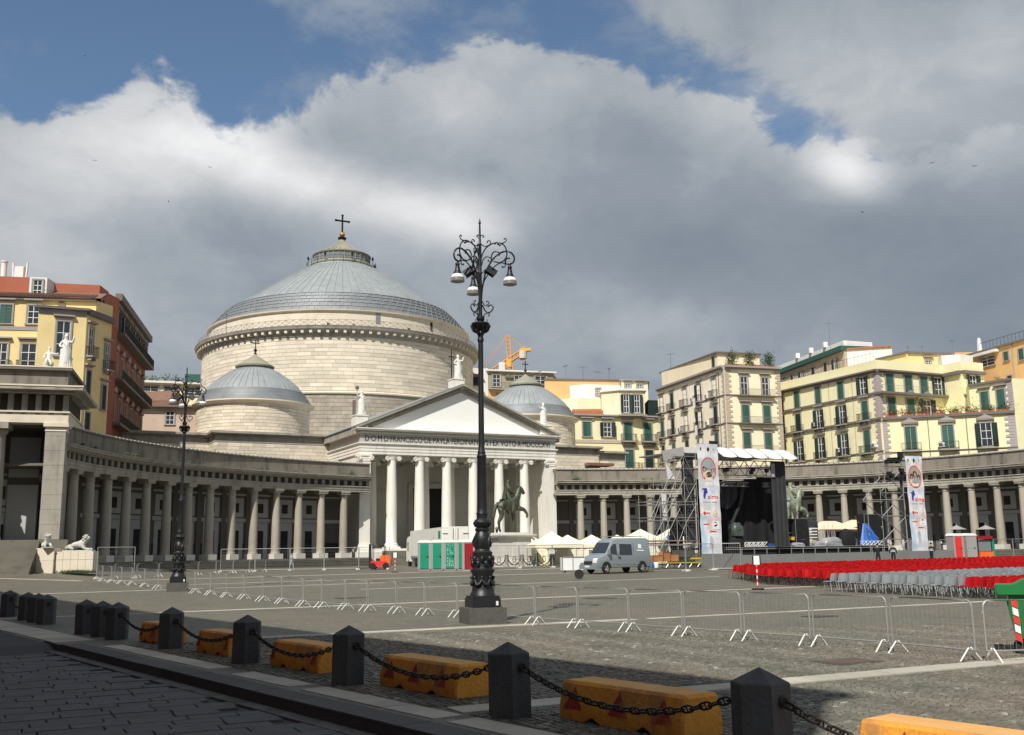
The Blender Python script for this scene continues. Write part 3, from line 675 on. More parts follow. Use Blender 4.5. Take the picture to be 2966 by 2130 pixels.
# inscription
def text_mesh(name, s, m, width=None, height=1.0, ext=.03, off=0.0, sx=None):
    cu_ = bpy.data.curves.new(name, 'FONT'); cu_.body = s; cu_.size = height; cu_.extrude = ext; cu_.align_x = 'LEFT'; cu_.offset = off; cu_.resolution_u = 3
    o_ = bpy.data.objects.new(name, cu_); COL.objects.link(o_)
    dg = bpy.context.evaluated_depsgraph_get(); me = bpy.data.meshes.new_from_object(o_.evaluated_get(dg)); bpy.data.objects.remove(o_)
    xs = [v.co.x for v in me.vertices]; ys = [v.co.y for v in me.vertices]; w_ = (max(xs) - min(xs)) or 1
    k = (width / w_) if width else 1.0; x0 = min(xs); y0 = min(ys); kh = height / ((max(ys) - y0) or 1)
    for v in me.vertices: v.co = ((v.co.x - x0) * k, -v.co.z, (v.co.y - y0) * kh)
    me.materials.clear(); me.materials.append(M[m] if isinstance(m, str) else m); me.name = name; return me
M['letter'] = mat('dark_bronze_lettering', (.045, .042, .04), .7, .1, 2)
ob('inscription', text_mesh('inscription', 'D\u00b7O\u00b7M\u00b7D\u00b7FRANCISCO\u00b7DE\u00b7PAVLA\u00b7FERDINANDVS\u00b7I\u00b7EX VOTO\u00b7A\u00b7MDCCCXVI', 'letter', 25.5, .68, .03, -.003), church, (-12.9, -.03, 15.2))
# pediment and roof
zb_, zap = 16.72, 22.25
mb = MB(); mb.prism([(-12.6, zb_), (12.6, zb_), (0, zap - .35)], .35, .7); tym = ob('tympanum', mb.mesh('tym', 'plaster_w'), church)
def rake(off, th, y0, y1, mi=0, ext=0.0):
    for s_ in (-1, 1):
        L = 14.2 + ext; z0 = zb_ + off - ext * .4; sl = (zap + .45 - zb_) / 14.2
        P = [(s_ * L, z0 - .0), (0, z0 + sl * L), (0, z0 + sl * L + th), (s_ * L, z0 + th)]
        mb.prism(P if s_ < 0 else P[::-1], y0, y1, mi)
mb = MB(); rake(-.75, .5, .05, 16.0); rake(-.24, .16, -.42, 16.0); rake(-.07, .2, -.62, 16.0); mb2 = mb
ob('raking_cornice', mb.mesh('rake', 'pip_l'), church)
mb = MB()
for i in range(46):
    for s_ in (-1, 1):
        x = s_ * (.3 + i * .3); z = zap + .45 - abs(x) * (zap + .45 - zb_) / 14.2 - .42
        if abs(x) < 13.4: mb.box(x - .08, x + .08, -.22, .1, z, z + .17)
ob('raking_dentils', mb.mesh('rdent', 'trim'), church, kind='stuff')
mb = MB(); slp = (zap + .45 - zb_) / 14.2
for s_ in (-1, 1):
    P = [(s_ * 14.35, zb_ + .13), (0, zap + .62), (0, zap + .72), (s_ * 14.35, zb_ + .25)]
    mb.prism(P if s_ < 0 else P[::-1], -.3, 32)
    P = [(s_ * 14.2, zb_ - .4), (0, zap), (0, zap + .3), (s_ * 14.2, zb_ + .1)]
    mb.prism(P if s_ < 0 else P[::-1], 16.5, 31.8)
rf = ob('portico_roof', mb.mesh('roof', 'lead'), church)
mb = MB()
for i in range(14):
    y = .9 + i * 2.2
    for s_ in (-1, 1): mb.bar((s_ * 14.2, y, zb_ + .3), (0, y, zap + .76), .06)
ob('standing_seams', mb.mesh('rs', 'lead2'), rf, kind='stuff')

# ---------------------------------------------------------------- curved colonnades
ER, ERB, ECL = 50.74, 42.63, -42.33
tt = np.linspace(0, 2.4, 900); exs = ER * np.sin(tt); eys = ERB * np.cos(tt)
esl = np.concatenate([[0], np.cumsum(np.hypot(np.diff(exs), np.diff(eys)))])
def epos(l, off, sd):
    t = float(np.interp(l, esl, tt)); x, y = ER * math.sin(t), ERB * math.cos(t)
    n = Vector((ERB * math.sin(t), ER * math.cos(t))).normalized()
    return (sd * (x + n.x * off), ECL + y + n.y * off), math.atan2(n.y, sd * n.x)
def sweep(mb, prof, ls, sd, close=True, mi=0):
    k = len(prof); vs = []
    for l in ls:
        for off, z in prof:
            (a_, b_), _ = epos(l, off, sd); vs.append((a_, b_, z))
    fs = []
    for i in range(len(ls) - 1):
        for q in range(k if close else k - 1):
            r_ = (q + 1) % k; fs.append((i * k + q, i * k + r_, (i + 1) * k + r_, (i + 1) * k + q))
    if close: fs += [tuple(range(k)), tuple((len(ls) - 1) * k + q for q in range(k))[::-1]]
    mb.add(vs, fs, mi)
def rect(o0, o1, z0, z1): return [(o0, z0), (o1, z0), (o1, z1), (o0, z1)]
mb = MB(); mb.box(-.62, .62, -.62, .62, 1.18, 1.8); ped_m = mb.mesh('column_pedestal', 'coping')
mb = MB(); mb.lathe([(.5, 1.8), (.5, 1.95), (.46, 2.0), (.46, 3.5), (.44, 5), (.40, 7), (.365, 8.05), (.42, 8.1), (.42, 8.16), (.37, 8.2), (.37, 8.35), (.5, 8.5)], 24); col_m = mb.mesh('column_shaft', 'column', True, 30)
mb = MB(); mb.box(-.55, .55, -.55, .55, 8.5, 8.68); mb.box(-.6, .6, -.6, .6, 8.68, 8.85); cap_m = mb.mesh('capital', 'pip_l')
mb = MB(); mb.box(-.2, .2, -.26, .2, 9.55, 10.15); mb.box(-.16, -.05, -.29, -.26, 9.6, 10.1); mb.box(.05, .16, -.29, -.26, 9.6, 10.1); tri_m = mb.mesh('triglyph', 'pip_l')
# wall panel modules (local x along the wall, -y towards the piazza)
mb = MB(); mb.box(-1.05, -.5, -.1, 0, 1.3, 5.3); mb.box(.5, 1.05, -.1, 0, 1.3, 5.3); mb.box(-.5, .5, -.1, 0, 4.4, 5.3); pan1 = mb.mesh('door_panel', 'panelgrey')
mb = MB(); mb.box(-.5, .5, -.04, .02, 1.3, 4.4); pan1d = mb.mesh('door', 'dark')
mb = MB(); mb.box(-1.05, -.42, -.1, 0, 5.9, 8.0); mb.box(.42, 1.05, -.1, 0, 5.9, 8.0); mb.box(-.42, .42, -.1, 0, 5.9, 6.4); mb.box(-.42, .42, -.1, 0, 7.45, 8.0); pan2 = mb.mesh('window_panel', 'panelgrey')
mb = MB(); mb.box(-.42, .42, -.05, .02, 6.4, 7.45); pan2d = mb.mesh('window', 'metope')
for sd, k1, lab in ((-1, 14, 'left curved colonnade of grey stone columns between the church and the tall pavilion'), (1, 23, 'right curved colonnade running behind the concert stage and the cafe umbrellas')):
    cw = thing('colonnade', lab, 'colonnade', (CX, CY, 0), ANG)
    l0, l1 = 12.9, 16.25 + (k1 + .2) * 3.1
    ls = list(np.arange(l0, l1, 1.033)) + [l1]
    P = {}
    def sw(name, profs, m, close=True):
        mb = MB()
        for p_ in profs: sweep(mb, p_, ls, sd, close)
        return ob(name, mb.mesh(name, m, True, 30), cw)
    sw('architrave', [rect(-.5, .55, 8.85, 9.1), rect(-.54, .55, 9.1, 9.42), rect(-.62, .55, 9.42, 9.53)], 'pip_l')
    sw('frieze_dark_backing', [rect(-.24, .5, 9.53, 10.2)], 'metope')  # dark backing in place of shaded ventilation holes
    sw('cornice', [rect(-.5, .6, 10.17, 10.26), rect(-.75, .6, 10.26, 10.42), rect(-1.0, .6, 10.42, 10.62), rect(-1.08, .6, 10.62, 10.72)], 'pip_l')
    sw('attic', [rect(-.3, .6, 10.72, 12.12)], 'attic')
    sw('attic_coping', [rect(-.42, .7, 12.12, 12.24)], 'trimd')
    sw('roof', [[(.6, 12.0), (8.5, 12.9), (8.5, 13.1), (.6, 12.3)]], 'tile')
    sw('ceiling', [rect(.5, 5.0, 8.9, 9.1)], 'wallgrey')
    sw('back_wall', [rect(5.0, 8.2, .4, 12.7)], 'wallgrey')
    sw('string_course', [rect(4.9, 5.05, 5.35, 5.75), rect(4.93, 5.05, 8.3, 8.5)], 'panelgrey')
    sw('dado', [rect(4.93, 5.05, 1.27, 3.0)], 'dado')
    sw('floor', [rect(-.75, 5.0, -.2, 1.24)], 'steps')
    for i in range(6):
        sw('step', [rect(-.75 - .42 * (i + 1), -.7 - .42 * i, -.3, 1.02 - .17 * i), rect(-.79 - .42 * (i + 1), -.7 - .42 * i, 1.03 - .17 * i, 1.08 - .17 * i)], 'steps')
    for k in range(0, k1 + 1):
        l = 16.25 + 3.1 * k; (a_, b_), t = epos(l, 0, sd)
        c_ = ob('column', col_m, cw, (a_, b_, 0), t - PI / 2); ob('capital', cap_m, c_); ob('pedestal', ped_m, c_)
        (a_, b_), t = epos(l + 1.55, 5.0, sd); rr = t - PI / 2
        d_ = ob('door_panel', pan1, cw, (a_, b_, 0), rr); ob('door', pan1d, d_)
        d_ = ob('window_panel', pan2, cw, (a_, b_, 0), rr); ob('window', pan2d, d_)
        (a_, b_), t = epos(l, 4.92, sd); mb = None
    mb = MB(); mb.box(-.32, .32, -.12, .1, 1.27, 8.9); pil = mb.mesh('pilaster', 'wallgrey')
    for k in range(0, k1 + 1):
        (a_, b_), t = epos(16.25 + 3.1 * k, 5.0, sd); ob('pilaster', pil, cw, (a_, b_, 0), t - PI / 2)
    n = int((l1 - l0) / 1.0333)
    for i in range(n):
        (a_, b_), t = epos(16.25 - 3.1 + i * 1.0333, -.1, sd)
        ob('triglyph', tri_m, cw, (a_, b_, 0), t - PI / 2)
    mb = MB()
    for i in range(int((l1 - l0) / .62)):
        (a_, b_), t = epos(l0 + .3 + i * .62, .1, sd)
        q = MB(); q.box(-.24, .24, -.5, .75, 12.24, 12.33 + rnd.uniform(0, .03)); q.xf(Matrix.Translation((a_, b_, 0)) @ Matrix.Rotation(t - PI / 2, 4, 'Z')); mb.add(q.v, q.f)
    ob('coping_tiles', mb.mesh('coping_tiles', 'coping'), cw, kind='stuff')
    # little weeds on the ledges
    mb = MB()
    for i in range(12 if sd < 0 else 14):
        l = rnd.uniform(l0 + 1, l1 - 1); (a_, b_), t = epos(l, -.8, sd); rr2 = .12 if i else .5
        if i == 0: (a_, b_), t = epos(15.6, -.6, sd)
        for _ in range(40 if i else 160):
            x, y, z = [rnd.gauss(0, rr2 * .6) for _ in range(3)]; s_ = .07
            mb.add([(a_ + x, b_ + y, 10.8 + abs(z)), (a_ + x + s_, b_ + y, 10.8 + abs(z) + s_), (a_ + x, b_ + y + s_, 10.8 + abs(z) + s_)], [(0, 1, 2)])
    ob('ledge_weeds', mb.mesh('weeds', 'leaf'), cw, kind='stuff')
# ---------------------------------------------------------------- town houses round the square
_wc = {}
def cached(key, fn):
    if key not in _wc: _wc[key] = fn()
    return _wc[key]
def win(par, base, A, ang, s, z, kind='c', w=1.0, h=2.4, flip=False, ped=0, balc=0, trim='trim'):
    u = (math.cos(R(ang)), math.sin(R(ang))); loc = (A[0] + u[0] * s - base[0], A[1] + u[1] * s - base[1], z - base[2]); rz = R(ang) + (PI if flip else 0)
    def fr():
        mb = MB(); t = .17
        mb.box(-w / 2 - t, -w / 2, -.13, .05, -h / 2, h / 2); mb.box(w / 2, w / 2 + t, -.13, .05, -h / 2, h / 2); mb.box(-w / 2 - t, w / 2 + t, -.13, .05, h / 2, h / 2 + t)
        mb.box(-w / 2 - t - .06, w / 2 + t + .06, -.2, .05, -h / 2 - .12, -h / 2)
        if ped == 1: mb.box(-w / 2 - t - .08, w / 2 + t + .08, -.16, .05, h / 2 + t + .22, h / 2 + t + .34); mb.box(-w / 2 - t - .2, w / 2 + t + .2, -.38, .05, h / 2 + t + .34, h / 2 + t + .5)
        if ped == 2:
            mb.box(-w / 2 - t - .2, w / 2 + t + .2, -.34, .05, h / 2 + t + .22, h / 2 + t + .36)
            a_ = w / 2 + t + .25; z0 = h / 2 + t + .36; mb.prism([(-a_, z0), (a_, z0), (a_, z0 + .1), (0, z0 + .62), (-a_, z0 + .1)], -.38, -.24); mb.prism([(-a_, z0), (a_, z0), (0, z0 + .5)], -.24, .05)
        return mb.mesh('window', trim)
    f = ob('window', cached(('f', w, h, ped, trim), fr), par, loc, rz)
    def leaf(wd, m, op):
        def mk():
            mb = MB(); mb.box(0, wd, -.03, .03, -h / 2 + .02, h / 2 - .02)
            n = max(3, int(h / .3))
            for i in range(n):
                zz = -h / 2 + .12 + (h - .24) * i / (n - 1) - .03; mb.box(.05, wd - .05, -.045, -.03, zz, zz + .06)
            return mb.mesh('shutter', m)
        return cached(('l', wd, h, m), mk)
    def pane():
        mb = MB(); mb.box(-w / 2, w / 2, -.02, .03, -h / 2, h / 2); return mb.mesh('pane', 'glass')
    def casement():
        mb = MB(); e = .07
        for x in (-w / 2, -e / 2, w / 2 - e): mb.box(x, x + e, -.07, -.02, -h / 2, h / 2)
        for k in range(4): zz = -h / 2 + (h - e) * k / 3; mb.box(-w / 2, w / 2, -.065, -.02, zz, zz + e)
        return mb.mesh('casement', 'wframe')
    if kind in 'cd':
        m = 'shutter' if kind == 'c' else 'shutterd'
        ob('shutter', leaf(w / 2 - .015, m, 0), f, (-w / 2, -.05, 0)); ob('shutter', leaf(w / 2 - .015, m, 0), f, (.015, -.05, 0))
    else:
        ob('pane', cached(('p', w, h), pane), f); ob('casement', cached(('cs', w, h), casement), f)
        if kind == 'o':
            ob('shutter', leaf(w / 2, 'shutterd', 1), f, (-w / 2 - .03, -.1, 0), (0, 0, R(200))); ob('shutter', leaf(w / 2, 'shutterd', 1), f, (w / 2 + .03, -.16, 0), (0, 0, R(-20)))
    if balc:
        bw_ = balc
        def bal():
            mb = MB(); mb.box(-bw_ / 2, bw_ / 2, -.75, 0, -h / 2 - .28, -h / 2 - .13); mb.box(-bw_ / 2 + .15, -bw_ / 2 + .35, -.5, 0, -h / 2 - .6, -h / 2 - .28); mb.box(bw_ / 2 - .35, bw_ / 2 - .15, -.5, 0, -h / 2 - .6, -h / 2 - .28); return mb.mesh('balcony', trim)
        def rl():
            mb = MB(); n = int(bw_ / .14)
            for i in range(n + 1): x = -bw_ / 2 + .03 + (bw_ - .06) * i / n; mb.box(x - .012, x + .012, -.73, -.706, -h / 2 - .13, -h / 2 + .82)
            for x in (-bw_ / 2 + .03, bw_ / 2 - .03):
                for k in range(5): mb.box(x - .012, x + .012, -.72 + k * .16, -.70 + k * .16, -h / 2 - .13, -h / 2 + .82)
                mb.box(x - .02, x + .02, -.74, 0, -h / 2 + .82, -h / 2 + .87)
            mb.box(-bw_ / 2, bw_ / 2, -.745, -.70, -h / 2 + .82, -h / 2 + .87); return mb.mesh('railing', 'iron')
        b_ = ob('balcony', cached(('b', bw_, h, trim), bal), par, loc, rz); ob('railing', cached(('r', bw_, h), rl), b_)
    return f
def body(par, base, poly, z0, z1, m, name='wall'):
    mb = MB(); mb.slab([(x - base[0], y - base[1]) for x, y in poly], z0 - base[2], z1 - base[2]); return ob(name, mb.mesh(name, m), par)
def band(par, base, A, ang, L, z0, z1, d, m='trim', flip=False, s0=0.0, name='cornice', ext=0.0):
    mb = MB(); sg = 1 if flip else -1
    mb.box(s0 - ext, L + ext, min(0, sg * d), max(0, sg * d), z0 - base[2], z1 - base[2])
    return ob(name, mb.mesh(name, m), par, (A[0] - base[0], A[1] - base[1], 0), R(ang))
def quoins(par, base, A, ang, z0, z1, m='quoin', flip=False, inward=1, s=0.0, w=.9):
    mb = MB(); z = z0; k = 0; sg = 1 if flip else -1
    while z < z1 - .2:
        wd = w if k % 2 else w * .68
        a_, b_ = (s, s + inward * wd) if inward > 0 else (s - wd, s)
        mb.box(a_, b_, min(-.0, sg * .07), max(0, sg * .07), z - base[2] + .015, z + .36 - base[2]); z += .38; k += 1
    return ob('quoins', mb.mesh('quoins', m), par, (A[0] - base[0], A[1] - base[1], 0), R(ang))
def pt2(A, ang, s): return (A[0] + math.cos(R(ang)) * s, A[1] + math.sin(R(ang)) * s)
def plants(name, label, pts, r, m='leaf', n=60, cat='plant', s_=.16, parent=None, grp=None):
    mb = MB()
    for x, y, z in pts:
        for _ in range(n):
            a, b, c = rnd.gauss(0, r * .5), rnd.gauss(0, r * .5), abs(rnd.gauss(0, r * .55)); d = [rnd.uniform(-s_, s_) for _ in range(6)]
            mb.add([(x + a, y + b, z + c), (x + a + d[0], y + b + d[1], z + c + d[2]), (x + a + d[3], y + b + d[4], z + c + abs(d[5]))], [(0, 1, 2)], 1 if (m == 'mix' and rnd.random() < .3) else 0)
    o_ = ob(name, mb.mesh(name, ['leaf', 'flower'] if m == 'mix' else m), parent)
    if parent is None: tag(o_, label, cat, grp)
    return o_

# yellow building with grey quoins at the right
A = (49.86, 138); base = (49.86, 138, 5)
bd = thing('apartment_building', 'pale yellow building with mauve quoins, green shutters and a flowered terrace at the right', 'building', base)
body(bd, base, [pt2(A, 114.2, 22), A, (60.97, 143.08), (62.36, 140.0), (66.3, 141.85), (70, 160), (50, 172)], 5, 25.6, 'yellow2')
for dx, zz0, zz1, nm in ((.0, 25.6, 26.95, 'parapet'),):
    body(bd, base, [pt2(pt2(A, 114.2, 22), 204, .0), A, (60.97, 143.08), (62.36, 140.0), (66.3, 141.85), (66.1, 142.2), (62.45, 140.4), (61.05, 143.5), (49.97, 138.5), pt2(A, 114.2, 21.8)], zz0, zz1, 'yellow2', nm)
for z0, z1, d in ((25.2, 25.4, .3), (25.4, 25.62, .55), (22.2, 22.5, .25), (18.7, 18.98, .3), (14.35, 14.5, .15)):
    band(bd, base, A, 114.2, 22, z0, z1, d, 'trimd', True, 0, 'cornice', .3)
for z0, z1, d in ((25.2, 25.4, .3), (25.4, 25.62, .55), (22.2, 22.5, .9)):
    band(bd, base, A, 24.6, 12.21, z0, z1, d, 'trimd', False, 0, 'cornice', .0 if z0 > 24 else 0)
band(bd, base, (62.36, 140), 25.2, 4.3, 25.2, 25.62, .5, 'trimd'); band(bd, base, (60.97, 143.08), -74 + 8, 3.4, 25.2, 25.62, .5, 'trimd')
quoins(bd, base, A, 114.2, 9, 25.2, flip=True); quoins(bd, base, A, 24.6, 19, 25.2)
for s_, ks in ((2.6, 'occ'), (7.1, 'coo'), (11.9, 'coo'), (16.6, 'cdo'), (20.4, 'ccc')):
    win(bd, base, A, 114.2, s_, 23.75, ks[0], 1.15, 2.5, True, 0, 0); win(bd, base, A, 114.2, s_, 20.25, ks[1], 1.15, 2.6, True, 1, 2.2); win(bd, base, A, 114.2, s_, 16.0, ks[2], 1.15, 3.0, True, 2, 2.3)
for s_, k in ((2.2, 'c'), (5.6, 'c'), (8.5, 'c'), (11.2, 'o')): win(bd, base, A, 24.6, s_, 23.8, k, 1.35, 2.6)
for s_, k, p_ in ((2.2, 'c', 1), (5.7, 'c', 2), (8.75, 'o', 2)): win(bd, base, A, 24.6, s_, 20.5, k, 1.35, 2.6, False, p_)
win(bd, base, (62.36, 140), 25.2, 2.0, 23.8, 'o', 1.2, 2.5); win(bd, base, (62.36, 140), 25.2, 1.0, 20.4, 'c', 1.2, 2.5, False, 1)
mb = MB()
for i in range(24): x = i * .95; mb.bar((x, -.85 if i < 13 else .4, 22.5 - 5), (x, -.85 if i < 13 else .4, 23.4 - 5), .015)
mb.bar((0, -.85, 18.4), (12.1, -.85, 18.4), .02); mb.bar((0, -.85, 18.0), (12.1, -.85, 18.0), .012)
ob('balcony_railing', mb.mesh('brail', 'rail'), bd, (0, 0, 0), R(24.6))
mb = MB(); mb.bar((4.8, .08, 0 + 4), (4.8, .08, 20.2), .06); mb.bar((9.6, .08, 4), (9.6, .08, 20.2), .06); ob('drainpipe', mb.mesh('pipe', 'trim'), bd, (0, 0, 0), R(114.2))
# lower storey with the terrace
lowp = [(50.13, 138), (65.41, 132.36), (82, 137.5), (82, 152), (52, 150)]
body(bd, base, lowp, 5, 18.85, 'yellow2', 'lower_storey')
LA = (50.13, 138); la = -20.3
band(bd, base, LA, la, 16.29, 18.6, 18.95, .35, 'trimd', False, 0, 'terrace_cornice'); band(bd, base, LA, la, 16.29, 14.1, 14.22, .12, 'trimd')
quoins(bd, base, LA, la, 9, 18.5, s=.0); quoins(bd, base, LA, la, 9, 18.5, s=16.29, inward=-1, w=1.3)
for s_, k in ((3.45, 'c'), (8.05, 'c'), (12.7, 'o')): win(bd, base, LA, la, s_, 15.95, k, 1.35, 3.1, False, 2, 2.5)
mb = MB()
for s_ in (5.7, 10.4): mb.bar((s_, -.1, 4), (s_, -.1, 13.4), .05)
ob('drainpipe', mb.mesh('pipe', 'trimd'), bd, (.27, 0, 0), R(la))
# right corner block
RA = (65.49, 132.4)
body(bd, base, [(62.1, 137.6), RA, (82, 137.6), (80, 150), (64.5, 146)], 18.85, 23.2, 'yellow2', 'corner_block')
band(bd, base, RA, 123.1, 6.2, 22.95, 23.25, .3, 'trimd', True); quoins(bd, base, RA, 123.1, 19, 22.9, flip=True, w=1.0)
for s_ in (1.7, 4.0): win(bd, base, RA, 123.1, s_, 20.7, 'c', 1.1, 2.5, True, 1)
# penthouses
body(bd, base, [(57.08, 157.65), (59.73, 152), (67.1, 153.65), (66, 160)], 26, 30.6, 'yellow1', 'penthouse'); band(bd, base, (59.73, 152), 12.7, 7.5, 30.4, 30.7, .3, 'trimd'); band(bd, base, (59.73, 152), 115.2, 6.2, 30.4, 30.7, .3, 'trimd', True)
win(bd, base, (59.73, 152), 12.7, 3.5, 28.9, 'g', .9, 1.0, False, 1)
body(bd, base, [(64.5, 151), (66.8, 150), (69.3, 151.3), (69, 156), (65, 156)], 25, 29.8, 'whiter', 'penthouse')
mb = MB()
for i in range(30):
    x = i * .75; mb.bar((x, .3, 21.9), (x, .3, 22.9), .02)
mb.bar((0, .3, 22.9), (22, .3, 22.9), .02); ob('roof_railing', mb.mesh('rr', 'iron'), bd, (0, 0, 0), R(114.2))
tp = [AB2 for AB2 in [pt2(LA, la, s_) for s_ in np.arange(.8, 16, .5)]]
OW = ['first', 'second', 'third', 'fourth', 'fifth', 'sixth', 'seventh', 'eighth', 'ninth', 'tenth', 'eleventh', 'twelfth', 'thirteenth', 'fourteenth', 'fifteenth', 'sixteenth', 'seventeenth', 'eighteenth', 'nineteenth', 'twentieth', 'twenty-first', 'twenty-second', 'twenty-third', 'twenty-fourth']
nn = 0
for i, (x, y) in enumerate(tp):
    kind = 'mix' if i < 15 else 'leaf'
    if i % 4 == 3: continue
    nn += 1
    plants('terrace_plant', ('red flowering plant' if kind == 'mix' else 'green potted shrub') + ' on the yellow building terrace, %s from its left corner' % OW[nn - 1], [(x + .15, y + .6, 19.25)], .6 + .45 * (i % 3 == 0), kind, 120, 'plant', .15, grp='red flowered terrace plants' if kind == 'mix' else 'green terrace shrubs')
    mb = MB(); mb.box(-.28, .28, -.16, .16, 0, .3); tag(ob('planter', mb.mesh('planter', 'terra'), None, (x + .15, y + .55, 18.96), R(la)), 'terracotta plant box on the yellow building terrace, %s from its left corner' % OW[nn - 1], 'planter', 'terrace plant boxes')
for x, y, z, h in ((56.2, 140.8, 18.95, 3.2), (70.5, 146.5, 23.2, 2.6)):
    plants('climbing_plant', 'tall dark climber against the upper terrace wall' if x < 60 else 'dark climber hanging by the orange building', [(x, y, z + k * .5) for k in range(int(h / .5))], .5, 'leaf', 60, 'plant', .16)

M['cream3'] = mat('brightened_pinkish_cream', (.90, .81, .64), .9, .06, .5, .02, dirt=(.66, .56, .44), dirtamt=.4, streak=1.0)  # cream raised in colour for the face the sun only grazes
# cream building behind the stage
A = (31.53, 150); base = (31.53, 150, 5)
bd = thing('apartment_building', 'cream corner building with tan quoins and a planted roof behind the stage', 'building', base)
body(bd, base, [pt2(A, 107.5, 22.7), A, pt2(A, 16.6, 9.39), (38, 170)], 5, 28.4, 'cream2')
mb = MB(); mb.box(-.06, 22.8, -.05, .03, 9, 23.4); ob('brightened_side_face', mb.mesh('brightened_side_face', 'cream3'), bd, (0, 0, -5 + .0) if False else (0, 0, 0), R(107.5))  # overlay painted paler to make up for grazing sun on this face
for an, L, fl in ((16.6, 9.39, False), (107.5, 22.7, True)):
    for z0, z1, d in ((28.1, 28.3, .3), (28.3, 28.6, .6), (24.1, 24.25, .15), (19.9, 20.05, .15), (15.9, 16.1, .15)): band(bd, base, A, an, L, z0, z1, d, 'trim' if d > .2 else 'trimd', fl)
quoins(bd, base, A, 16.6, 9, 28, 'quoinc', w=1.1); quoins(bd, base, A, 107.5, 9, 28, 'quoinc', True, w=.8); quoins(bd, base, A, 16.6, 9, 28, 'quoinc', inward=-1, s=9.39, w=.9)
for z, k, h in ((25.6, 'gg', 2.7), (21.4, 'cc', 2.6), (17.2, 'cc', 2.8)):
    for s_, kk in zip((3.2, 6.75), k): win(bd, base, A, 16.6, s_, z, kk, 1.15, h, False, 1, 0, 'trim')
    band(bd, base, A, 16.6, 8.1, z - h / 2 - .25, z - h / 2 - .1, .7, 'trimd', False, 1.9, 'balcony')
    mb = MB()
    for i in range(42): x = 1.95 + i * .148; mb.box(x - .012, x + .012, -.68, -.656, z - h / 2 - .1 - 5, z - h / 2 + .8 - 5)
    mb.box(1.9, 8.1, -.69, -.65, z - h / 2 + .8 - 5, z - h / 2 + .85 - 5); ob('railing', mb.mesh('railing', 'rail'), bd, (0, 0, 0), R(16.6))
for i, s_ in enumerate((3.0, 8.0, 12.7, 17.4, 21.3)):
    win(bd, base, A, 107.5, s_, 25.7, 'gogdg'[i], 1.1, 2.6, True, 1, 2.0); win(bd, base, A, 107.5, s_, 21.5, 'dogdc'[i], 1.1, 2.6, True, 1, 2.0); win(bd, base, A, 107.5, s_, 17.4, 'cgdcd'[i], 1.1, 2.6, True, 1, 2.1)
mb = MB(); mb.bar((1.6, .12, 4), (1.6, .12, 22.8), .07); ob('drainpipe', mb.mesh('pipe', 'trimd'), bd, (0, 0, 0), R(107.5))
body(bd, base, [pt2(A, 107.5, 21), pt2(pt2(A, 107.5, 3.2), 16.6, .8), pt2(pt2(A, 107.5, 3.2), 16.6, 8), (38, 168)], 28.6, 31.1, 'cream', 'attic_storey')
body(bd, base, [pt2(A, 107.5, 22), pt2(pt2(A, 107.5, 2.8), 16.6, .4), pt2(pt2(A, 107.5, 2.8), 16.6, 8.2), (38.4, 168.4)], 31.1, 31.3, 'trimd', 'attic_roof')
PA = pt2(pt2(A, 107.5, 3.2), 16.6, .8)
for s_ in (1.2, 4.4, 7.5, 10.5, 13.2): win(bd, base, PA, 107.5, s_, 29.9, 'd', .8, 1.6, True)
for i, (s_, h) in enumerate(((1.6, 1.2), (4.6, 1.6), (7.9, 1.5))):
    x, y = pt2(pt2(A, 16.6, s_), 106.6, .5); plants('roof_shrub', ('small', 'largest', 'rightmost')[i] + ' green shrub on the roof edge of the cream building', [(x, y, 28.7 + .33 * k) for k in range(5)], .85, 'leaf', 130, 'plant', .2)
mb = MB()
for s_ in np.arange(.6, 8.8, .45): x, y = pt2(pt2(A, 16.6, s_), 106.6, .35); mb.box(x - .16, x + .16, y - .16, y + .16, 28.6, 28.95)
tag(ob('flower_boxes', mb.mesh('fb', 'terra')), 'row of terracotta pots along the cream building roof edge', 'planters', kind='stuff')

# lower yellow building between the church and the stage
A = (8.44, 140); base = (8.44, 140, 5); an = 17.3
bd = thing('apartment_building', 'low light yellow building right of the small right dome', 'building', base)
P0 = pt2(A, an, -5); P1 = pt2(A, an, 13.4)
body(bd, base, [P0, P1, (26, 168), (2, 160)], 5, 20.05, 'yellow2')
for z0, z1, d in ((19.9, 20.05, .3), (20.05, 20.27, .5), (16.3, 16.75, .08)): band(bd, base, P0, an, 18.4, z0, z1, d, 'trim' if z0 > 17 else 'quoinc')
for i, s_ in enumerate((1.85, 4.89, 7.98, 11.03)): win(bd, base, A, an, s_, 18.2 if i < 2 else 18.0, 'cocc'[i], 1.15, 2.0 if i < 2 else 2.5, False, 1, 0 if i < 2 else 2.2)
for s_, k in ((8.1, 'c'), (11.1, 'd')): win(bd, base, A, an, s_, 14.1, k, 1.2, 2.7, False, 1, 2.6)
body(bd, base, [(12.6, 143.4), (14.95, 142.0), (18.6, 142.6), (19, 150), (13, 150)], 20.2, 24.0, 'cream', 'roof_room'); body(bd, base, [(12.4, 143.2), (14.9, 141.7), (18.9, 142.3), (19.2, 150), (13, 150)], 23.75, 24.05, 'whiter', 'roof_room_cornice')
for s_ in (1.0, 2.55): win(bd, base, (14.95, 142.0), 9.3, s_, 21.9, 'o', .8, 2.6)
band(bd, base, (14.75, 141.8), 9.3, 4.0, 20.1, 20.3, .7, 'trim', False, 0, 'balcony')
body(bd, base, [(5, 150.5), (9.46, 148), (17, 150.4), (17, 158), (5, 158)], 19, 23.7, 'cream2', 'rear_block'); body(bd, base, [(8.6, 151), (11, 149.8), (17.2, 151.5), (17, 158), (9, 158)], 23.7, 26.0, 'whiter', 'rear_penthouse')
win(bd, base, (11, 149.8), 15, 1.8, 24.9, 'g', .6, .9)
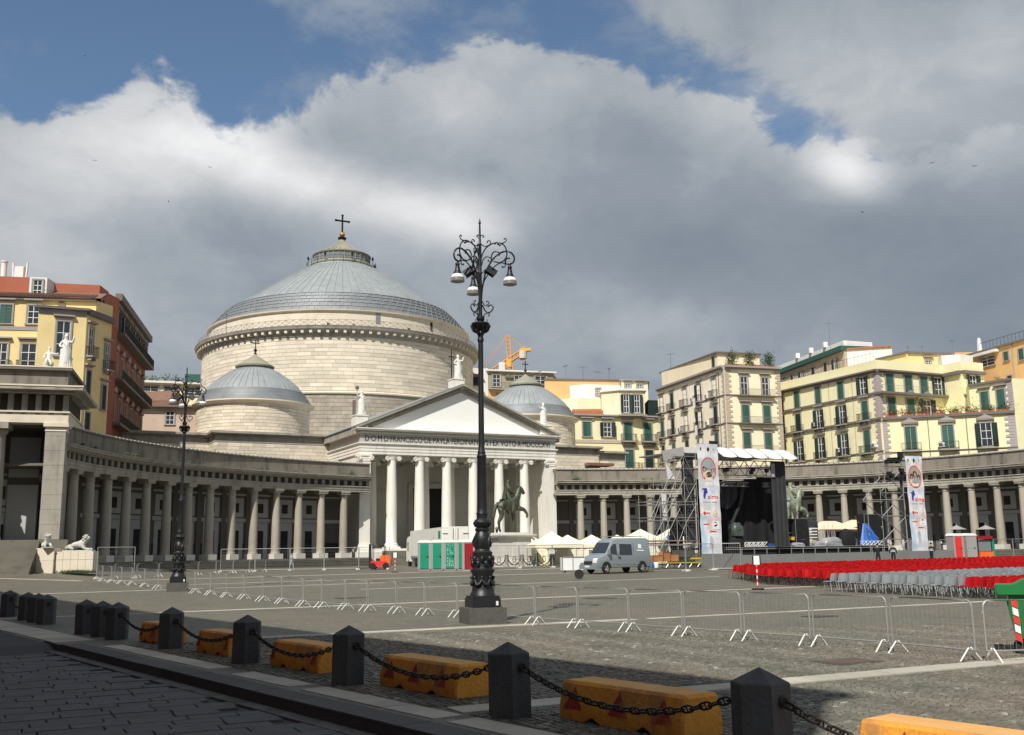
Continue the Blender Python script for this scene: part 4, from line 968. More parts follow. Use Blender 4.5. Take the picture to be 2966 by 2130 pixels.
body(bd, base, [(5, 156), (17, 158), (19, 166), (5, 166)], 20, 27.8, 'orange', 'rear_wall'); body(bd, base, [(4.9, 155.8), (17.1, 157.8), (19, 166), (5, 166)], 27.8, 28.0, 'trimd', 'rear_cornice')
body(bd, base, [(16.2, 150), (20.3, 151.2), (21.5, 160), (17, 160)], 20, 26.5, 'cream2', 'rear_block'); body(bd, base, [(15.9, 149.7), (20.5, 150.9), (21.6, 160), (17, 160)], 26.5, 26.7, 'trim', 'rear_cornice')
for s_ in (1.0, 2.9): win(bd, base, (16.2, 150), 16.3, s_, 25.6, 'g', .8, .8, False, 1)
mb = MB(); mb.slab([(x - base[0], y - base[1]) for x, y in [(8.6, 141.8), (13.5, 143.5), (13, 147), (8.6, 147)]], lambda x, y: 15.3, lambda x, y: 15.9 + .2 * (y - 2)); ob('roof_terrace', mb.mesh('rt', 'terra'), bd)
body(bd, base, [(19.2, 143.6), (21.2, 144.2), (21, 148), (19.2, 148)], 20.2, 22.6, 'shutterd', 'dark_pergola')
plants('potted_shrub', 'round green shrub by the dark pergola on the low yellow building', [(20.9, 144.0, 20.4), (20.9, 144.0, 21.1)], .6, 'leaf', 90, 'plant', .13)

# grey and orange block behind the small right dome
A = (-3.93, 165); base = (-3.93, 165, 10); an = 16
bd = thing('apartment_building', 'grey and orange flats with a white roof edge behind the small right dome', 'building', base)
body(bd, base, [A, pt2(A, an, 11.25), (9, 182), (-5, 182)], 10, 27.9, 'orange'); body(bd, base, [pt2(A, an, .02), pt2(A, an, 11.2), (9, 182), (-5, 182)], 27.9, 30.9, 'olive', 'top_storey'); band(bd, base, A, an, 11.25, 30.85, 31.1, .5, 'whiter', False, 0, 'roof_edge', .4)
for s_, w in ((1.4, 1.3), (5.2, 1.5), (9.0, 2.0)): win(bd, base, A, an, s_, 29.3, 'g', w, 2.0)
for s_ in (2.1, 6.6): win(bd, base, A, an, s_, 26.2, 'd', 1.1, 1.8)
band(bd, base, A, an, 11.2, 27.75, 27.95, .8, 'trim', False, 0, 'balcony')
mb = MB()
for i in range(56): x = .1 + i * .2; mb.box(x - .015, x + .015, -.78, -.75, 17.95, 18.9)
mb.box(0, 11.2, -.79, -.74, 18.88, 18.94); ob('railing', mb.mesh('railing', 'rail'), bd, (0, 0, 0), R(an))
for s_ in (3.2, 3.9):
    mb = MB(); mb.box(s_ - .32, s_ + .32, -.35, 0, 19.8, 20.35); mb.box(s_ - .2, s_ + .2, -.37, -.35, 19.85, 20.3); ob('air_conditioner', mb.mesh('ac', 'trimd'), bd, (0, 0, 0), R(an))
body(bd, base, [(-7.6, 164), (-3.95, 165), (-4.4, 176), (-8, 176)], 12, 31.3, 'whiter', 'side_block')
win(bd, base, (-7.6, 164), an - 1, 1.8, 29.1, 'd', 1.7, 1.4); mb = MB(); mb.prism([(.6, 20.1), (2.8, 20.1), (2.8, 20.2), (.6, 20.2)], -.9, 0); ob('awning', mb.mesh('aw', 'terra'), bd, (-3.7, -1, 0), R(15))

# pinkish building with the green cornice
A = (54.59, 165); base = (54.59, 165, 10)
bd = thing('apartment_building', 'faded pink building with dark green cornice behind the quoined yellow one', 'building', base)
body(bd, base, [pt2(A, 101.8, 26), A, (60, 167), (60, 190)], 10, 33.6, 'pinkish'); body(bd, base, [pt2(pt2(A, 101.8, 26), 190, .6), pt2(A, 200, .7), (60, 166), (60, 190)], 33.5, 34.3, 'shutter', 'green_cornice'); body(bd, base, [pt2(A, 101.8, 26), A, (60, 167), (60, 190)], 34.3, 35.2, 'whiter', 'parapet')
for s_, k in ((2.86, 'o'), (6.3, 'd'), (10.6, 'd'), (14.6, 'o'), (18.5, 'd'), (22, 'o')): win(bd, base, A, 101.8, s_, 31.4, k, 1.0, 2.3, True)
band(bd, base, A, 101.8, 26, 29.3, 29.6, .5, 'quoinc', True)
mb = MB()
for i in range(60): x = i * .42; mb.box(x - .06, x + .06, .35, .5, 19.6, 20.4)
mb.box(0, 26, .3, .55, 20.4, 20.52); ob('balustrade', mb.mesh('bal', 'terra'), bd, (0, 0, 0), R(101.8))
body(bd, base, [(54.9, 164.6), (61.5, 162.5), (63, 170), (56, 170)], 20, 33.6, 'whiter', 'white_wing'); band(bd, base, (54.9, 164.6), -17.7, 6.9, 33.5, 33.75, .3, 'terra')
mb = MB()
for k in range(7): x = 1 + k * .85; mb.bar((x, -.4, 19), (x, -.4, 23.2), .05)
ob('pergola_posts', mb.mesh('pp', 'whiter'), bd, (.3, -.4, 0), R(-17.7))
for s_ in (6, 11, 16):
    mb = MB(); x, y = pt2(A, 101.8, s_); mb.box(x - .35, x + .35, y - .35, y + .35, 35.2, 36.1); ob('chimney', mb.mesh('chim', 'whiter'), bd, (-base[0], -base[1], -10))
# orange building at the right edge
A = (72.96, 150); base = (72.96, 150, 10)
bd = thing('apartment_building', 'orange rendered building with small green windows at the right edge', 'building', base)
body(bd, base, [(68.5, 168), A, (74.2, 145.2), (95, 150), (95, 168)], 10, 30.85, 'orange'); body(bd, base, [(68.2, 168), (72.6, 150), (74.0, 144.8), (95, 149.5), (95, 168)], 30.8, 31.05, 'trimd', 'cornice')
win(bd, base, A, -76, 1.1, 29.2, 'c', 1.0, 1.3); win(bd, base, A, -76, 4.2, 28.9, 'c', 1.0, 1.6); win(bd, base, A, -76, 1.4, 25.6, 'd', .9, 1.2)
win(bd, base, A, -76, -3.0, 29.2, 'g', 3.2, 1.5); band(bd, base, (A[0] - 1.4, A[1] + 5.6), -76, 5.5, 30.2, 30.6, .8, 'whiter', False, 0, 'canopy')
mb = MB(); mb.bar((2.4, -.1, 8), (2.4, -.1, 20.7), .07); ob('drainpipe', mb.mesh('pipe', 'trim'), bd, (0, 0, 0), R(-76))
mb = MB()
for i in range(14): x = -5 + i * .8; mb.bar((x, .3, 21), (x, .3, 22.3), .03)
mb.bar((-5, .3, 22.3), (5.5, .3, 22.3), .03); ob('roof_railing', mb.mesh('rr', 'iron'), bd, (0, 0, 0), R(-76))
mb = MB(); mb.lathe([(.5, 31), (.42, 34.2), (.3, 35.9), (.2, 36.3)], 10); tag(ob('chimney_cowl', mb.mesh('cowl', 'whiter', True), None, (79.2, 170, 0)), 'tall white pointed chimney rising behind the roofs at right', 'chimney')
body(bd, base, [(74, 168), (86, 168), (86, 172), (74, 172)], 10, 33.5, 'orange', 'rear_block')

# ---- left side
A = (-44.21, 106); base = (-44.28, 104, 3); an = -170.2
bd = thing('apartment_building', 'ochre yellow building with grey window surrounds above the left pavilion', 'building', base)
body(bd, base, [pt2(A, an, 18), A, (-43.42, 108.5), (-46.5, 113), (-60, 116)], 3, 28.6, 'yellow1')
band(bd, base, A, an, 18, 28.45, 28.75, .35, 'trimd', True)
BA = (-44.28, 104); ba = -155.9; BB = pt2(BA, ba, 4.58)
body(bd, base, [BB, BA, (-43.42, 108.5), (-49, 107.5)], 3, 27.0, 'yellow1', 'projecting_bay')
band(bd, base, BA, ba, 4.58, 26.4, 26.95, .06, 'trim', True); band(bd, base, BA, ba, 4.58, 26.95, 27.2, .45, 'trimd', True, 0, 'cornice', .3); band(bd, base, BA, 79.1, 4.6, 26.6, 27.2, .4, 'trimd', False)
win(bd, base, BA, ba, 2.15, 23.9, 'g', 1.3, 3.6, True, 1)
win(bd, base, BA, 79.1, .85, 23.9, 'g', .7, 2.9, False, 1, 1.2); win(bd, base, BA, 79.1, .8, 19.5, 'd', .7, 2.6, False, 1); win(bd, base, BA, 79.1, 3.9, 22.8, 'g', .7, 2.6, False, 1, 1.2); win(bd, base, BA, 79.1, 3.7, 18.4, 'd', .7, 2.6, False, 1)
win(bd, base, BA, 79.1, 1.0, 15.3, 'd', .8, 2.2)
for s_, k1_, k2_ in ((6.2, 'g', 'g'), (8.9, 'c', 'g'), (11.6, 'c', 'g'), (14.5, 'g', 'c')): win(bd, base, A, an, s_, 26.9, k1_, 1.15, 2.0, True, 1); win(bd, base, A, an, s_ + .2, 22.4, k2_, 1.5 if s_ < 7 else 1.2, 2.7, True, 1, 2.2 if s_ > 7 else 2.0)
band(bd, base, A, an, 18, 25.2, 25.6, .07, 'trim', True, 5)
mb = MB(); mb.lathe([(.02, -.06), (.28, -.06), (.38, -.1), (.38, .02)], 18); mb.xf(Matrix.Rotation(PI / 2, 4, 'X')); ob('round_vent', mb.mesh('oculus', 'trimd', True), bd, (pt2(A, an, 3.44)[0] - base[0] + .0, pt2(A, an, 3.44)[1] - base[1] - .12, 28.0 - 3), R(an + 180))
# attic: tiled slope, red walls and a dormer
mb = MB(); q0, q1 = pt2(A, an, -.6), pt2(A, an, 18); f2 = lambda p, z: (p[0] - base[0], p[1] - base[1], z - base[2])
mb.add([f2((q0[0], q0[1] - .5), 28.75), f2((q1[0], q1[1] - .5), 28.75), f2((q1[0], q1[1] + 3.5), 30.3), f2((q0[0] - 1, q0[1] + 3.5), 30.3), f2((-46.3, 113), 28.8), f2((-46, 113), 30.3)], [(0, 1, 2, 3), (0, 3, 5, 4)])
tr = ob('tiled_roof', mb.mesh('troof', 'tile'), bd)
mb = MB()
for i in range(60):
    x = i * .3; mb.tube([(x, -.5, 0), (x, 1.6, .82)], .07, 5)
ob('roof_tiles', mb.mesh('rtiles', 'tile'), tr, (q1[0] - base[0], q1[1] - base[1] - .0, 28.85 - 3), R(an + 180), kind='stuff')
body(bd, base, [(-64, 104.6), (-51.8, 107.2), (-51.8, 112), (-64, 112)], 28.5, 31.6, 'redo', 'attic_wall'); body(bd, base, [(-50.5, 108.8), (-45.6, 110), (-45.8, 113), (-50.5, 113)], 28.6, 31.4, 'redo', 'attic_wall')
body(bd, base, [(-51.8, 106.6), (-50.1, 107.0), (-50.2, 110), (-51.8, 110)], 28.9, 31.5, 'whiter', 'dormer'); win(bd, base, (-51.8, 106.6), 13, .85, 30.3, 'g', .9, 1.7)
mb = MB(); mb.add([f2((-46.5, 109), 30.2), f2((-44.4, 108.5), 29.2), f2((-46.0, 113.0), 29.3), f2((-46.6, 111.0), 31.0)], [(0, 1, 3), (1, 2, 3), (0, 3, 2)]); ob('hipped_roof', mb.mesh('hip', 'tile'), bd)
for x, w, nm in ((-56.4, .35, 'round'),):
    mb = MB(); mb.lathe([(.32, 31.5), (.3, 34.1), (.38, 34.15), (.38, 34.3)], 12); ob('chimney', mb.mesh('ch', 'whiter', True), bd, (x - base[0], 110 - base[1], -3))
mb = MB()
for s_ in (-1, 1): mb.box(s_ * .65 - .06, s_ * .65 + .06, -.3, .3, 31.5, 32.2); mb.prism([(s_ * .7 - .07, 32), (s_ * .7 + .07, 32), (s_ * .45 + .07 + s_ * .35, 34.1), (s_ * .45 - .07 + s_ * .35, 34.1)], -.1, .1)
mb.box(-.5, .5, -.3, .3, 31.6, 33.6); ob('roof_frame', mb.mesh('rf', 'whiter'), bd, (-54.6 - base[0], 110 - base[1], -3))

A = (-47.8, 120); base = (-47.8, 120, 3); an = 101.5
bd = thing('palazzo', 'dark red building with long black balconies receding behind the ochre one', 'building', base)
body(bd, base, [(-62, 117), A, pt2(A, an, 25.6), (-66, 148)], 3, 32.6, 'redb'); band(bd, base, A, an, 25.6, 32.2, 33.05, .8, 'trimd', False, 0, 'cornice'); band(bd, base, A, an, 25.6, 31.6, 32.2, .3, 'trimd')
body(bd, base, [(-55, 115.4), (-47.56, 116), (-47.22, 119.9), (-56, 119)], 28.6, 32.3, 'redo', 'front_annexe'); body(bd, base, [(-55, 115.45), (-47.6, 116.05), (-47.26, 119.9), (-56, 119)], 3, 28.6, 'redb', 'front_wall')
for i in range(6):
    s_ = 1.9 + i * 4.25
    win(bd, base, A, an, s_, 29.9, 'o', 1.3, 2.8, False, 1); win(bd, base, A, an, s_, 24.6, 'd', 1.3, 2.9, False, 2); win(bd, base, A, an, s_, 19.4, 'd', 1.4, 3.0, False, 2)
for z in (28.3, 22.7, 17.4):
    band(bd, base, A, an, 25, z - .3, z, 1.3, 'trimd', False, .3, 'long_balcony')
    mb = MB()
    for i in range(124): x = .35 + i * .2; mb.box(x - .02, x + .02, -1.28, -1.24, z - 3, z - 2)
    mb.box(.3, 25, -1.3, -1.22, z - 2, z - 1.94); ob('railing', mb.mesh('railing', 'iron'), bd, (0, 0, 0), R(an))
win(bd, base, (-55, 117.6), 4, 6.0, 24.0, 'd', .8, 2.6)
# distant low houses
base = (-62, 175, 8)
bd = thing('house', 'distant cream house with a long dark window band and roof garden left of the church', 'house', base)
body(bd, base, [(-70, 172), (-64.7, 175), (-54, 178.5), (-54, 195), (-70, 195)], 8, 31.9, 'cream2'); LB = (-64.7, 175); lan2 = 18
for s_, w in ((1.9, 2.6), (5.3, 2.4), (9.2, 3.0)): win(bd, base, LB, lan2, s_, 30.2, 'g', w, 1.5)
band(bd, base, LB, lan2, 11, 31.4, 31.7, .8, 'whiter'); body(bd, base, [(-57.5, 177), (-54, 178), (-54, 186), (-57.5, 186)], 31.9, 33.2, 'shutter', 'green_shed')
mb = MB(); mb.slab([(x - base[0], y - base[1]) for x, y in [(-63.5, 166), (-57, 168), (-58, 176), (-64.5, 174.5)]], lambda x, y: 15, lambda x, y: 18.6 + .36 * (y + 9)); ob('patched_tile_roof', mb.mesh('ptr', 'tile'), bd)
body(bd, base, [(-64.5, 164.3), (-52, 167), (-52, 176), (-64.5, 174)], 8, 26.0, 'pinkish', 'front_house'); band(bd, base, (-64.5, 164.3), 12.2, 12.8, 25.7, 26.0, .9, 'trimd')
for s_, k in ((3.4, 'c'), (8.6, 'g')): win(bd, base, (-64.5, 164.3), 12.2, s_, 24.0, k, 1.3, 2.2)
for i, (x, y) in enumerate([(-64, 175.5), (-62.5, 176), (-60.5, 176.5), (-59, 177)]):
    plants('roof_garden_plant', 'dry hanging plant on the distant cream house roof, %s from the left' % OW[i], [(x, y, 31.9)], .9, 'leaf', 90, 'plant', .25, grp='plants on the distant roof')

def acbox(par, base, A, ang, s, z, flip=False):
    u = (math.cos(R(ang)), math.sin(R(ang))); loc = (A[0] + u[0] * s - base[0], A[1] + u[1] * s - base[1], z - base[2])
    mb = MB(); mb.box(-.42, .42, -.34, .0, 0, .6); f = ob('air_conditioner', mb.mesh('ac', 'whiter'), par, loc, R(ang) + (PI if flip else 0)); mb = MB(); mb.lathe([(.0, -.36), (.24, -.36), (.24, -.34)], 12); mb.xf(Matrix.Translation((-.08, 0, .3)) @ Matrix.Rotation(-PI / 2, 4, 'X') @ Matrix.Translation((0, 0, .7 - .0))) if False else None
    mb = MB(); mb.box(-.3, .16, -.355, -.34, .08, .52); ob('fan_grille', mb.mesh('fg', 'trimd'), f)
bs_ = {o.get('label', '')[:22]: o for o in COL.objects if o.get('category') == 'building'}
Bc = bs_['cream corner building '[:22]]; Bq = bs_['pale yellow building with mauve'[:22]]
for s_, z in ((5.6, 20.3), (10.2, 24.6), (14.9, 20.4), (10.4, 16.6), (5.4, 24.4), (19.3, 16.5)): acbox(Bc, (31.53, 150, 5), (31.53, 150), 107.5, s_, z, True)
for s_, z in ((8.4, 15.0), (1.3, 15.0), (13.2, 19.2)): acbox(Bq, (49.86, 138, 5), (49.86, 138), 114.2, s_, z, True)
acbox(Bq, (49.86, 138, 5), (50.13, 138), -20.3, 7.1, 14.6)
def washing(x, y, z, rz, m, lab):
    t = thing('washing', lab, 'laundry', (x, y, z), rz, 'washing hung on the cream building'); mb = MB(); vs = [(u * .9, -.05 * math.sin(u * 9), -v * 1.5 - .1 * math.sin(u * 3)) for v in (0, .33, .66, 1) for u in (0, .25, .5, .75, 1)]
    mb.add(vs, [(j * 5 + i, j * 5 + i + 1, j * 5 + i + 6, j * 5 + i + 5) for j in range(3) for i in range(4)]); ob('cloth', mb.mesh('cloth', m, True), t); mb = MB(); mb.bar((-.4, 0, .03), (1.5, 0, .03), .01); ob('line', mb.mesh('line', 'iron'), t)
q_ = pt2((31.53, 150), 107.5, 8.8); washing(q_[0] - .75, q_[1] - .2, 24.9, R(107.5 + 180), 'wframe', 'white sheet hung out on the left face of the cream building')
q_ = pt2((31.53, 150), 107.5, 8.4); washing(q_[0] - .8, q_[1] - .2, 20.6, R(107.5 + 180), 'whiter', 'pale washing below the white sheet on the cream building')
# ---------------------------------------------------------------- left pavilion
A = (-35.26, 80.5); an = -163.8
pv = thing('pavilion', 'tall grey stone pavilion with a stained attic at the left end of the colonnade', 'building', (*A, 0), R(an))   # local x runs left, y back negative
def PB(name, boxes, m, **k):
    mb = MB()
    for b_ in boxes: mb.box(*b_)
    return ob(name, mb.mesh(name, m), pv, **k)
# local: x = s (leftwards, nearer), outward (towards the square) = +y
PB('floor', [(-.6, 14, -9, .6, -.2, 3.05)], 'steps')
mb = MB()
for i in range(13): mb.box(1.35, 14, .6, .7 + .32 * (13 - i), .2, .75 + .18 * i)
ob('steps', mb.mesh('psteps', 'steps'), pv)
for x0, x1 in ((.1, 1.6), (9.6, 11.1)):
    mb = MB(); z = 3.08; k = 0
    while z < 11.45:
        h = min(1.15, 11.5 - z); mb.box(x0 + rnd.uniform(0, .015), x1 - rnd.uniform(0, .015), -1.5, rnd.uniform(0, .015), z, z + h - .015); z += h
    pr2 = ob('pier', mb.mesh('pier', 'pip_l'), pv)
    mb = MB(); mb.box(x0 - .04, x1 + .04, -1.5, .05, 11.5, 11.56); mb.box(x0 - .02, x1 + .02, -1.5, .03, 11.56, 11.85); mb.box(x0 - .2, x1 + .15, -1.5, .2, 11.85, 12.15); ob('capital', mb.mesh('cap', 'stone'), pr2)
mb = MB(); mb.lathe([(.95, 3.05), (.9, 3.3), (.85, 3.35), (.82, 6), (.74, 11.2), (.9, 11.4), (.95, 11.6)], 24); mb.box(-1.05, 1.05, -1.05, 1.05, 11.65, 12.15)
ob('column', mb.mesh('pvcol', 'pip_l', True, 30), pv, (5.3, -.8, 0))
PB('architrave', [(-.02, 14, -1.5, .05, 12.15, 12.95), (-.02, 1.0, -9, -1.5, 12.15, 12.95)], 'stone')
PB('architrave_ledge', [(-.12, 14, -1.5, .18, 12.95, 13.07), (-.12, .5, -9, -1.5, 12.95, 13.07)], 'stone')
PB('frieze', [(0, 14, -1.5, -.25, 13.07, 14.45), (.2, .5, -9, -1.5, 13.07, 14.45)], 'metope')
for i in range(14): mb = MB(); mb.box(-.2, .2, -.26, .02, 13.1, 14.42); mb.box(-.2, .2, 0, .06, 12.78, 12.9); ob('triglyph', cached('ptri', lambda: mb.mesh('triglyph', 'pip_l')), pv, (.25 + i * 1.0, 0, 0))
PB('cornice', [(-.5, 14, -9, .6, 14.45, 14.65), (-1.1, 14, -9.5, 1.15, 14.65, 14.95)], 'pip_l'); PB('cornice_edge', [(-1.15, 14, 1.0, 1.2, 14.9, 15.02)], 'stone')
PB('attic', [(.2, 14, -8.6, -.1, 14.95, 16.35)], 'attic'); PB('attic_cornice', [(-.1, 14, -9, .25, 16.35, 16.6)], 'trimd'); PB('attic_cornice_edge', [(-.12, 14, .1, .28, 16.55, 16.66)], 'stone')
PB('porch_wall', [(1.0, 14, -5.2, -5.0, 3, 12.2)], 'wallgrey'); PB('wall_panel', [(2.6, 4.9, -5.0, -4.9, 3.05, 7.6), (2.6, 4.9, -5.0, -4.9, 8.2, 11.5), (6.2, 9.0, -5.0, -4.9, 3.05, 7.6)], 'panelgrey')
PB('dark_doorway', [(1.7, 2.5, -5.0, -4.88, 3.05, 7.7)], 'dark'); PB('arch_pier', [(1.5, 2.4, -4.86, -3.8, 7.9, 8.4), (1.55, 2.3, -4.86, -4.2, 8.4, 11)], 'pip_l')
PB('side_wall', [(0.35, 1.0, -9, -1.5, 0, 12.2)], 'pip_l'); PB('porch_ceiling', [(1, 14, -5, -1.5, 12.0, 12.2)], 'wallgrey')
# ---------------------------------------------------------------- materials for the small things
M['bollard'] = mat('dark_basalt_bollard', (.062, .063, .065), .75, .14, 2.2, .22, .5, rand=.15, dirt=(.10, .11, .105), dirtamt=.6, streak=2.0)
M['chain'] = mat('rusty_dark_chain', (.045, .035, .03), .5, .25, 6, .2, .2, metal=.6)
M['ybar'] = mat('worn_orange_yellow_paint', (.74, .31, .04), .8, .16, 2.4, .22, .5, dirt=(.30, .17, .08), dirtamt=.75, streak=2.2)
M['ytop'] = mat('faded_yellow_concrete', (.66, .36, .12), .85, .12, 2, .1, .3, dirt=(.6, .45, .25), dirtamt=.4)
M['ytri'] = mat('red_triangle_paint', (.30, .03, .018), .8, .2, 4, .2, dirt=(.45, .2, .05), dirtamt=.7)
M['castiron'] = mat('black_cast_iron', (.022, .023, .025), .42, .18, 3, .08, .25, metal=.4, spec=.6)
M['ironstone'] = mat('blackened_stone_plinth', (.10, .095, .085), .85, .22, 2, .12, .3, dirt=(.05, .05, .048), dirtamt=.6)
M['bellglass'] = mat('milky_lamp_glass', (.80, .80, .78), .35, .03, 2)
M['bellrim'] = mat('clear_lamp_bowl', (.20, .19, .17), .3, .15, 6)
M['galv'] = mat('galvanised_steel', (.40, .40, .385), .45, .10, 4, metal=.5)
M['scaf'] = mat('dull_scaffold_tube', (.26, .26, .25), .6, .12, 4, metal=.3)
M['galvw'] = mat('pale_steel_foot', (.78, .77, .73), .5, .05, 4)
M['redp'] = mat('red_plastic', (.52, .014, .016), .38, .06, 2, rand=.12, island=0)
M['redpi'] = mat('red_plastic_joined', (.50, .014, .016), .42, .06, 2, island=.25)
M['greyp'] = mat('grey_plastic', (.33, .36, .37), .4, .05, 2, rand=.08)
M['greypi'] = mat('grey_plastic_joined', (.33, .36, .37), .4, .05, 2, island=.08)
M['legd'] = mat('dark_chair_leg', (.06, .06, .06), .5, .1, 2, metal=.4)
M['legg'] = mat('grey_chair_leg', (.30, .31, .31), .5, .1, 2, metal=.4)
M['green'] = mat('green_plastic', (.008, .26, .15), .45, .08, 1.5)
M['greenb'] = mat('bin_green_plastic', (.012, .17, .045), .45, .08, 1.5)
M['dred'] = mat('dark_red_plastic', (.28, .008, .014), .45, .08, 1.5)
M['tgrey'] = mat('grey_toilet_shell', (.33, .32, .30), .6, .06, 1.5)
M['whitep'] = mat('white_plastic', (.80, .80, .78), .5, .03, 2)
M['truck'] = mat('white_truck_panel', (.80, .79, .72), .55, .04, .6, dirt=(.5, .48, .42), dirtamt=.3)
M['black'] = mat('black_cloth', (.012, .012, .013), .85, .3, 1.2, .1, .2)
M['blackm'] = mat('charcoal_mesh_sheet', (.035, .036, .038), .9, .2, .6, .05)
M['rubber'] = mat('rubber', (.02, .02, .02), .8, .1, 3)
M['van'] = mat('grey_blue_van_paint', (.30, .345, .365), .26, .03, 1, metal=.35, spec=.6)
M['vanp'] = mat('grey_bumper', (.22, .24, .25), .55, .05, 1)
M['bronze'] = mat('green_bronze_patina', (.085, .095, .062), .5, .30, 1.6, .15, .3, metal=.35, dirt=(.035, .036, .028), dirtamt=.7)
M['bronzel'] = mat('pale_green_bronze', (.27, .30, .22), .55, .25, 1.6, .15, .3, metal=.2, dirt=(.12, .12, .09), dirtamt=.6)
M['statue'] = mat('white_marble_statue', (.72, .71, .66), .7, .08, 2, .05, .2, dirt=(.35, .33, .29), dirtamt=.4)
M['lion'] = mat('weathered_white_lion', (.50, .50, .46), .8, .12, 3, .1, .3, dirt=(.33, .33, .30), dirtamt=.5)
M['tent'] = mat('cream_tent_fabric', (.80, .76, .58), .85, .03, .8)
M['tentw'] = mat('white_canopy_sheet', (.66, .66, .64), .7, .03, .8)
M['beige'] = mat('beige_umbrella_cloth', (.78, .58, .42), .85, .05, 1)
M['brownc'] = mat('brown_trim', (.12, .06, .04), .8, .1, 1)
M['blue'] = mat('blue_tarpaulin', (.02, .12, .42), .45, .25, 1.5, .1, .3)
M['tarp'] = mat('dull_plastic_tarp', (.07, .085, .075), .35, .35, 1.5, .2, .4)
M['clear'] = mat('grey_plastic_wrap', (.30, .30, .31), .3, .3, 1.5, .2, .4)
M['ply'] = mat('grey_painted_hoarding', (.20, .205, .20), .7, .06, .7, .02, dirt=(.15, .15, .145), dirtamt=.4)
M['wood'] = mat('orange_brown_crate', (.42, .17, .05), .75, .2, 2, .1)
M['yel'] = mat('yellow_metal_beam', (.62, .42, .04), .6, .1, 2)
M['orange2'] = mat('orange_machine_paint', (.80, .14, .03), .45, .06, 1)
M['crane'] = mat('crane_yellow', (.80, .40, .07), .6, .06, .5)
M['skin'] = mat('skin', (.45, .27, .19), .6, .05, 4)
M['hair'] = mat('dark_hair', (.02, .015, .012), .8, .1, 4)
M['navy'] = mat('dark_uniform', (.015, .016, .02), .85, .15, 4)
M['hivis'] = mat('pale_reflective_band', (.75, .76, .74), .5, .05, 4)
M['denim'] = mat('pale_blue_cotton', (.40, .46, .52), .85, .08, 4)
M['blueprint'] = mat('blue_print', (.02, .05, .35), .7, .05, 3)
M['redprint'] = mat('red_print', (.70, .03, .03), .7, .05, 3)
def banner_mat():
    m = bpy.data.materials.new('printed_banner'); m.use_nodes = True; h = G(m.node_tree); bs = m.node_tree.nodes['Principled BSDF']; bs.inputs['Roughness'].default_value = .6
    co = h.n('ShaderNodeTexCoord').outputs['Object']
    c = h.mix(h.ss(h.noise(co, .9, 3, .6), .40, .62), (.60, .61, .63), (.80, .80, .80))
    c = h.mix(h.m('MULTIPLY', h.ss(h.noise(co, .65, 2, .5), .54, .66), .55), c, (.72, .42, .36))
    mp = h.n('ShaderNodeMapping'); h.l(co, mp.inputs[0]); mp.inputs['Location'].default_value = (7, 3, 1)
    c = h.mix(h.m('MULTIPLY', h.ss(h.noise(mp.outputs[0], .8, 2, .5), .55, .66), .55), c, (.30, .55, .72))
    h.l(c, bs.inputs['Base Color']); return m
M['banner'] = banner_mat()

# ---------------------------------------------------------------- bollards and chains
mb = MB(); hx = [(.285 * math.cos(R(30 + 60 * k)), .285 * math.sin(R(30 + 60 * k))) for k in range(6)]
vs = [(x * 1.02, y * 1.02, -.05) for x, y in hx] + [(x, y, .775) for x, y in hx] + [(x * .97, y * .97, .79) for x, y in hx] + [(0, 0, .925)]
mb.add(vs, [(i, (i + 1) % 6, 6 + (i + 1) % 6, 6 + i) for i in range(6)] + [(6 + i, 6 + (i + 1) % 6, 12 + (i + 1) % 6, 12 + i) for i in range(6)] + [(12 + i, 12 + (i + 1) % 6, 18) for i in range(6)])
bol_m = mb.mesh('bollard_shaft', 'bollard')
mb = MB()
for s_ in (-1, 1):
    q = MB(); q.tube([(s_ * .27 + .0, .045 * math.cos(a_), .62 + .045 * math.sin(a_)) for a_ in np.linspace(0, 2 * PI, 10)[:-1]], .016, 5, closed=True); mb.add(q.v, q.f)
    mb.box(s_ * .22, s_ * .275, -.03, .03, .58, .66)
ring_m = mb.mesh('chain_ring', 'chain')
bps = [(20.05, 1.42), (16.0, 1.45), (11.68, 1.47), (7.43, 1.55), (3.08, 1.6), (-.72, 1.52), (-1.95, 1.5), (-3.3, 1.45), (-8.6, 1.66), (-9.9, 1.68), (-11.3, 1.68), (-14.1, 1.68)]
blab = ['large dark stone bollard nearest the camera at lower right', 'dark stone bollard second nearest, standing alone right of centre', 'dark stone bollard third from the nearest, between two orange barriers', 'dark stone bollard fourth from the nearest, on the dark kerb side', 'dark stone bollard fifth from the nearest, right of the leftmost orange barrier',
        'right bollard of the cluster of three, holding the chain end', 'middle bollard of the right hand cluster of three', 'left bollard of the right hand cluster of three', 'right bollard of the far left cluster of three', 'middle bollard of the far left cluster of three', 'left bollard of the far left cluster of three', 'dark stone bollard cut by the left edge of the picture']
for (p, q), lb in zip(bps, blab):
    x, y = pq(p, q); b_ = thing('bollard', lb, 'bollard', (x, y, gr(x, y)), math.atan2(KD[1], KD[0]) + rnd.uniform(-.04, .04) + R(0), 'stone bollards along the kerb')
    ob('shaft', bol_m, b_); ob('chain_ring', ring_m, b_); b_.rotation_euler[0] = rnd.uniform(-.018, .018); b_.rotation_euler[1] = rnd.uniform(-.018, .018)
mb = MB(); L_, W_ = .062, .036
path = [(L_ * math.cos(a_) + (.022 if math.cos(a_) > 0 else -.022), W_ * math.sin(a_), 0) for a_ in np.linspace(0, 2 * PI, 17)[:-1]]
mb.tube(path, .0125, 6, closed=True); mb.bar((0, -W_, 0), (0, W_, 0), .009, 5); link_m = mb.mesh('chain_link', 'chain', True, 60)
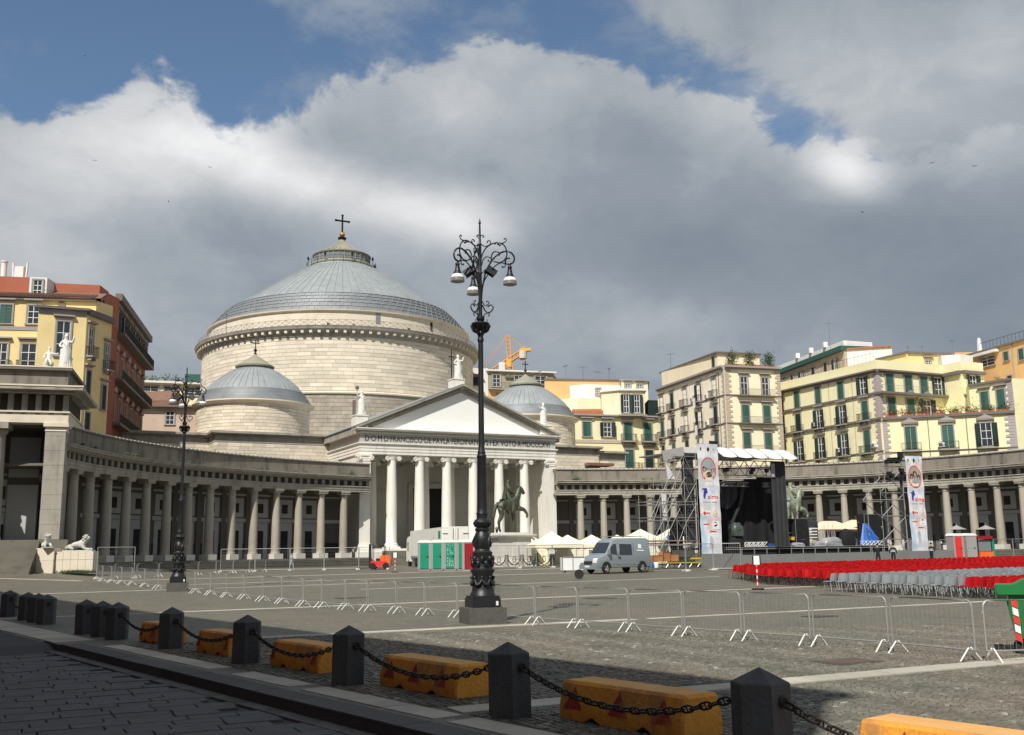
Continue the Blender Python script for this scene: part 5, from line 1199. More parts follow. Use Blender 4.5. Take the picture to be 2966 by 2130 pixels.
def chain(pa, pb, sag, label, n=None):
    (xa, ya), (xb, yb) = pq(*pa), pq(*pb); d = Vector((xb - xa, yb - ya, 0)); L = d.length; d.normalize()
    za, zb2 = gr(xa, ya) + .62, gr(xb, yb) + .62
    A_ = Vector((xa, ya, za)) + d * .28; B_ = Vector((xb, yb, zb2)) - d * .28
    f = lambda t: A_.lerp(B_, t) - Vector((0, 0, sag * 4 * t * (1 - t)))
    # equal arc lengths
    T = [i / 400 for i in range(401)]; acc = [0]
    for i in range(400): acc.append(acc[-1] + (f(T[i + 1]) - f(T[i])).length)
    n = n or int(acc[-1] / .128); c_ = thing('chain', label, 'chain', A_, 0, 'iron chains hung between the bollards')
    for i in range(n):
        t = float(np.interp((i + .5) / n * acc[-1], acc, T)); p_ = f(t); tg = (f(min(1, t + .004)) - f(max(0, t - .004))).normalized()
        q = tg.to_track_quat('X', 'Z').to_euler(); m4 = q.to_matrix().to_4x4() @ Matrix.Rotation((i % 2) * PI / 2 + R(20), 4, 'X')
        ob('chain_link', link_m, c_, p_ - A_, tuple(m4.to_euler()))
for i, lb in enumerate(['heavy chain in front of the big orange barrier beside the nearest bollard', 'chain sagging before the second orange barrier left of the lone bollard', 'chain sagging before the third orange barrier', 'chain hanging before the fourth orange barrier', 'short looking chain before the leftmost orange barrier']):
    chain(bps[i + 1], bps[i], .30, lb)
chain(bps[0], (24.35, 1.3), .34, 'chain running down from the nearest bollard towards the lower right corner')
chain(bps[11], bps[10], .26, 'chain at the far left edge of the picture')
x, y = pq(24.35, 1.3)
# ---------------------------------------------------------------- orange concrete barriers
def ybarrier(p0, p1, q0, lab, tri, rot=0.0):
    L = p1 - p0; x, y = pq((p0 + p1) / 2, q0 + .32); t = thing('road_barrier', lab, 'barrier', (x, y, gr(x, y)), math.atan2(KD[1], KD[0]) + rot, 'orange concrete barriers behind the chains')
    H_, wb, wt = .47, .33, .27; mb = MB(); n = 14
    pr_ = [(-wb, .02), (-wb * 1.02, .15), (-wt, H_ - .03), (-wt + .03, H_), (wt - .03, H_), (wt, H_ - .03), (wb * 1.02, .15), (wb, .02)]
    st = [(-L / 2, .93), (-L / 2 + .03, 1)] + [(-L / 2 + .03 + (L - .06) * i / n, 1) for i in range(1, n)] + [(L / 2 - .03, 1), (L / 2, .93)]
    k = len(pr_); vs = []
    for xx, sc in st:
        foot = .07 if (abs(abs(xx) - L * .2) < L * .05) else 0
        for j, (yy, zz) in enumerate(pr_):
            vs.append((xx + rnd.uniform(-.003, .003), yy * sc + rnd.uniform(-.003, .003), zz * (sc if zz > .3 else 1) + (foot if zz < .1 else 0) + rnd.uniform(-.003, .003)))
    fs = [(i * k + j, (i + 1) * k + j, (i + 1) * k + (j + 1) % k, i * k + (j + 1) % k) for i in range(len(st) - 1) for j in range(k)] + [tuple(range(k)), tuple((len(st) - 1) * k + j for j in range(k))[::-1]]
    mb.add(vs, fs); ob('barrier_body', mb.mesh('barrier_body', 'ybar', True, 25), t)
    mb = MB(); mb.slab([(-L / 2 + .05, -wt + .05), (L / 2 - .05, -wt + .05), (L / 2 - .05, wt - .05), (-L / 2 + .05, wt - .05)], H_ - .01, H_ + .004); ob('worn_top', mb.mesh('worn_top', 'ytop'), t)
    for c in tri:
        cx = c * L / 2; mb = MB()
        f = lambda u, z: (u, -(wb * 1.02 + (wt - wb * 1.02) * (z - .15) / (H_ - .18)) - .004, z)
        a_ = .17 if abs(c) < .8 else .13; mb.add([f(max(-L / 2 + .02, cx - a_), .15), f(min(L / 2 - .02, cx + a_), .15), f(cx, .42)], [(0, 1, 2)]); ob('red_triangle', mb.mesh('red_triangle', 'ytri'), t)
ybarrier(16.55, 18.65, 1.8, 'biggest orange barrier with three dark red triangles beside the nearest bollard', (-.74, .02, .7)); ybarrier(12.15, 14.3, 1.78, 'orange barrier with three dark red triangles left of the lone bollard', (-.72, -.05, .62))
ybarrier(8.1, 10.1, 1.75, 'orange barrier with dark red ends between the third and fourth bollards', (-.9, .8)); ybarrier(4.25, 6.05, 1.75, 'orange barrier between the fourth and fifth bollards', (-.85, .85)); ybarrier(.35, 1.9, 1.75, 'leftmost orange barrier, half hidden by the fifth bollard', (-.8, .3))
ybarrier(20.75, 22.9, 1.9, 'sunlit yellow barrier cut by the bottom right corner', (-.55, .1, .7))

# ---------------------------------------------------------------- street lamps
Sx = .00221
def lamp(x, y, label, azs, z0=None):
    z0 = gr(x, y) if z0 is None else z0
    t = thing('street_lamp', label, 'street lamp', (x, y, z0), 0, 'tall ornate cast iron street lamps')
    mb = MB(); mb.box(-.57, .57, -.57, .57, -.1, .45); mb.box(-.53, .53, -.53, .53, .45, .462); ob('stone_plinth', mb.mesh('stone_plinth', 'ironstone'), t, rz=R(18))
    mb = MB(); mb.box(-.43, .43, -.43, .43, .462, .72); mb.box(-.4, .4, -.4, .4, .72, .79); ob('base_block', mb.mesh('base_block', 'castiron'), t, rz=R(18))
    prof = [(.38, .79), (.36, .86), (.33, .9), (.31, 1.0), (.29, 1.12), (.29, 1.3), (.31, 1.42), (.36, 1.5), (.365, 1.54), (.31, 1.58), (.29, 1.66), (.29, 1.98), (.31, 2.05), (.24, 2.1), (.22, 2.14), (.245, 2.22), (.26, 2.34), (.25, 2.5), (.2, 2.62), (.18, 2.66), (.215, 2.7), (.215, 2.74), (.17, 2.78), (.21, 2.83), (.25, 2.9), (.25, 2.94), (.2, 3.01), (.16, 3.05), (.16, 3.15), (.175, 3.17), (.175, 3.2), (.155, 3.24), (.155, 3.4)]
    prof = [(r_, z * 1.0) for r_, z in prof]
    mb = MB(); mb.lathe(prof, 28); ob('ornate_foot', mb.mesh('foot', 'castiron', True, 35), t)
    mb = MB()
    for k in range(8):
        a0 = 2 * PI * k / 8
        mb.tube([((.31 + .035 * math.sin(PI * u)) * math.cos(a0 + u * PI / 4), (.31 + .035 * math.sin(PI * u)) * math.sin(a0 + u * PI / 4), 1.28 - .17 * math.sin(PI * u)) for u in np.linspace(0, 1, 9)], [.03 + .02 * math.sin(PI * u) for u in np.linspace(0, 1, 9)], 6)
        mb.ball((.32 * math.cos(a0), .32 * math.sin(a0), 1.32), .055, 7, 5)
        mb.ball((.31 * math.cos(a0 + .4), .31 * math.sin(a0 + .4), 1.72), .07, 7, 5, 0, (1, 1, 1.5)); mb.ball((.31 * math.cos(a0), .31 * math.sin(a0), 1.86), .06, 7, 5, 0, (1, 1, 1.6))
        sp = [((.30 + .03) * math.cos(a0 + .2 + .25 * r_ * math.cos(w_)), (.30 + .03) * math.sin(a0 + .2 + .25 * r_ * math.cos(w_)), 1.82 + .11 * r_ * math.sin(w_)) for r_, w_ in ((1 - k2 / 12, k2 * .8) for k2 in range(10))]; mb.tube(sp, .017, 5)
        mb.tube([(.24 * math.cos(a0), .24 * math.sin(a0), 2.2), (.275 * math.cos(a0), .275 * math.sin(a0), 2.36), (.24 * math.cos(a0 + .3), .24 * math.sin(a0 + .3), 2.52)], [.02, .04, .015], 5)
    for k in range(16): a0 = 2 * PI * k / 16; mb.tube([(.2 * math.cos(a0), .2 * math.sin(a0), 2.8), (.262 * math.cos(a0), .262 * math.sin(a0), 2.9), (.2 * math.cos(a0), .2 * math.sin(a0), 3.0)], .02, 5)
    ob('cast_garlands', mb.mesh('garlands', 'castiron', True, 60), t, kind='stuff')
    mb = MB(); mb.lathe([(.15, 3.4), (.13, 4.85), (.14, 4.88), (.15, 4.93), (.12, 4.98), (.125, 5.03), (.1, 5.1), (.088, 5.3), (.078, 8.45), (.1, 8.48), (.1, 8.55), (.08, 8.6), (.09, 8.66), (.12, 8.72), (.1, 8.78), (.16, 8.86), (.27, 8.98), (.29, 9.02), (.27, 9.05), (.1, 9.07), (.08, 9.1), (.13, 9.17), (.13, 9.24), (.06, 9.3), (.06, 9.5), (.055, 10.6), (.07, 10.65), (.055, 10.7), (.045, 11.55), (.06, 11.58), (.04, 11.62), (.03, 12.1), (.025, 12.25), (.045, 12.29), (.03, 12.34), (.004, 12.45)], 18)
    ob('pole', mb.mesh('pole', 'castiron', True, 35), t)
    mb = MB()
    for k in range(10):
        a0 = 2 * PI * k / 10; mb.tube([(.12 * math.cos(a0), .12 * math.sin(a0), 8.74), (.22 * math.cos(a0), .22 * math.sin(a0), 8.8), (.3 * math.cos(a0), .3 * math.sin(a0), 8.98)], [.02, .035, .03], 5)
    ob('capital_leaves', mb.mesh('leaves', 'castiron', True, 60), t)
    def P(pts, az_, r=.02, taper=None, k=3):
        # zoom coordinates to radius and height, smoothed
        Q = [((px - 575) * Sx, 10.86 + (575 - py) * Sx * 1.03) for px, py in pts]
        out = []
        n_ = len(Q)
        for i in range(n_ - 1):
            p0, p1, p2, p3 = Q[max(i - 1, 0)], Q[i], Q[i + 1], Q[min(i + 2, n_ - 1)]
            for j in range(k):
                u = j / k; out.append(tuple(.5 * ((2 * p1[c]) + (-p0[c] + p2[c]) * u + (2 * p0[c] - 5 * p1[c] + 4 * p2[c] - p3[c]) * u * u + (-p0[c] + 3 * p1[c] - 3 * p2[c] + p3[c]) * u ** 3) for c in (0, 1)))
        out.append(Q[-1]); ca, sa = math.cos(az_), math.sin(az_)
        return [(r_ * ca, r_ * sa, z) for r_, z in out]
    for ai, a0 in enumerate(azs):
        a0 = R(a0); mb = MB()
        mb.tube(P([(590, 1090), (600, 930), (625, 790), (665, 640), (760, 490), (860, 410), (960, 385), (1040, 420), (1078, 490), (1060, 550), (1010, 572), (960, 560), (945, 520), (972, 487), (1010, 492)], a0), .029, 6)
        mb.tube(P([(590, 660), (595, 450), (660, 320), (760, 260), (860, 255), (940, 310), (968, 400), (960, 470), (900, 530), (820, 530), (760, 490), (745, 430), (780, 380), (840, 385), (862, 420), (850, 440)], a0), .022, 5)
        mb.tube(P([(570, 195), (600, 260), (660, 290), (720, 270), (736, 232), (710, 210), (685, 222), (690, 235)], a0), .018, 5); mb.tube(P([(570, 180), (585, 140), (615, 125), (632, 145), (615, 160)], a0), .017, 5)
        mb.tube(P([(600, 560), (620, 480), (670, 440), (720, 455), (742, 490), (722, 517), (697, 500), (700, 485)], a0), .018, 5); mb.tube(P([(625, 800), (700, 680), (800, 580), (880, 545), (940, 560), (938, 600), (905, 610), (895, 590)], a0), .019, 5)
        mb.tube(P([(890, 262), (945, 255), (967, 220), (950, 198), (932, 208)], a0), .017, 5); mb.tube(P([(590, 640), (610, 665), (640, 660), (650, 635), (630, 625)], a0), .017, 5)
        for px, py in ((850, 425), (1008, 492), (688, 232), (632, 148), (698, 490), (905, 600), (935, 208)): mb.ball(P([(px, py), (px, py)], a0)[0], .026, 6, 4)
        for px, py in ((800, 262), (845, 275), (870, 290), (905, 270)): mb.ball(P([(px, py), (px, py)], a0)[0], .04, 6, 4, 0, (1, 1, .8))
        mb.tube(P([(600, 1060), (640, 1130), (690, 1112), (700, 1080), (672, 1068), (665, 1085)], a0), .017, 5); mb.tube(P([(605, 1120), (655, 1215), (720, 1225), (762, 1170), (735, 1125), (690, 1140), (690, 1155)], a0), .022, 5)
        mb.tube(P([(608, 1320), (635, 1255), (690, 1235), (705, 1265), (682, 1282)], a0), .017, 5); mb.tube(P([(608, 1300), (635, 1360), (675, 1345), (668, 1318)], a0), .012, 5)
        arm = ob('scroll_arm', mb.mesh('scroll_arm', 'castiron', True, 60), t)
        c_ = P([(1010, 572), (1010, 572)], a0)[0]
        mb = MB(); mb.lathe([(.015, 0), (.03, -.04), (.06, -.07), (.075, -.11), (.06, -.15), (.07, -.2), (.08, -.27), (.10, -.33), (.13, -.38), (.155, -.43), (.16, -.445)], 16); bl = ob('lamp_bell', mb.mesh('bell', 'castiron', True, 40), t, c_)
        mb = MB(); mb.lathe([(.155, -.435), (.182, -.47), (.197, -.53), (.2, -.54)], 20, cap=False); ob('glass', mb.mesh('glass', 'bellglass', True), bl)
        mb = MB(); mb.lathe([(.2, -.54), (.212, -.62), (.215, -.66), (.19, -.665), (.1, -.655), (.0, -.65)], 20, cap=False); ob('glass_bowl', mb.mesh('bowl', 'bellrim', True), bl)
    for s_ in (-1, 1):
        mb = MB(); mb.box(-.16, .16, -.06, .06, -.12, .12); mb.box(-.17, .17, -.075, -.06, -.13, .13); mb.bar((0, 0, 0), (-.2, .0, -.16), .015)
        ob('floodlight', mb.mesh('flood', 'castiron'), t, (s_ * .34, -.05, 10.68), (R(-30), R(s_ * 35), 0))
    mb = MB(); mb.box(.28, .35, -.445, -.435, .52, .64); ob('number_plate', mb.mesh('plate', 'whitep'), t, rz=R(18))
    return t
lamp(-.96, 31.0, 'tall ornate black street lamp in the centre foreground with white bell lights', (-14, 105, 226))
lamp(-18.4, 57.0, 'ornate black street lamp further away on the left before the colonnade', (2, 118, 242))

# ---------------------------------------------------------------- steel crowd barriers
def cached_mesh(key, fn): return cached(('m', key), fn)
def barrier_meshes(L):
    def fr():
        mb = MB(); r_ = .12; H_ = 1.08; zb_ = .2
        pth = [(-L / 2, 0, zb_)] + [(-L / 2, 0, H_ - r_)] + [(-L / 2 + r_ * (1 - math.cos(a_)), 0, H_ - r_ + r_ * math.sin(a_)) for a_ in (.4, .8, 1.2)] + [(-L / 2 + r_, 0, H_), (L / 2 - r_, 0, H_)] + [(L / 2 - r_ * (1 - math.cos(a_)), 0, H_ - r_ + r_ * math.sin(a_)) for a_ in (1.2, .8, .4)] + [(L / 2, 0, H_ - r_), (L / 2, 0, zb_)]
        mb.tube(pth, .019, 6); mb.bar((-L / 2, 0, zb_), (L / 2, 0, zb_), .016, 6); mb.box(L / 2, L / 2 + .05, -.01, .01, .85, .9); return mb.mesh('frame', 'galv', True, 50)
    def bars():
        mb = MB(); n = int(L / .115)
        for i in range(1, n): x = -L / 2 + L * i / n; mb.bar((x, 0, .2), (x, 0, 1.07), .0034, 4)
        return mb.mesh('bars', 'scaf')
    def foot():
        mb = MB(); mb.tube([(0, -.26, .012), (0, -.03, .24)], .019, 5); mb.tube([(0, .26, .012), (0, .03, .24)], .015, 5); return mb.mesh('foot', 'galvw', True)
    return cached_mesh(('bf', round(L, 2)), fr), cached_mesh(('bb', round(L, 2)), bars), cached_mesh('ft', foot)
line = [(8.8, 18.2), (8.28, 18.95), (7.38, 20.8), (6.3, 22.4), (5.15, 23.87), (4.03, 25.3), (2.9, 26.9), (1.7, 28.5), (.55, 29.8), (-.65, 31.9), (-1.85, 33.6), (-3.0, 34.9), (-4.1, 36.2), (-5.3, 37.6), (-6.3, 38.9), (-7.4, 40.1), (-8.4, 41.4), (-9.7, 43.6), (-11.0, 45.6), (-12.35, 47.6), (-13.7, 49.6), (-15.1, 51.9), (-16.6, 54.2), (-18.6, 57.0 + 1.3), (-20.5, 60.0), (-22.4, 63.1), (-24.2, 66.0), (-25.8, 68.4), (-27.3, 70.6), (-28.8, 72.8), (-30.1, 75.0)]
line = line[1:]
blabels = {0: 'steel crowd barrier reaching in front of the green bin at the right edge', 1: 'steel crowd barrier second from the green bin'}
def crowd_barrier(a, b, lab, grp):
    d = Vector((b[0] - a[0], b[1] - a[1])); L = d.length * .955; c = ((a[0] + b[0]) / 2, (a[1] + b[1]) / 2); rz = math.atan2(d.y, d.x)
    z = gr(*c); dz = math.atan2(gr(*b) - gr(*a), d.length)
    t = thing('crowd_barrier', lab, 'crowd barrier', (*c, z), 0, grp); t.rotation_euler = (0, -dz, rz + rnd.uniform(-.02, .02))
    f, bb, ft = barrier_meshes(L); ob('frame', f, t); ob('bars', bb, t)
    for s_ in (-1, 1): ob('foot', ft, t, (s_ * (L / 2 - .12), 0, 0))
    return t
gA = 'line of steel crowd barriers across the square'
def near_ref(i, n):
    if i == 0: return 'steel crowd barrier at the right edge in front of the green bin'
    if i < 8: return 'steel crowd barrier %s to the left of the one by the green bin' % ['', 'first', 'second', 'third', 'fourth', 'fifth', 'sixth', 'seventh'][i]
    if i < 11: return ['steel crowd barrier just right of the central lamp foot', 'steel crowd barrier partly hidden behind the central lamp foot', 'steel crowd barrier just left of the central lamp foot'][i - 8]
    if i < 20: return 'steel crowd barrier %s to the left of the central lamp, in the long diagonal line' % ['second', 'third', 'fourth', 'fifth', 'sixth', 'seventh', 'eighth', 'ninth', 'tenth'][i - 11]
    if i < 23: return 'steel crowd barrier %s to the right of the far left lamp foot' % ['third', 'second', 'nearest'][i - 20]
    return 'steel crowd barrier %s to the left of the far left lamp foot' % ['first', 'second', 'third', 'fourth', 'fifth', 'sixth', 'seventh', 'eighth'][min(7, i - 23)]
crowd_barrier((9.95, 19.1), (8.35, 18.85), near_ref(0, 0), gA)
for i in range(len(line) - 1): crowd_barrier(line[i], line[i + 1], near_ref(i + 1, 0), gA)
l2 = [(-29.6, 77.0), (-28.6, 78.9), (-27.6, 80.8), (-26.6, 82.7), (-25.7, 84.6), (-24.8, 86.5), (-23.9, 88.4), (-23.0, 90.3), (-22.0, 92.2)]
for i in range(8): crowd_barrier(l2[i], l2[i + 1], 'steel crowd barrier in the far row before the left colonnade steps, %s from the lions' % ['first', 'second', 'third', 'fourth', 'fifth', 'sixth', 'seventh', 'eighth'][i], 'far row of crowd barriers on the left')

# ---------------------------------------------------------------- tall mesh fence panels
def fence_panel(a, b, lab, H_=2.0, grp='tall mesh fence panels'):
    d = Vector((b[0] - a[0], b[1] - a[1])); L = d.length * .985; c = ((a[0] + b[0]) / 2, (a[1] + b[1]) / 2); t = thing('fence_panel', lab, 'fence', (*c, gr(*c)), math.atan2(d.y, d.x), grp)
    mb = MB()
    for x in (-L / 2, L / 2): mb.bar((x, 0, .08), (x, 0, H_), .028, 5)
    for z in (.12, H_): mb.bar((-L / 2, 0, z), (L / 2, 0, z), .026, 5)
    ob('frame', mb.mesh('frame', 'galv'), t)
    def wires():
        mb = MB(); n = int(L / .16)
        for i in range(1, n): x = -L / 2 + L * i / n; mb.bar((x, 0, .1), (x, 0, H_), .0045, 3)
        for k in range(1, 7): mb.bar((-L / 2, 0, H_ * k / 7), (L / 2, 0, H_ * k / 7), .0045, 3)
        return mb.mesh('wire_mesh', 'scaf')
    ob('wire_mesh', wires(), t)
    for x in (-L / 2, L / 2): mb = MB(); mb.box(x - .12, x + .12, -.35, .35, 0, .13); ob('foot_block', mb.mesh('foot_block', 'coping'), t)
fp = [(-26.4, 93.4), (-23.5, 94.2), (-20.5, 94.9), (-17.5, 95.6), (-14.4, 96.2), (-11.4, 95.0)]
for i in range(5): fence_panel(fp[i], fp[i + 1], 'tall mesh fence panel before the left steps, %s from the truck' % ['fifth', 'fourth', 'third', 'second', 'first'][i])
fp = [(-2.6, 91.5), (.4, 92.6), (3.4, 93.4), (6.3, 94.4)]
for i in range(3): fence_panel(fp[i], fp[i + 1], 'tall mesh fence panel before the bronze horseman, %s from the lamp' % ['first', 'second', 'third'][i])
fp = [(9.9, 77.4), (12.8, 77.9), (15.3, 80.2), (17.3, 79.6)]
for i in range(3): fence_panel(fp[i], fp[i + 1], 'tall mesh fence panel before the stage scaffold, %s from the van' % ['first', 'second', 'third'][i])
fp = [(42.8, 104.5), (46.2, 106.5), (49.6, 108.5), (53, 110.5), (56.4, 112.5), (60, 114.5)]
for i in range(5): fence_panel(fp[i], fp[i + 1], 'tall mesh fence panel before the right colonnade, %s from the second banner' % ['first', 'second', 'third', 'fourth', 'fifth'][i])
fence_panel((-30.6, 76.2), (-28.4, 77.8), 'single tall fence panel standing right of the lions', 2.3)

# ---------------------------------------------------------------- portable toilets
def toilet(x, y, rz, lab, m, extra=None, dirty=False):
    t = thing('portable_toilet', lab, 'portable toilet', (x, y, gr(x, y)), rz, 'portable toilets'); t.scale = (1, 1, 1.07)
    mb = MB(); mb.box(-.53, .53, -.53, .53, .12, 2.18); mb.box(-.5, .5, -.5, .5, 0, .12)
    for s_ in (-1, 1): mb.box(s_ * .53 - .03, s_ * .53 + .03, -.57, -.5, .12, 2.2)
    ob('shell', mb.mesh('shell', 'tgrey'), t)
    mb = MB(); mb.box(-.36, .36, -.575, -.53, .16, 1.12); mb.box(-.36, .36, -.575, -.53, 1.15, 2.1); mb.box(-.34, .34, -.59, -.575, 1.1, 1.17); d = ob('door', mb.mesh('door', m), t)
    mb = MB(); mb.box(.22, .33, -.62, -.58, 1.04, 1.14); ob('handle', mb.mesh('handle', 'rubber'), d)
    mb = MB(); mb.prism([(-.58, 2.18), (.58, 2.18), (.55, 2.3), (.38, 2.4), (-.38, 2.4), (-.55, 2.3)], -.58, .56); ob('roof', mb.mesh('roof', 'whitep'), t)
    if dirty:
        mb = MB()
        for _ in range(70):
            u, v = rnd.uniform(-.27, .27), rnd.choice([rnd.uniform(.3, 1.0), rnd.uniform(1.22, 2.0)]); a_ = rnd.uniform(.01, .04); b_ = rnd.uniform(.03, .1)
            mb.add([(u, -.579, v), (u + a_, -.579, v + .02), (u + a_ * .6, -.579, v + b_), (u - a_ * .5, -.579, v + b_ * .8)], [(0, 1, 2, 3)])
        ob('peeling_paper', mb.mesh('paper', 'whitep'), d)
for i, (x, lb) in enumerate(((-7.75, 'leftmost green portable toilet with a white roof'), (-6.66, 'second green portable toilet from the left'), (-5.55, 'green portable toilet covered in torn white paper'), (-4.45, 'fourth green portable toilet, next to the dark red one'))): toilet(x, 89.4 + i * -.05, R(4), lb, 'green', dirty=(i == 2))
toilet(-3.95 + .2, 87.0, R(-6), 'dark red portable toilet beside the central lamp', 'dred'); toilet(-2.7, 88.6, R(-4), 'grey sided portable toilet mostly hidden behind the central lamp', 'tgrey')

# ---------------------------------------------------------------- truck, forklift, van
hx_, hy_ = -.268, .963
tk = thing('truck', 'long white lorry trailer parked behind the green toilets', 'truck', (-5.3, 93.3, gr(-5, 93)), math.atan2(hy_, hx_) - PI / 2)
# local: y forward along the trailer, x right
mb = MB(); mb.box(-1.25, 1.25, 0, 16.5, 1.15, 3.72); mb.box(-1.27, 1.27, -.03, .06, 3.66, 3.76); ob('box_body', mb.mesh('box', 'truck'), tk)
for s_ in (-1, 1): mb = MB(); mb.box(min(s_ * .03, s_ * 1.18), max(s_ * .03, s_ * 1.18), -.07, -.0, 1.25, 3.62); d = ob('rear_door', mb.mesh('rd', 'truck'), tk); mb = MB(); mb.bar((s_ * .22, -.1, 1.3), (s_ * .22, -.1, 3.6), .025); mb.box(s_ * .7, s_ * 1.2, -.1, -.07, 3.1, 3.16); ob('lock_bar', mb.mesh('lb', 'castiron'), d)
mb = MB(); mb.box(-1.285, -1.25, .6, 1.5, 2.75, 3.4); ob('green_sign', mb.mesh('gs', 'green'), tk)
mb = MB(); mb.box(-1.25, 1.25, .3, 16.2, .95, 1.15); mb.box(-1.2, 1.2, 4, 11, .5, .58)
for z in (.45, .7, .92): mb.box(-1.24, -1.2, 5, 11.5, z, z + .1)
ob('chassis', mb.mesh('chassis', 'vanp'), tk)
wm = cached('twheel', lambda: (lambda m_: (m_.lathe([(.0, -.14), (.26, -.14), (.3, -.1), (.5, -.12), (.5, .12), (.3, .1), (0, .1)], 20), m_.xf(Matrix.Rotation(PI / 2, 4, 'Y')), m_.mesh('wheel', 'rubber', True))[-1])(MB()))
for y in (1.6, 2.9, 4.2, 13.5, 17.6):
    for s_ in (-1, 1): ob('wheel', wm, tk, (s_ * 1.08, y, .5))
mb = MB(); mb.prism([(16.7, .6), (19, .6), (19.05, 1.5), (18.8, 2.9), (18.2, 3.15), (16.7, 3.2)], -1.22, 1.22); mb.xf(Matrix(((0, 1, 0, 0), (1, 0, 0, 0), (0, 0, 1, 0), (0, 0, 0, 1)))); cb = ob('cab', mb.mesh('cab', 'truck'), tk)
mb = MB(); mb.box(-1.24, -1.21, 17.5, 18.6, 1.7, 2.6); mb.box(-1.1, 1.1, 18.92, 19.0, 1.7, 2.7); ob('window', mb.mesh('cw', 'glass'), cb)
fk = thing('forklift', 'orange and red forklift parked left of the lorry', 'forklift', (-12.6, 95.6, gr(-12.6, 95.6)), R(180))
mb = MB(); mb.box(-.9, .55, -.55, .55, .25, .75); ob('chassis', mb.mesh('ch', 'redprint'), fk)
mb = MB(); mb.prism([(-1.25, .3), (-.35, .3), (-.3, 1.15), (-.45, 1.3), (-1.05, 1.28), (-1.3, .95)], -.52, .52); ob('counterweight', mb.mesh('cwt', 'orange2', False), fk)
mb = MB(); mb.box(-.5, .1, -.3, .3, .75, 1.0); mb.box(-.6, -.5, -.3, .3, 1.0, 1.5); ob('seat', mb.mesh('st', 'rubber'), fk)
mb = MB()
for x, y in ((-.75, -.5), (-.75, .5), (.45, -.5), (.45, .5)): mb.bar((x, y, .8), (x * .9, y, 2.1), .03, 4)
mb.box(-.72, .45, -.5, .5, 2.08, 2.14); ob('roll_cage', mb.mesh('rc', 'castiron'), fk)
mb = MB()
for y in (-.32, .32): mb.box(.62, .75, y - .05, y + .05, .1, 2.3); mb.box(.75, 1.75, y - .06, y + .06, .12, .17)
mb.box(.62, .75, -.35, .35, 2.2, 2.3); mb.box(.62, .72, -.35, .35, 1.1, 1.2); ob('mast', mb.mesh('mast', 'castiron'), fk)
sw_ = cached('swheel', lambda: (lambda m_: (m_.lathe([(0, -.1), (.17, -.1), (.19, -.07), (.3, -.09), (.31, 0), (.3, .09), (.19, .07), (0, .08)], 20), m_.xf(Matrix.Rotation(PI / 2, 4, 'X')), m_.mesh('wheel', 'rubber', True))[-1])(MB()))
for x in (-.85, .35):
    for s_ in (-1, 1): ob('wheel', sw_, fk, (x, s_ * .5, .3))
# van: local x from the nose (0) to the rear (5.4), y: near side negative
vn = thing('van', 'silver blue van with a roof rack, dark side windows and a white door emblem', 'van', (5.3, 74.8, gr(6, 76)), R(33)); vn.scale = (.93, 1, 1.09)
prof = [(0.0, .38), (-.05, .62), (.05, .95), (.2, 1.05), (.95, 1.28), (1.55, 2.05), (1.8, 2.2), (2.3, 2.3), (5.1, 2.3), (5.32, 2.2), (5.4, 1.2), (5.4, .38)]
def loft(prof, wf, m, name, par, smooth=True):
    mb = MB(); n = len(prof); rows = [(-1, 0), (-.97, .02), (.97, .02), (1, 0)]
    secs = [(-.97, .9), (-1.0, 1.0), (1.0, 1.0), (.97, .9)]
    vs = []
    for yy in (-1, 1):
        for x, z in prof: vs.append((x, yy * wf(z), z))
    fs = [tuple(range(n))[::-1], tuple(range(n, 2 * n))] + [(i, (i + 1) % n, (i + 1) % n + n, i + n) for i in range(n)]
    mb.add(vs, fs); return ob(name, mb.mesh(name, m, False), par)
vbody = loft(prof, lambda z: .98 if z < 1.25 else .98 - .13 * (z - 1.25) / 1.05, 'van', 'van_body', vn)
bv = vbody.modifiers.new('bev', 'BEVEL'); bv.width = .07; bv.segments = 3; bv.limit_method = 'ANGLE'; bv.angle_limit = R(30)
vbody.data.polygons.foreach_set('use_smooth', [True] * len(vbody.data.polygons)); 
def side(z, s_=-1): return s_ * ((.98 if z < 1.25 else .98 - .13 * (z - 1.25) / 1.05) + .006)
def vpanel(name, pts, m, s_=-1, par=None, e=0.0):
    mb = MB(); mb.add([(x, side(z, s_) + s_ * e, z) for x, z in pts] + [(x, side(z, s_) + s_ * (e - .05), z) for x, z in pts], [tuple(range(len(pts)))] + [(i, (i + 1) % len(pts), (i + 1) % len(pts) + len(pts), i + len(pts)) for i in range(len(pts))]); return ob(name, mb.mesh(name, m), par or vn)
for s_ in (-1, 1):
    vpanel('side_window', [(1.15, 1.28), (2.0, 1.26), (2.0, 1.92), (1.72, 1.92), (1.5, 1.78)], 'glass', s_); vpanel('side_window', [(2.28, 1.24), (3.5, 1.22), (3.52, 1.9), (2.3, 1.92)], 'glass', s_)
    vpanel('side_trim', [(1.4, .62), (4.2, .6), (4.2, .68), (1.4, .7)], 'vanp', s_, e=.012); vpanel('door_line', [(2.12, .5), (2.15, .5), (2.16, 2.0), (2.13, 2.0)], 'rubber', s_, e=.002); vpanel('door_line', [(3.66, .5), (3.68, .5), (3.7, 2.0), (3.68, 2.0)], 'rubber', s_, e=.002)
vpanel('door_handle', [(2.2, 1.08), (2.36, 1.07), (2.36, .98), (2.2, .98)], 'rubber', e=.02); vpanel('emblem', [(4.2, 1.62), (4.5, 1.61), (4.48, 1.88), (4.22, 1.9)], 'whitep', e=.004); vpanel('lettering', [(4.05, 1.52), (4.7, 1.5), (4.7, 1.43), (4.05, 1.45)], 'whitep', e=.004)
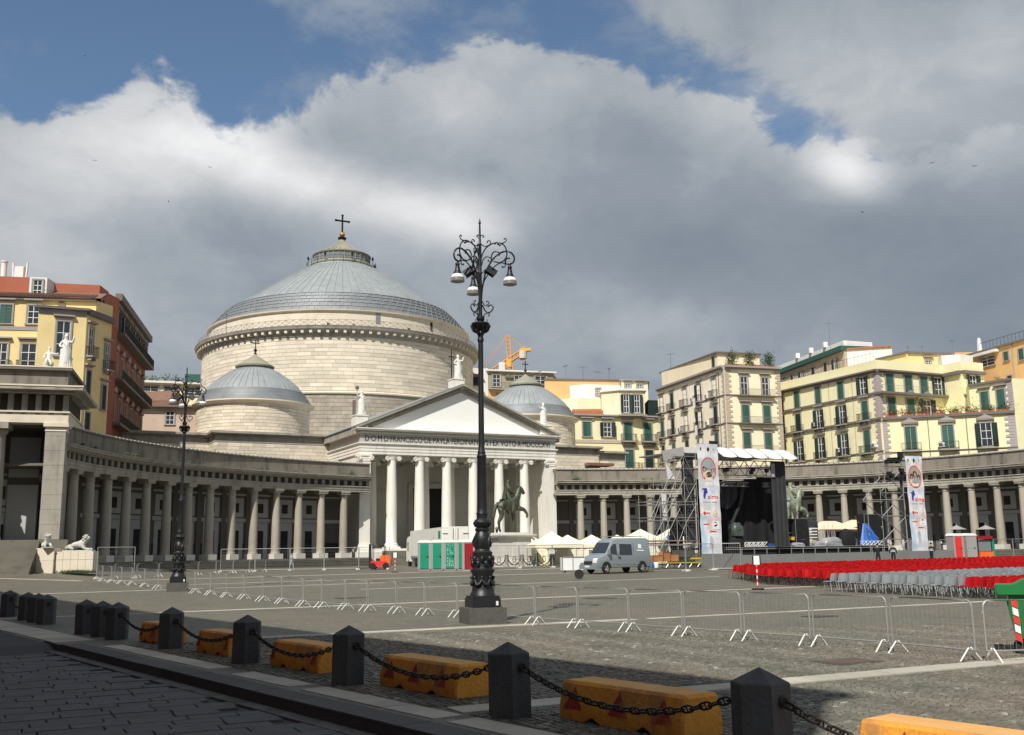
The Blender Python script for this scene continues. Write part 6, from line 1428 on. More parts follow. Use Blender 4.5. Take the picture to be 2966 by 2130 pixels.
mb = MB(); mb.add([(.99, -.83, 1.34), (.99, .83, 1.34), (1.52, .76, 2.0), (1.52, -.76, 2.0)], [(0, 1, 2, 3)]); mb.xf(Matrix.Translation((-.03, 0, .02))); ob('windscreen', mb.mesh('ws', 'glass'), vn)
mb = MB(); mb.box(-.13, .3, -.97, .97, .3, .58); mb.box(5.3, 5.48, -.95, .95, .35, .55); ob('bumper', mb.mesh('bump', 'vanp'), vn, kind='stuff')
mb = MB(); mb.box(-.08, .02, -.45, .45, .62, .82); ob('grille', mb.mesh('grille', 'rubber'), vn); mb = MB(); mb.box(-.155, -.12, -.26, .26, .42, .53); ob('number_plate', mb.mesh('np', 'whitep'), vn)
for s_ in (-1, 1):
    mb = MB(); mb.prism([(-.03, .72), (.14, .72), (.22, .98), (.1, 1.0), (-.02, .92)], min(s_ * .55, s_ * .96), max(s_ * .55, s_ * .96)); ob('headlight', mb.mesh('hl', 'bellglass'), vn)
    mb = MB(); mb.box(1.05, 1.2, min(s_ * 1.0, s_ * 1.2), max(s_ * 1.0, s_ * 1.2), 1.25, 1.55); ob('wing_mirror', mb.mesh('mir', 'vanp'), vn)
    for x in (.95, 4.5):
        w_ = ob('wheel', cached('vw', lambda: (lambda m_: (m_.lathe([(.2, -.1), (.24, -.11), (.33, -.1), (.35, 0), (.33, .1), (.2, .1)], 22, cap=False), m_.xf(Matrix.Rotation(PI / 2, 4, 'X')), m_.mesh('tyre', 'rubber', True))[-1])(MB())), vn, (x, s_ * .9, .35))
        def hub():
            m_ = MB(); m_.lathe([(0, .03), (.06, .03), (.08, 0), (.2, .0), (.21, .05)], 18, cap=False); m_.xf(Matrix.Rotation(PI / 2, 4, 'X'))
            for k in range(5): a_ = k * 2 * PI / 5; m_.bar((.05 * math.cos(a_), -.04, .05 * math.sin(a_)), (.2 * math.cos(a_), -.05, .2 * math.sin(a_)), .028, 4)
            return m_.mesh('rim', 'galv', True)
        ob('rim', cached('vh', hub), w_, (0, s_ * .06, 0), 0 if s_ < 0 else PI)
        vpanel('wheel_arch', [(x + .47 * math.cos(a_), .35 + .45 * math.sin(a_)) for a_ in np.linspace(0, PI, 9)], 'rubber', s_, e=.003)
mb = MB()
for x in (2.0, 3.0, 4.0, 4.9): mb.bar((x, -.75, 2.42), (x, .75, 2.42), .02)
for y in (-.72, .72): mb.bar((1.8, y, 2.42), (5.0, y, 2.42), .02); [mb.bar((x, y, 2.28), (x, y, 2.42), .015) for x in (2.0, 3.5, 4.9)]
ob('roof_rack', mb.mesh('rack', 'galv'), vn)
bx = thing('wheeled_crate', 'white wheeled crate standing left of the van nose', 'crate', (4.3, 78.5, gr(4, 78)), R(10))
mb = MB(); mb.box(-.8, .8, -.4, .4, .2, 1.15); ob('crate_body', mb.mesh('cbod', 'whitep'), bx); mb = MB()
for x in (-.8, 0, .8): mb.box(x - .03, x + .03, -.43, -.4, .15, 1.2)
mb.box(-.83, .83, -.43, -.4, 1.12, 1.2); ob('crate_frame', mb.mesh('cfr', 'galv'), bx)
for x in (-.6, .6): ob('caster', cached('cast', lambda: (lambda m_: (m_.lathe([(0, -.03), (.09, -.03), (.09, .03), (0, .03)], 12), m_.xf(Matrix.Rotation(PI / 2, 4, 'X')), m_.mesh('caster', 'rubber', True))[-1])(MB())), bx, (x, -.35, .1))
tw = thing('spare_wheel', 'small dark wheel lying upright on the paving left of the van', 'wheel', (4.1, 66.5, gr(4, 66.5))); mb = MB(); mb.lathe([(.12, -.08), (.3, -.09), (.3, .09), (.12, .08)], 16); mb.xf(Matrix.Translation((0, 0, .3)) @ Matrix.Rotation(PI / 2, 4, 'X')); ob('tyre', mb.mesh('ty', 'rubber', True), tw)

# ---------------------------------------------------------------- statues
def horse(par, m):
    J = dict(pel=(1.15, 0, 2.45, .43), bel=(1.85, 0, 2.35, .47), ch=(2.6, 0, 2.5, .50), n1=(2.95, 0, 3.05, .36), n2=(3.02, 0, 3.6, .27), poll=(3.12, 0, 4.1, .2), mz=(3.38, 0, 3.8, .17), mz2=(3.66, 0, 3.38, .1),
             t1=(.78, 0, 2.55, .12), t2=(.5, 0, 2.0, .15), t3=(.38, 0, 1.15, .09))
    E = [('pel', 'bel'), ('bel', 'ch'), ('ch', 'n1'), ('n1', 'n2'), ('n2', 'poll'), ('poll', 'mz'), ('mz', 'mz2'), ('pel', 't1'), ('t1', 't2'), ('t2', 't3')]
    for s_, k, dx in ((1, 'L', .12), (-1, 'R', -.22)):
        J['h1' + k] = (1.12 + dx * .4, s_ * .27, 2.05, .29); J['h2' + k] = (1.38 + dx, s_ * .3, 1.5, .18); J['h3' + k] = (.98 + dx, s_ * .3, .95, .1); J['h4' + k] = (1.06 + dx, s_ * .3, .3, .07); J['h5' + k] = (1.18 + dx, s_ * .3, .06, .1)
        E += [('pel', 'h1' + k), ('h1' + k, 'h2' + k), ('h2' + k, 'h3' + k), ('h3' + k, 'h4' + k), ('h4' + k, 'h5' + k)]
    J.update(f1L=(2.62, .27, 2.05, .22), f2L=(2.62, .28, 1.25, .11), f3L=(2.58, .28, .35, .07), f4L=(2.66, .28, .06, .1), f1R=(2.8, -.27, 2.1, .22), f2R=(3.45, -.3, 2.05, .13), f3R=(3.8, -.3, 1.6, .08), f4R=(3.72, -.3, 1.28, .09))
    E += [('ch', 'f1L'), ('f1L', 'f2L'), ('f2L', 'f3L'), ('f3L', 'f4L'), ('ch', 'f1R'), ('f1R', 'f2R'), ('f2R', 'f3R'), ('f3R', 'f4R')]
    J = {a: (*b[:3], b[3] * (1.3 if a in ('pel', 'bel', 'ch', 'n1', 'n2', 'poll') else 1.4)) for a, b in J.items()}
    h = skin('horse', J, E, m, par, 'bel', 1)
    mb = MB()
    for s_ in (-1, 1): mb.lathe([(.07, 0), (.06, .1), (0, .24)], 6, (3.02, s_ * .12)); 
    mb.v = [(x, y, z + 4.2) for x, y, z in mb.v]; ob('ears', mb.mesh('ears', m, True), h)
    mb = MB()
    for k in range(14): u = k / 13; mb.ball((2.72 + .28 * u, rnd.uniform(-.1, .1), 3.0 + 1.2 * u), .14, 6, 5)
    ob('mane', mb.mesh('mane', m, True), h); return h
def rider(par, m):
    J = dict(pe=(1.8, 0, 3.0, .27), to=(1.84, 0, 3.5, .27), sh=(1.9, 0, 3.98, .25), ne=(1.93, 0, 4.28, .1), he=(1.97, 0, 4.5, .17), ht=(1.98, 0, 4.68, .15))
    E = [('pe', 'to'), ('to', 'sh'), ('sh', 'ne'), ('ne', 'he'), ('he', 'ht')]
    for s_, k in ((1, 'L'), (-1, 'R')):
        J.update({'s' + k: (1.9, s_ * .3, 3.98, .13), 'e' + k: (2.05, s_ * .42, 3.55, .09), 'w' + k: (2.45, s_ * .22, 3.45, .06), 'hd' + k: (2.55, s_ * .2, 3.47, .06), 'l' + k: (1.95, s_ * .32, 2.9, .2), 'k' + k: (2.3, s_ * .52, 2.5, .14), 'a' + k: (2.1, s_ * .55, 1.8, .08), 'f' + k: (2.36, s_ * .57, 1.68, .06)})
        E += [('sh', 's' + k), ('s' + k, 'e' + k), ('e' + k, 'w' + k), ('w' + k, 'hd' + k), ('pe', 'l' + k), ('l' + k, 'k' + k), ('k' + k, 'a' + k), ('a' + k, 'f' + k)]
    J = {a: (*b[:3], b[3] * 1.4) for a, b in J.items()}
    r_ = skin('rider', J, E, m, par, 'pe', 1)
    mb = MB(); n = 10; vs = []
    for i in range(n + 1):
        u = i / n
        for j in range(9):
            v = (j / 8 - .5) * 2; vs.append((1.72 - .35 * u - .12 * math.cos(v * 6 + u * 2) * u, v * (.25 + .25 * u), 4.15 - 1.95 * u))
    mb.add(vs, [(i * 9 + j, (i + 1) * 9 + j, (i + 1) * 9 + j + 1, i * 9 + j + 1) for i in range(n) for j in range(8)]); ob('cloak', mb.mesh('cloak', m, True), r_)
    mb = MB()
    for k in range(9): a_ = 2 * PI * k / 9; mb.ball((1.98 + .15 * math.cos(a_), .15 * math.sin(a_), 4.68), .05, 5, 4)
    ob('wreath', mb.mesh('wreath', m, True), r_)
    mb = MB()
    for s_ in (-1, 1): mb.tube([(3.62, s_ * .08, 3.5), (3.1, s_ * .2, 3.35), (2.55, s_ * .2, 3.47)], .02, 4)
    ob('reins', mb.mesh('reins', m), r_)
M['pedm'] = mat('grey_white_pedestal_marble', (.62, .605, .55), .7, .07, .8, .03, .1, dirt=(.42, .39, .33), dirtamt=.45, streak=1.4)
def monument(x, y, z, lab, m, H_=3.05, ped=True, sc=1.0):
    pd = thing('statue_pedestal', 'white marble pedestal carrying ' + lab[1], 'pedestal', (x, y, z), ANG)
    mb = MB(); mb.box(-.35, 4.35, -1.5, 1.5, -.2, .45); mb.box(-.15, 4.15, -1.3, 1.3, .45, .6); mb.box(0, 4.0, -1.15, 1.15, .6, 2.65); mb.box(1.7, 3.9, -1.19, -1.15, .7, 2.4); ob('die', mb.mesh('die', 'pedm'), pd)
    mb = MB(); mb.box(-.12, 4.12, -1.27, 1.27, 2.65, 2.78); mb.box(-.38, 4.38, -1.5, 1.5, 2.78, 2.92); mb.box(-.45, 4.45, -1.58, 1.58, 2.92, 3.02); mb.box(.2, 3.8, -1.0, 1.0, 3.02, 3.22); ob('pedestal_cornice', mb.mesh('pc', 'pedm'), pd)
    pd.scale = (.88, 1, 1); st = thing('equestrian_statue', lab[0], 'statue', (x - .35, y - .15, z + 3.22), ANG, 'equestrian bronzes'); horse(st, m); rider(st, m); st.scale = (sc * 1.04, sc * 1.1, sc * 1.1); return pd
monument(-2.01, 100, .28, ('green bronze horse with raised foreleg and cloaked rider before the church portico', 'the bronze horseman before the portico'), 'bronze')
pk = thing('glass_globe_lamp', 'small black lamp with a glass ball behind the marble pedestal', 'lamp', (-1.7, 101.8, .3)); mb = MB(); mb.lathe([(.12, 0), (.1, 3.3), (.14, 3.5)], 8); ob('post', mb.mesh('po', 'castiron'), pk); mb = MB(); mb.ball((0, 0, 3.65), .18, 10, 8); ob('globe', mb.mesh('gl', 'bellrim', True), pk)
monument(29.0, 112.6, .3, ('pale green bronze horse and rider half hidden behind the stage curtain', 'the second bronze horseman by the stage'), 'bronzel', sc=1.02)
# chain railing round the first pedestal
pr_ = thing('pedestal_railing', 'low stone posts with curved iron swags before the marble pedestal', 'railing', (-3.6, 96.2, gr(-3, 96)), ANG)
mb = MB(); mb.lathe([(.2, 0), (.2, .1), (.15, .15), (.15, .95), (.19, 1.0), (.12, 1.08), (.02, 1.12)], 12); pm_ = mb.mesh('post', 'pip_l', True)
def swag():
    mb = MB()
    for k in range(1): mb.tube([(.15 + .65 * (1 - math.cos(a_)), 0, .95 - .75 * math.sin(a_)) for a_ in np.linspace(0, PI, 14)], .05, 5)
    mb.tube([(.8 + .17 * math.cos(a_), 0, .72 + .25 * math.sin(a_)) for a_ in np.linspace(0, 2 * PI, 13)[:-1]], .03, 5, closed=True); mb.bar((.25, 0, .1), (.7, 0, .5), .018); mb.bar((1.35, 0, .1), (.9, 0, .5), .018); mb.bar((.15, 0, .98), (1.45, 0, .98), .014)
    return mb.mesh('iron_swag', 'castiron', True)
swm = swag()
for i in range(7):
    ob('post', pm_, pr_, (i * 1.6, 0, 0), 0, (1.15, 1.15, 1.15))
    if i < 6: ob('iron_swag', swm, pr_, (i * 1.6, 0, 0))
for i in range(1, 4):
    for xx in (0, 9.6): ob('post', pm_, pr_, (xx, i * 1.6, 0)); ob('iron_swag', swm, pr_, (xx, (i - 1) * 1.6, 0), PI / 2)

def robed(name, label, cat, loc, rz, H_, m='statue', raise_=1, prop=None, grp=None):
    """standing draped marble figure"""
    t = thing(name, label, cat, loc, rz, grp); k = H_ / 3.0
    J = dict(pe=(0, 0, 1.55, .30), to=(.03, 0, 1.95, .27), ch=(.02, -.02, 2.25, .27), ne=(0, -.02, 2.5, .1), he=(0, -.05, 2.72, .16), ht=(0, -.03, 2.86, .14), k1=(.08, -.1, .9, .27), k2=(.1, -.08, .15, .30), sL=(-.3, 0, 2.28, .12), sR=(.3, 0, 2.28, .12))
    if raise_ > 0: J.update(eR=(.55, -.1, 2.2, .09), wR=(.62, -.18, 2.6, .06), hR=(.63, -.18, 2.72, .06), eL=(-.48, -.05, 1.9, .09), wL=(-.3, -.28, 1.75, .06), hL=(-.24, -.3, 1.78, .06))
    else: J.update(eR=(.42, -.05, 1.88, .09), wR=(.2, -.28, 1.9, .06), hR=(.14, -.3, 1.93, .06), eL=(-.5, -.1, 2.1, .09), wL=(-.6, -.2, 2.5, .06), hL=(-.6, -.2, 2.6, .06))
    J = {a: (b[0] * k, b[1] * k, b[2] * k, b[3] * k) for a, b in J.items()}
    E = [('pe', 'to'), ('to', 'ch'), ('ch', 'ne'), ('ne', 'he'), ('he', 'ht'), ('pe', 'k1'), ('k1', 'k2'), ('ch', 'sL'), ('ch', 'sR'), ('sR', 'eR'), ('eR', 'wR'), ('wR', 'hR'), ('sL', 'eL'), ('eL', 'wL'), ('wL', 'hL')]
    J = {a: (*b[:3], b[3] * 1.22) for a, b in J.items()}
    b_ = skin('figure', J, E, m, t, 'pe', 1)
    mb = MB(); n = 40; vs = []; zs = [0, .3, .8, 1.3, 1.65, 1.9]; rs = [.54, .50, .46, .43, .40, .32]
    for z, r_ in zip(zs, rs):
        for i in range(n): a_ = 2 * PI * i / n; rr = r_ * (1 + (.13 if z < 1.7 else .05) * math.sin(i * 3.1 + z * 1.3) * (1 - z / 2.6)); vs.append((k * (rr * math.cos(a_) + .06 * (1 - z / 2)), k * rr * math.sin(a_) * .8, k * z))
    mb.add(vs, [(j * n + i, j * n + (i + 1) % n, (j + 1) * n + (i + 1) % n, (j + 1) * n + i) for j in range(len(zs) - 1) for i in range(n)]); ob('drapery', mb.mesh('drapery', m, True, 60), b_)
    mb = MB(); mb.tube([(-.3 * k, -.15 * k, 2.3 * k), (.1 * k, -.3 * k, 1.9 * k), (.36 * k, -.2 * k, 1.45 * k), (.42 * k, .05 * k, .7 * k)], [.08 * k, .1 * k, .12 * k, .05 * k], 7); ob('cloak_fold', mb.mesh('fold', m, True), b_)
    mb = MB(); mb.ball((0, .03 * k, 2.82 * k), .17 * k, 8, 6); ob('hair', mb.mesh('hr', m, True), b_)
    return t, k
def onch(a, b, z): return CH(a, b, z)
for a_, z0, z1, lab in ((-.5, 22.3, 23.6, 'apex of the pediment'), (-13.4, 16.6, 18.3, 'left end of the pediment'), (12.1, 16.9, 18.15, 'right end of the pediment')):
    mb = MB(); w_ = .82; mb.box(-w_, w_, -.2, 1.3, z0, z1); mb.box(-w_ - .08, w_ + .08, -.28, 1.38, z1 - .12, z1); ob('acroterion_plinth', mb.mesh('plinth', 'marble'), church, (a_, 0.1, 0))
t, k = robed('roof_statue', 'white statue with a tall dark cross at the apex of the pediment', 'statue', onch(-.3, .6, 23.6), ANG, 3.3, raise_=1, grp='statues on the pediment')
mb = MB(); mb.box(-.98, -.88, -.1, 0, 0, 3.9); mb.box(-1.3, -.56, -.1, 0, 2.85, 2.97); ob('cross', mb.mesh('cr', 'castiron'), t)
t, k = robed('roof_statue', 'white statue holding up a round medallion at the left end of the pediment', 'statue', onch(-13.2, .6, 18.3), ANG, 3.2, raise_=-1, grp='statues on the pediment')
mb = MB(); mb.ball((-.66, -.2, 3.4), .26, 10, 8, 0, (1, .4, 1)); mb.bar((-.66, -.2, 2.6), (-.66, -.2, 3.2), .04); mb.box(-1.0, -.7, .1, .5, 0, 1.9); ob('medallion', mb.mesh('med', 'trimd'), t)
robed('roof_statue', 'white robed statue at the right end of the pediment', 'statue', onch(12.1, .6, 18.15), ANG, 3.1, raise_=-1, grp='statues on the pediment')
def onpv(s_, y, z): c_, sn = math.cos(R(-163.8)), math.sin(R(-163.8)); return (-35.26 + s_ * c_ - y * sn, 80.5 + s_ * sn + y * c_, z)
robed('roof_statue', 'tall white draped statue with raised arm on the left pavilion', 'statue', onpv(.55, -.25, 16.62), R(16), 2.85, raise_=1, grp='statues on the left pavilion')
t = thing('roof_statue', 'small white seated figure beside the tall statue on the left pavilion', 'statue', onpv(1.75, -.25, 16.62), R(16), 'statues on the left pavilion')
J = dict(pe=(0, 0, .55, .24), ch=(.02, 0, 1.15, .2), ne=(.02, 0, 1.38, .08), he=(.02, -.02, 1.58, .14), ht=(.02, 0, 1.68, .12), kL=(-.1, -.45, .6, .13), fL=(-.12, -.5, .08, .08), kR=(.15, -.42, .55, .13), fR=(.3, -.6, .08, .08), sL=(-.22, 0, 1.15, .09), eL=(-.38, -.1, .8, .07), hL=(-.2, -.35, .75, .06), sR=(.24, 0, 1.15, .09), eR=(.5, -.05, 1.1, .07), hR=(.72, -.05, 1.2, .05))
skin('figure', J, [('pe', 'ch'), ('ch', 'ne'), ('ne', 'he'), ('he', 'ht'), ('pe', 'kL'), ('kL', 'fL'), ('pe', 'kR'), ('kR', 'fR'), ('ch', 'sL'), ('sL', 'eL'), ('eL', 'hL'), ('ch', 'sR'), ('sR', 'eR'), ('eR', 'hR')], 'statue', t, 'pe', 1)
mb = MB(); mb.box(-.35, .35, -.2, .3, 0, .4); ob('rock_seat', mb.mesh('seat', 'statue'), t)
# lions on their plinths
def lion(x, y, z, rz, lab, sc=1.0):
    t = thing('lion_statue', lab, 'statue', (x, y, z), rz, 'stone lions by the pavilion steps'); t.scale = (sc,) * 3
    J = dict(pe=(-.75, 0, .38, .27), be=(-.25, 0, .42, .27), ch=(.35, 0, .55, .3), ne=(.6, 0, .85, .27), he=(.78, 0, 1.02, .2), mz=(1.0, 0, .95, .13), hk=(-.55, .28, .25, .2), hf=(-.15, .34, .09, .09), hk2=(-.55, -.28, .25, .2), hf2=(-.15, -.34, .09, .09), f1=(.45, .22, .3, .14), f2=(.75, .24, .1, .1), f3=(1.15, .24, .09, .1), g1=(.45, -.22, .3, .14), g2=(.75, -.24, .1, .1), g3=(1.15, -.24, .09, .1), t1=(-1.0, .15, .18, .06), t2=(-.7, .45, .08, .05))
    E = [('pe', 'be'), ('be', 'ch'), ('ch', 'ne'), ('ne', 'he'), ('he', 'mz'), ('pe', 'hk'), ('hk', 'hf'), ('pe', 'hk2'), ('hk2', 'hf2'), ('ch', 'f1'), ('f1', 'f2'), ('f2', 'f3'), ('ch', 'g1'), ('g1', 'g2'), ('g2', 'g3'), ('pe', 't1'), ('t1', 't2')]
    b_ = skin('lion_body', J, E, 'lion', t, 'be', 1); mb = MB()
    for _ in range(26): a_ = rnd.uniform(0, 2 * PI); mb.ball((.58 + rnd.uniform(-.12, .14), .22 * math.cos(a_), .92 + .26 * math.sin(a_)), .1, 6, 4)
    ob('mane', mb.mesh('mane', 'lion', True), b_)
    mb = MB(); mb.box(-1.05, 1.3, -.42, .42, -.08, .02); ob('slab', mb.mesh('slab', 'lion'), t)
pl = thing('lion_plinth', 'pale stone plinth with grass at its foot under the lying lion', 'plinth', (-33.3, 79.3, .5), R(3))
for i in range(5): mb = MB(); mb.box(-1.45 + i * .56, -1.45 + (i + 1) * .56 - .02, -.6, .6, 0, 1.0); ob('stone_block', mb.mesh('sb', 'stone'), pl); mb = MB(); mb.box(-1.45 + i * .56, -1.45 + (i + 1) * .56 - .02, -.6, .6, 1.02, 1.62); ob('stone_block', mb.mesh('sb', 'stone'), pl)
mb = MB(); mb.box(-2.9, -1.5, -.9, .6, 0, 1.0); ob('stone_block', mb.mesh('sb', 'stone'), pl); mb = MB(); mb.box(-2.85, -1.5, -.85, .6, 1.02, 1.9); ob('stone_block', mb.mesh('sb', 'stone'), pl)
lion(-33.4, 79.3, 2.2, R(3), 'white stone lion lying on the pale plinth facing right', .95); lion(-35.6, 79.0, 2.48, R(-60), 'white stone lion facing the viewer, left of the lying one', .85)
mb = MB()
for _ in range(900): x, y = rnd.gauss(0, .7), rnd.gauss(0, .1); h = rnd.uniform(.05, .3); mb.add([(x, y, 0), (x + .05, y, 0), (x + .02 + rnd.uniform(-.05, .05), y - .05, h)], [(0, 1, 2)])
tag(ob('weeds', mb.mesh('weeds', 'leaf'), None, (-33.0, 78.6, .52)), 'tufts of weeds at the foot of the lion plinth', 'weeds', kind='stuff')

# ---------------------------------------------------------------- cream gazebos
def gazebo(x, y, w, pk_, ev, lab, rz=0.2, wall=False):
    t = thing('gazebo', lab, 'tent', (x, y, gr(x, y)), rz, 'cream market tents beside the pedestal'); h = w / 2
    for sx_ in (-1, 1):
        for sy_ in (-1, 1): mb = MB(); mb.bar((sx_ * h * .96, sy_ * h * .96, 0), (sx_ * h * .96, sy_ * h * .96, ev), .03, 4); ob('pole', mb.mesh('pole', 'galv'), t)
    mb = MB(); n = 6; vs = []; fs = []
    # concave pyramid
    for i in range(n + 1):
        u = i / n; r_ = h * (1 - u); z = ev + (pk_ - ev) * (u ** 1.25)
        for a, b in ((-1, -1), (0, -1), (1, -1), (1, 0), (1, 1), (0, 1), (-1, 1), (-1, 0)): sgz = -.04 * (1 - u) if (a == 0 or b == 0) else 0; vs.append((a * max(r_, .03), b * max(r_, .03), z + sgz))
    for i in range(n):
        for j in range(8): fs.append((i * 8 + j, i * 8 + (j + 1) % 8, (i + 1) * 8 + (j + 1) % 8, (i + 1) * 8 + j))
    mb.add(vs, fs); ob('canopy', mb.mesh('canopy', 'tent', True, 30), t)
    mb = MB(); mb.add([(a * h, b * h, z) for z in (ev - .32, ev) for a, b in ((-1, -1), (1, -1), (1, 1), (-1, 1))], [(0, 1, 5, 4), (1, 2, 6, 5), (2, 3, 7, 6), (3, 0, 4, 7)]); ob('valance', mb.mesh('valance', 'tent'), t)
    if wall:
        mb = MB(); mb.add([(-h * .95 + (h * 1.9) * i / 16, -h * .95 + .03 * math.sin(i * 1.9), z) for z in (.05, ev - .1) for i in range(17)], [(i, i + 1, i + 18, i + 17) for i in range(16)]); mb.add([(-h * .95, -h * .95 + h * 1.9 * i / 16, z) for z in (.05, ev - .1) for i in range(17)], [(i, i + 1, i + 18, i + 17) for i in range(16)]); ob('side_cloth', mb.mesh('side', 'tent', True), t)
for i, a_ in enumerate(((3.5, 98.0, 4.0, 3.25, 2.05, 'large cream tent right behind the marble pedestal', .2, False), (5.2, 101.5, 3.6, 2.95, 2.0, 'cream tent with a side cloth, left of the van roof', .2, True), (7.7, 103.5, 3.8, 2.95, 2.0, 'cream tent whose peak shows above the van bonnet', .15, True), (10.5, 106, 3.4, 2.95, 2.0, 'small cream tent peak seen above the middle of the van roof', .2, True), (12.1, 99.5, 4.0, 3.4, 2.35, 'big cream tent rising behind the rear of the van', .2, True), (15.1, 101, 3.8, 3.4, 2.2, 'cream tent seen through the scaffold', .2, True), (1.4, 104, 3.6, 3.1, 2.1, 'cream tent at the far left of the row, mostly behind the pedestal', .2, True))): gazebo(*a_)

# ---------------------------------------------------------------- the concert stage
SA = (15.376, 86, 0)
def shf(s_, y): return s_ + (s_ + 52.5) * y / 69.8 if abs(y) > 1 else s_
def onst(s_, y, z=0): c_, sn = math.cos(ANG), math.sin(ANG); s_ = shf(s_, y); return (SA[0] + s_ * c_ - y * sn, SA[1] + s_ * sn + y * c_, z)
def SP(par, name, m, boxes, tubes=(), r=.03, **k):
    mb = MB()
    for b_ in boxes: mb.box(*b_)
    for a, b in tubes: mb.bar(a, b, r, 4)
    return ob(name, mb.mesh(name, m), par, **k)
stg = thing('stage', 'raised black concert stage deck with steel edge in front of the right colonnade', 'stage', SA, ANG)
SP(stg, 'deck', 'black', [(3.4, 22.6, 1.2, 9, 1.6, 1.78)]); SP(stg, 'deck_edge', 'galv', [(3.4, 22.6, 1.14, 1.2, 1.6, 1.66), (3.4, 22.6, 1.14, 1.2, 1.76, 1.8)])
SP(stg, 'skirt', 'black', [(3.3, 22.7, 1.3, 1.36, .1, 1.6)])
for i in range(13): SP(stg, 'leg', 'galv', [(5.2 + i * 1.38, 5.26 + i * 1.38, 1.1, 1.16, .2, 1.7)])
roof = thing('stage_roof', 'stage roof frame with white scalloped canopy, black side sheets and hanging black curtains', 'stage roof', SA, ANG)
for i in range(5):
    x0 = 2.0 + i * 1.66; x1 = x0 + 1.62; mb = MB(); vs = []
    for j in range(7):
        v = j / 6; z = 10.18 - v * .78 - (.07 * 0); y = .35 - .9 * v ** .8
        for k in range(9): u = k / 8; sag = -.10 * math.sin(PI * u) * (v ** 1.5) + .05 * math.sin(PI * u) * (1 - v); vs.append((x0 + (x1 - x0) * u + .32 * v, y - .12 * math.sin(PI * u), z + sag))
    mb.add(vs, [(j * 9 + k, j * 9 + k + 1, (j + 1) * 9 + k + 1, (j + 1) * 9 + k) for j in range(6) for k in range(8)]); ob('canopy_panel', mb.mesh('canopy_panel', 'tentw', True), roof)
SP(roof, 'canopy_seams', 'rail', [], [((2.0 + i * 1.66, .36, 10.2), (2.32 + i * 1.66, -.6, 9.42)) for i in range(6)], .045)
SP(roof, 'roof_sheet', 'ply', [(-1.4, 10.1, .4, 6.5, 9.75, 9.85)]); SP(roof, 'white_roof_end', 'tentw', [(-1.2, 1.9, -.1, .3, 9.62, 10.1)])
mb = MB(); mb.add([(-3.3, .2, 9.75), (-1.4, -.2, 10.1), (-1.4, -.2, 9.35), (-3.2, .2, 8.9)], [(0, 1, 2, 3)]); mb.add([(-3.2, .1, 8.9), (-2.95, .1, 7.35), (-2.3, .1, 7.35), (-2.9, .1, 8.9)], [(0, 1, 2, 3)]); sd_ = ob('side_sheet', mb.mesh('ss', 'tgrey'), roof)
mb = MB(); mb.add([(-3.1, .05, 8.8), (-2.95, .05, 7.4), (-2.1, .05, 7.4)], [(0, 1, 2)]); ob('white_flap', mb.mesh('wf', 'tentw'), roof)
def sheet(name, x0, x1, z0, z1, y, m, fold=.06, n=24, x0b=None, x1b=None, ph=0):
    mb = MB(); vs = []; x0b = x0 if x0b is None else x0b; x1b = x1 if x1b is None else x1b
    for j in range(7):
        v = j / 6
        for i in range(n + 1): u = i / n; a = shf(x0 + (x0b - x0) * v, y); b = shf(x1 + (x1b - x1) * v, y); vs.append((a + (b - a) * u, y + fold * math.sin(u * n * .9 + ph + v) + fold * .4 * math.sin(u * 5 + v * 3), z1 + (z0 - z1) * v))
    mb.add(vs, [(j * (n + 1) + i, j * (n + 1) + i + 1, (j + 1) * (n + 1) + i + 1, (j + 1) * (n + 1) + i) for j in range(6) for i in range(n)]); return ob(name, mb.mesh(name, m, True), roof)
sheet('side_wrap', -1.4, -.15, 2.2, 9.3, .25, 'blackm', .02); sheet('side_wrap', 8.2, 9.85, 1.8, 9.2, .3, 'blackm', .03); sheet('side_wrap', -2.7, -1.4, .8, 4.2, .4, 'black', .03)
sheet('curtain', 2.3, 5.0, 1.8, 7.6, 2.8, 'black', .10, 26); sheet('curtain', 4.9, 6.4, 1.8, 7.8, 2.75, 'black', .03, 10); sheet('curtain', 6.3, 9.0, 1.8, 8.0, 2.7, 'black', .07, 20); sheet('curtain', -.2, 2.6, .8, 7.7, 2.9, 'black', .05, 12)
M['drape'] = mat('glossy_black_drape', (.022, .023, .024), .42, .2, 1.5, .1, .2)
mb = MB()
for k in range(5): mb.tube([(6.4 + .07 * k, 2.0 + .1 * math.sin(k), 7.6), (6.0 + .05 * k, 2.0, 5.7), (5.1 + .03 * k, 2.05, 4.0), (4.7 + .05 * k, 2.1, 3.4)], [.05, .09, .08, .04], 6)
ob('gathered_drape', mb.mesh('gd', 'drape', True), roof)
mb = MB(); vs = []
for j in range(7):
    v = j / 6
    for i in range(13): u = i / 12; vs.append((3.8 + 2.8 * u, 2.3 + .08 * math.sin(i * 2), 7.35 - (1.1 * math.sin(PI * u) + .1) * v - .9 * v * (1 - u) * 2.0))
mb.add(vs, [(j * 13 + i, j * 13 + i + 1, (j + 1) * 13 + i + 1, (j + 1) * 13 + i) for j in range(6) for i in range(12)]); ob('swagged_drape', mb.mesh('sd', 'drape', True), roof)
tb = []
for x in (2.2, 4.0, 5.7, 7.9, 9.8): tb.append(((x, .5, 1.8 if x in (2.2, 9.8) else 7.8), (x, .5, 9.7)))
for x in (2.2, 3.3, 4.4, 5.5, 6.6, 7.7): tb += [((x, .5, 7.9), (x + 1.1, .5, 9.2)), ((x + 1.1, .5, 7.9), (x, .5, 9.2))]
for z in (7.9, 8.5, 9.2): tb.append(((2.2, .5, z), (9.8, .5, z)))
SP(roof, 'frame', 'trim', [], tb, .04)
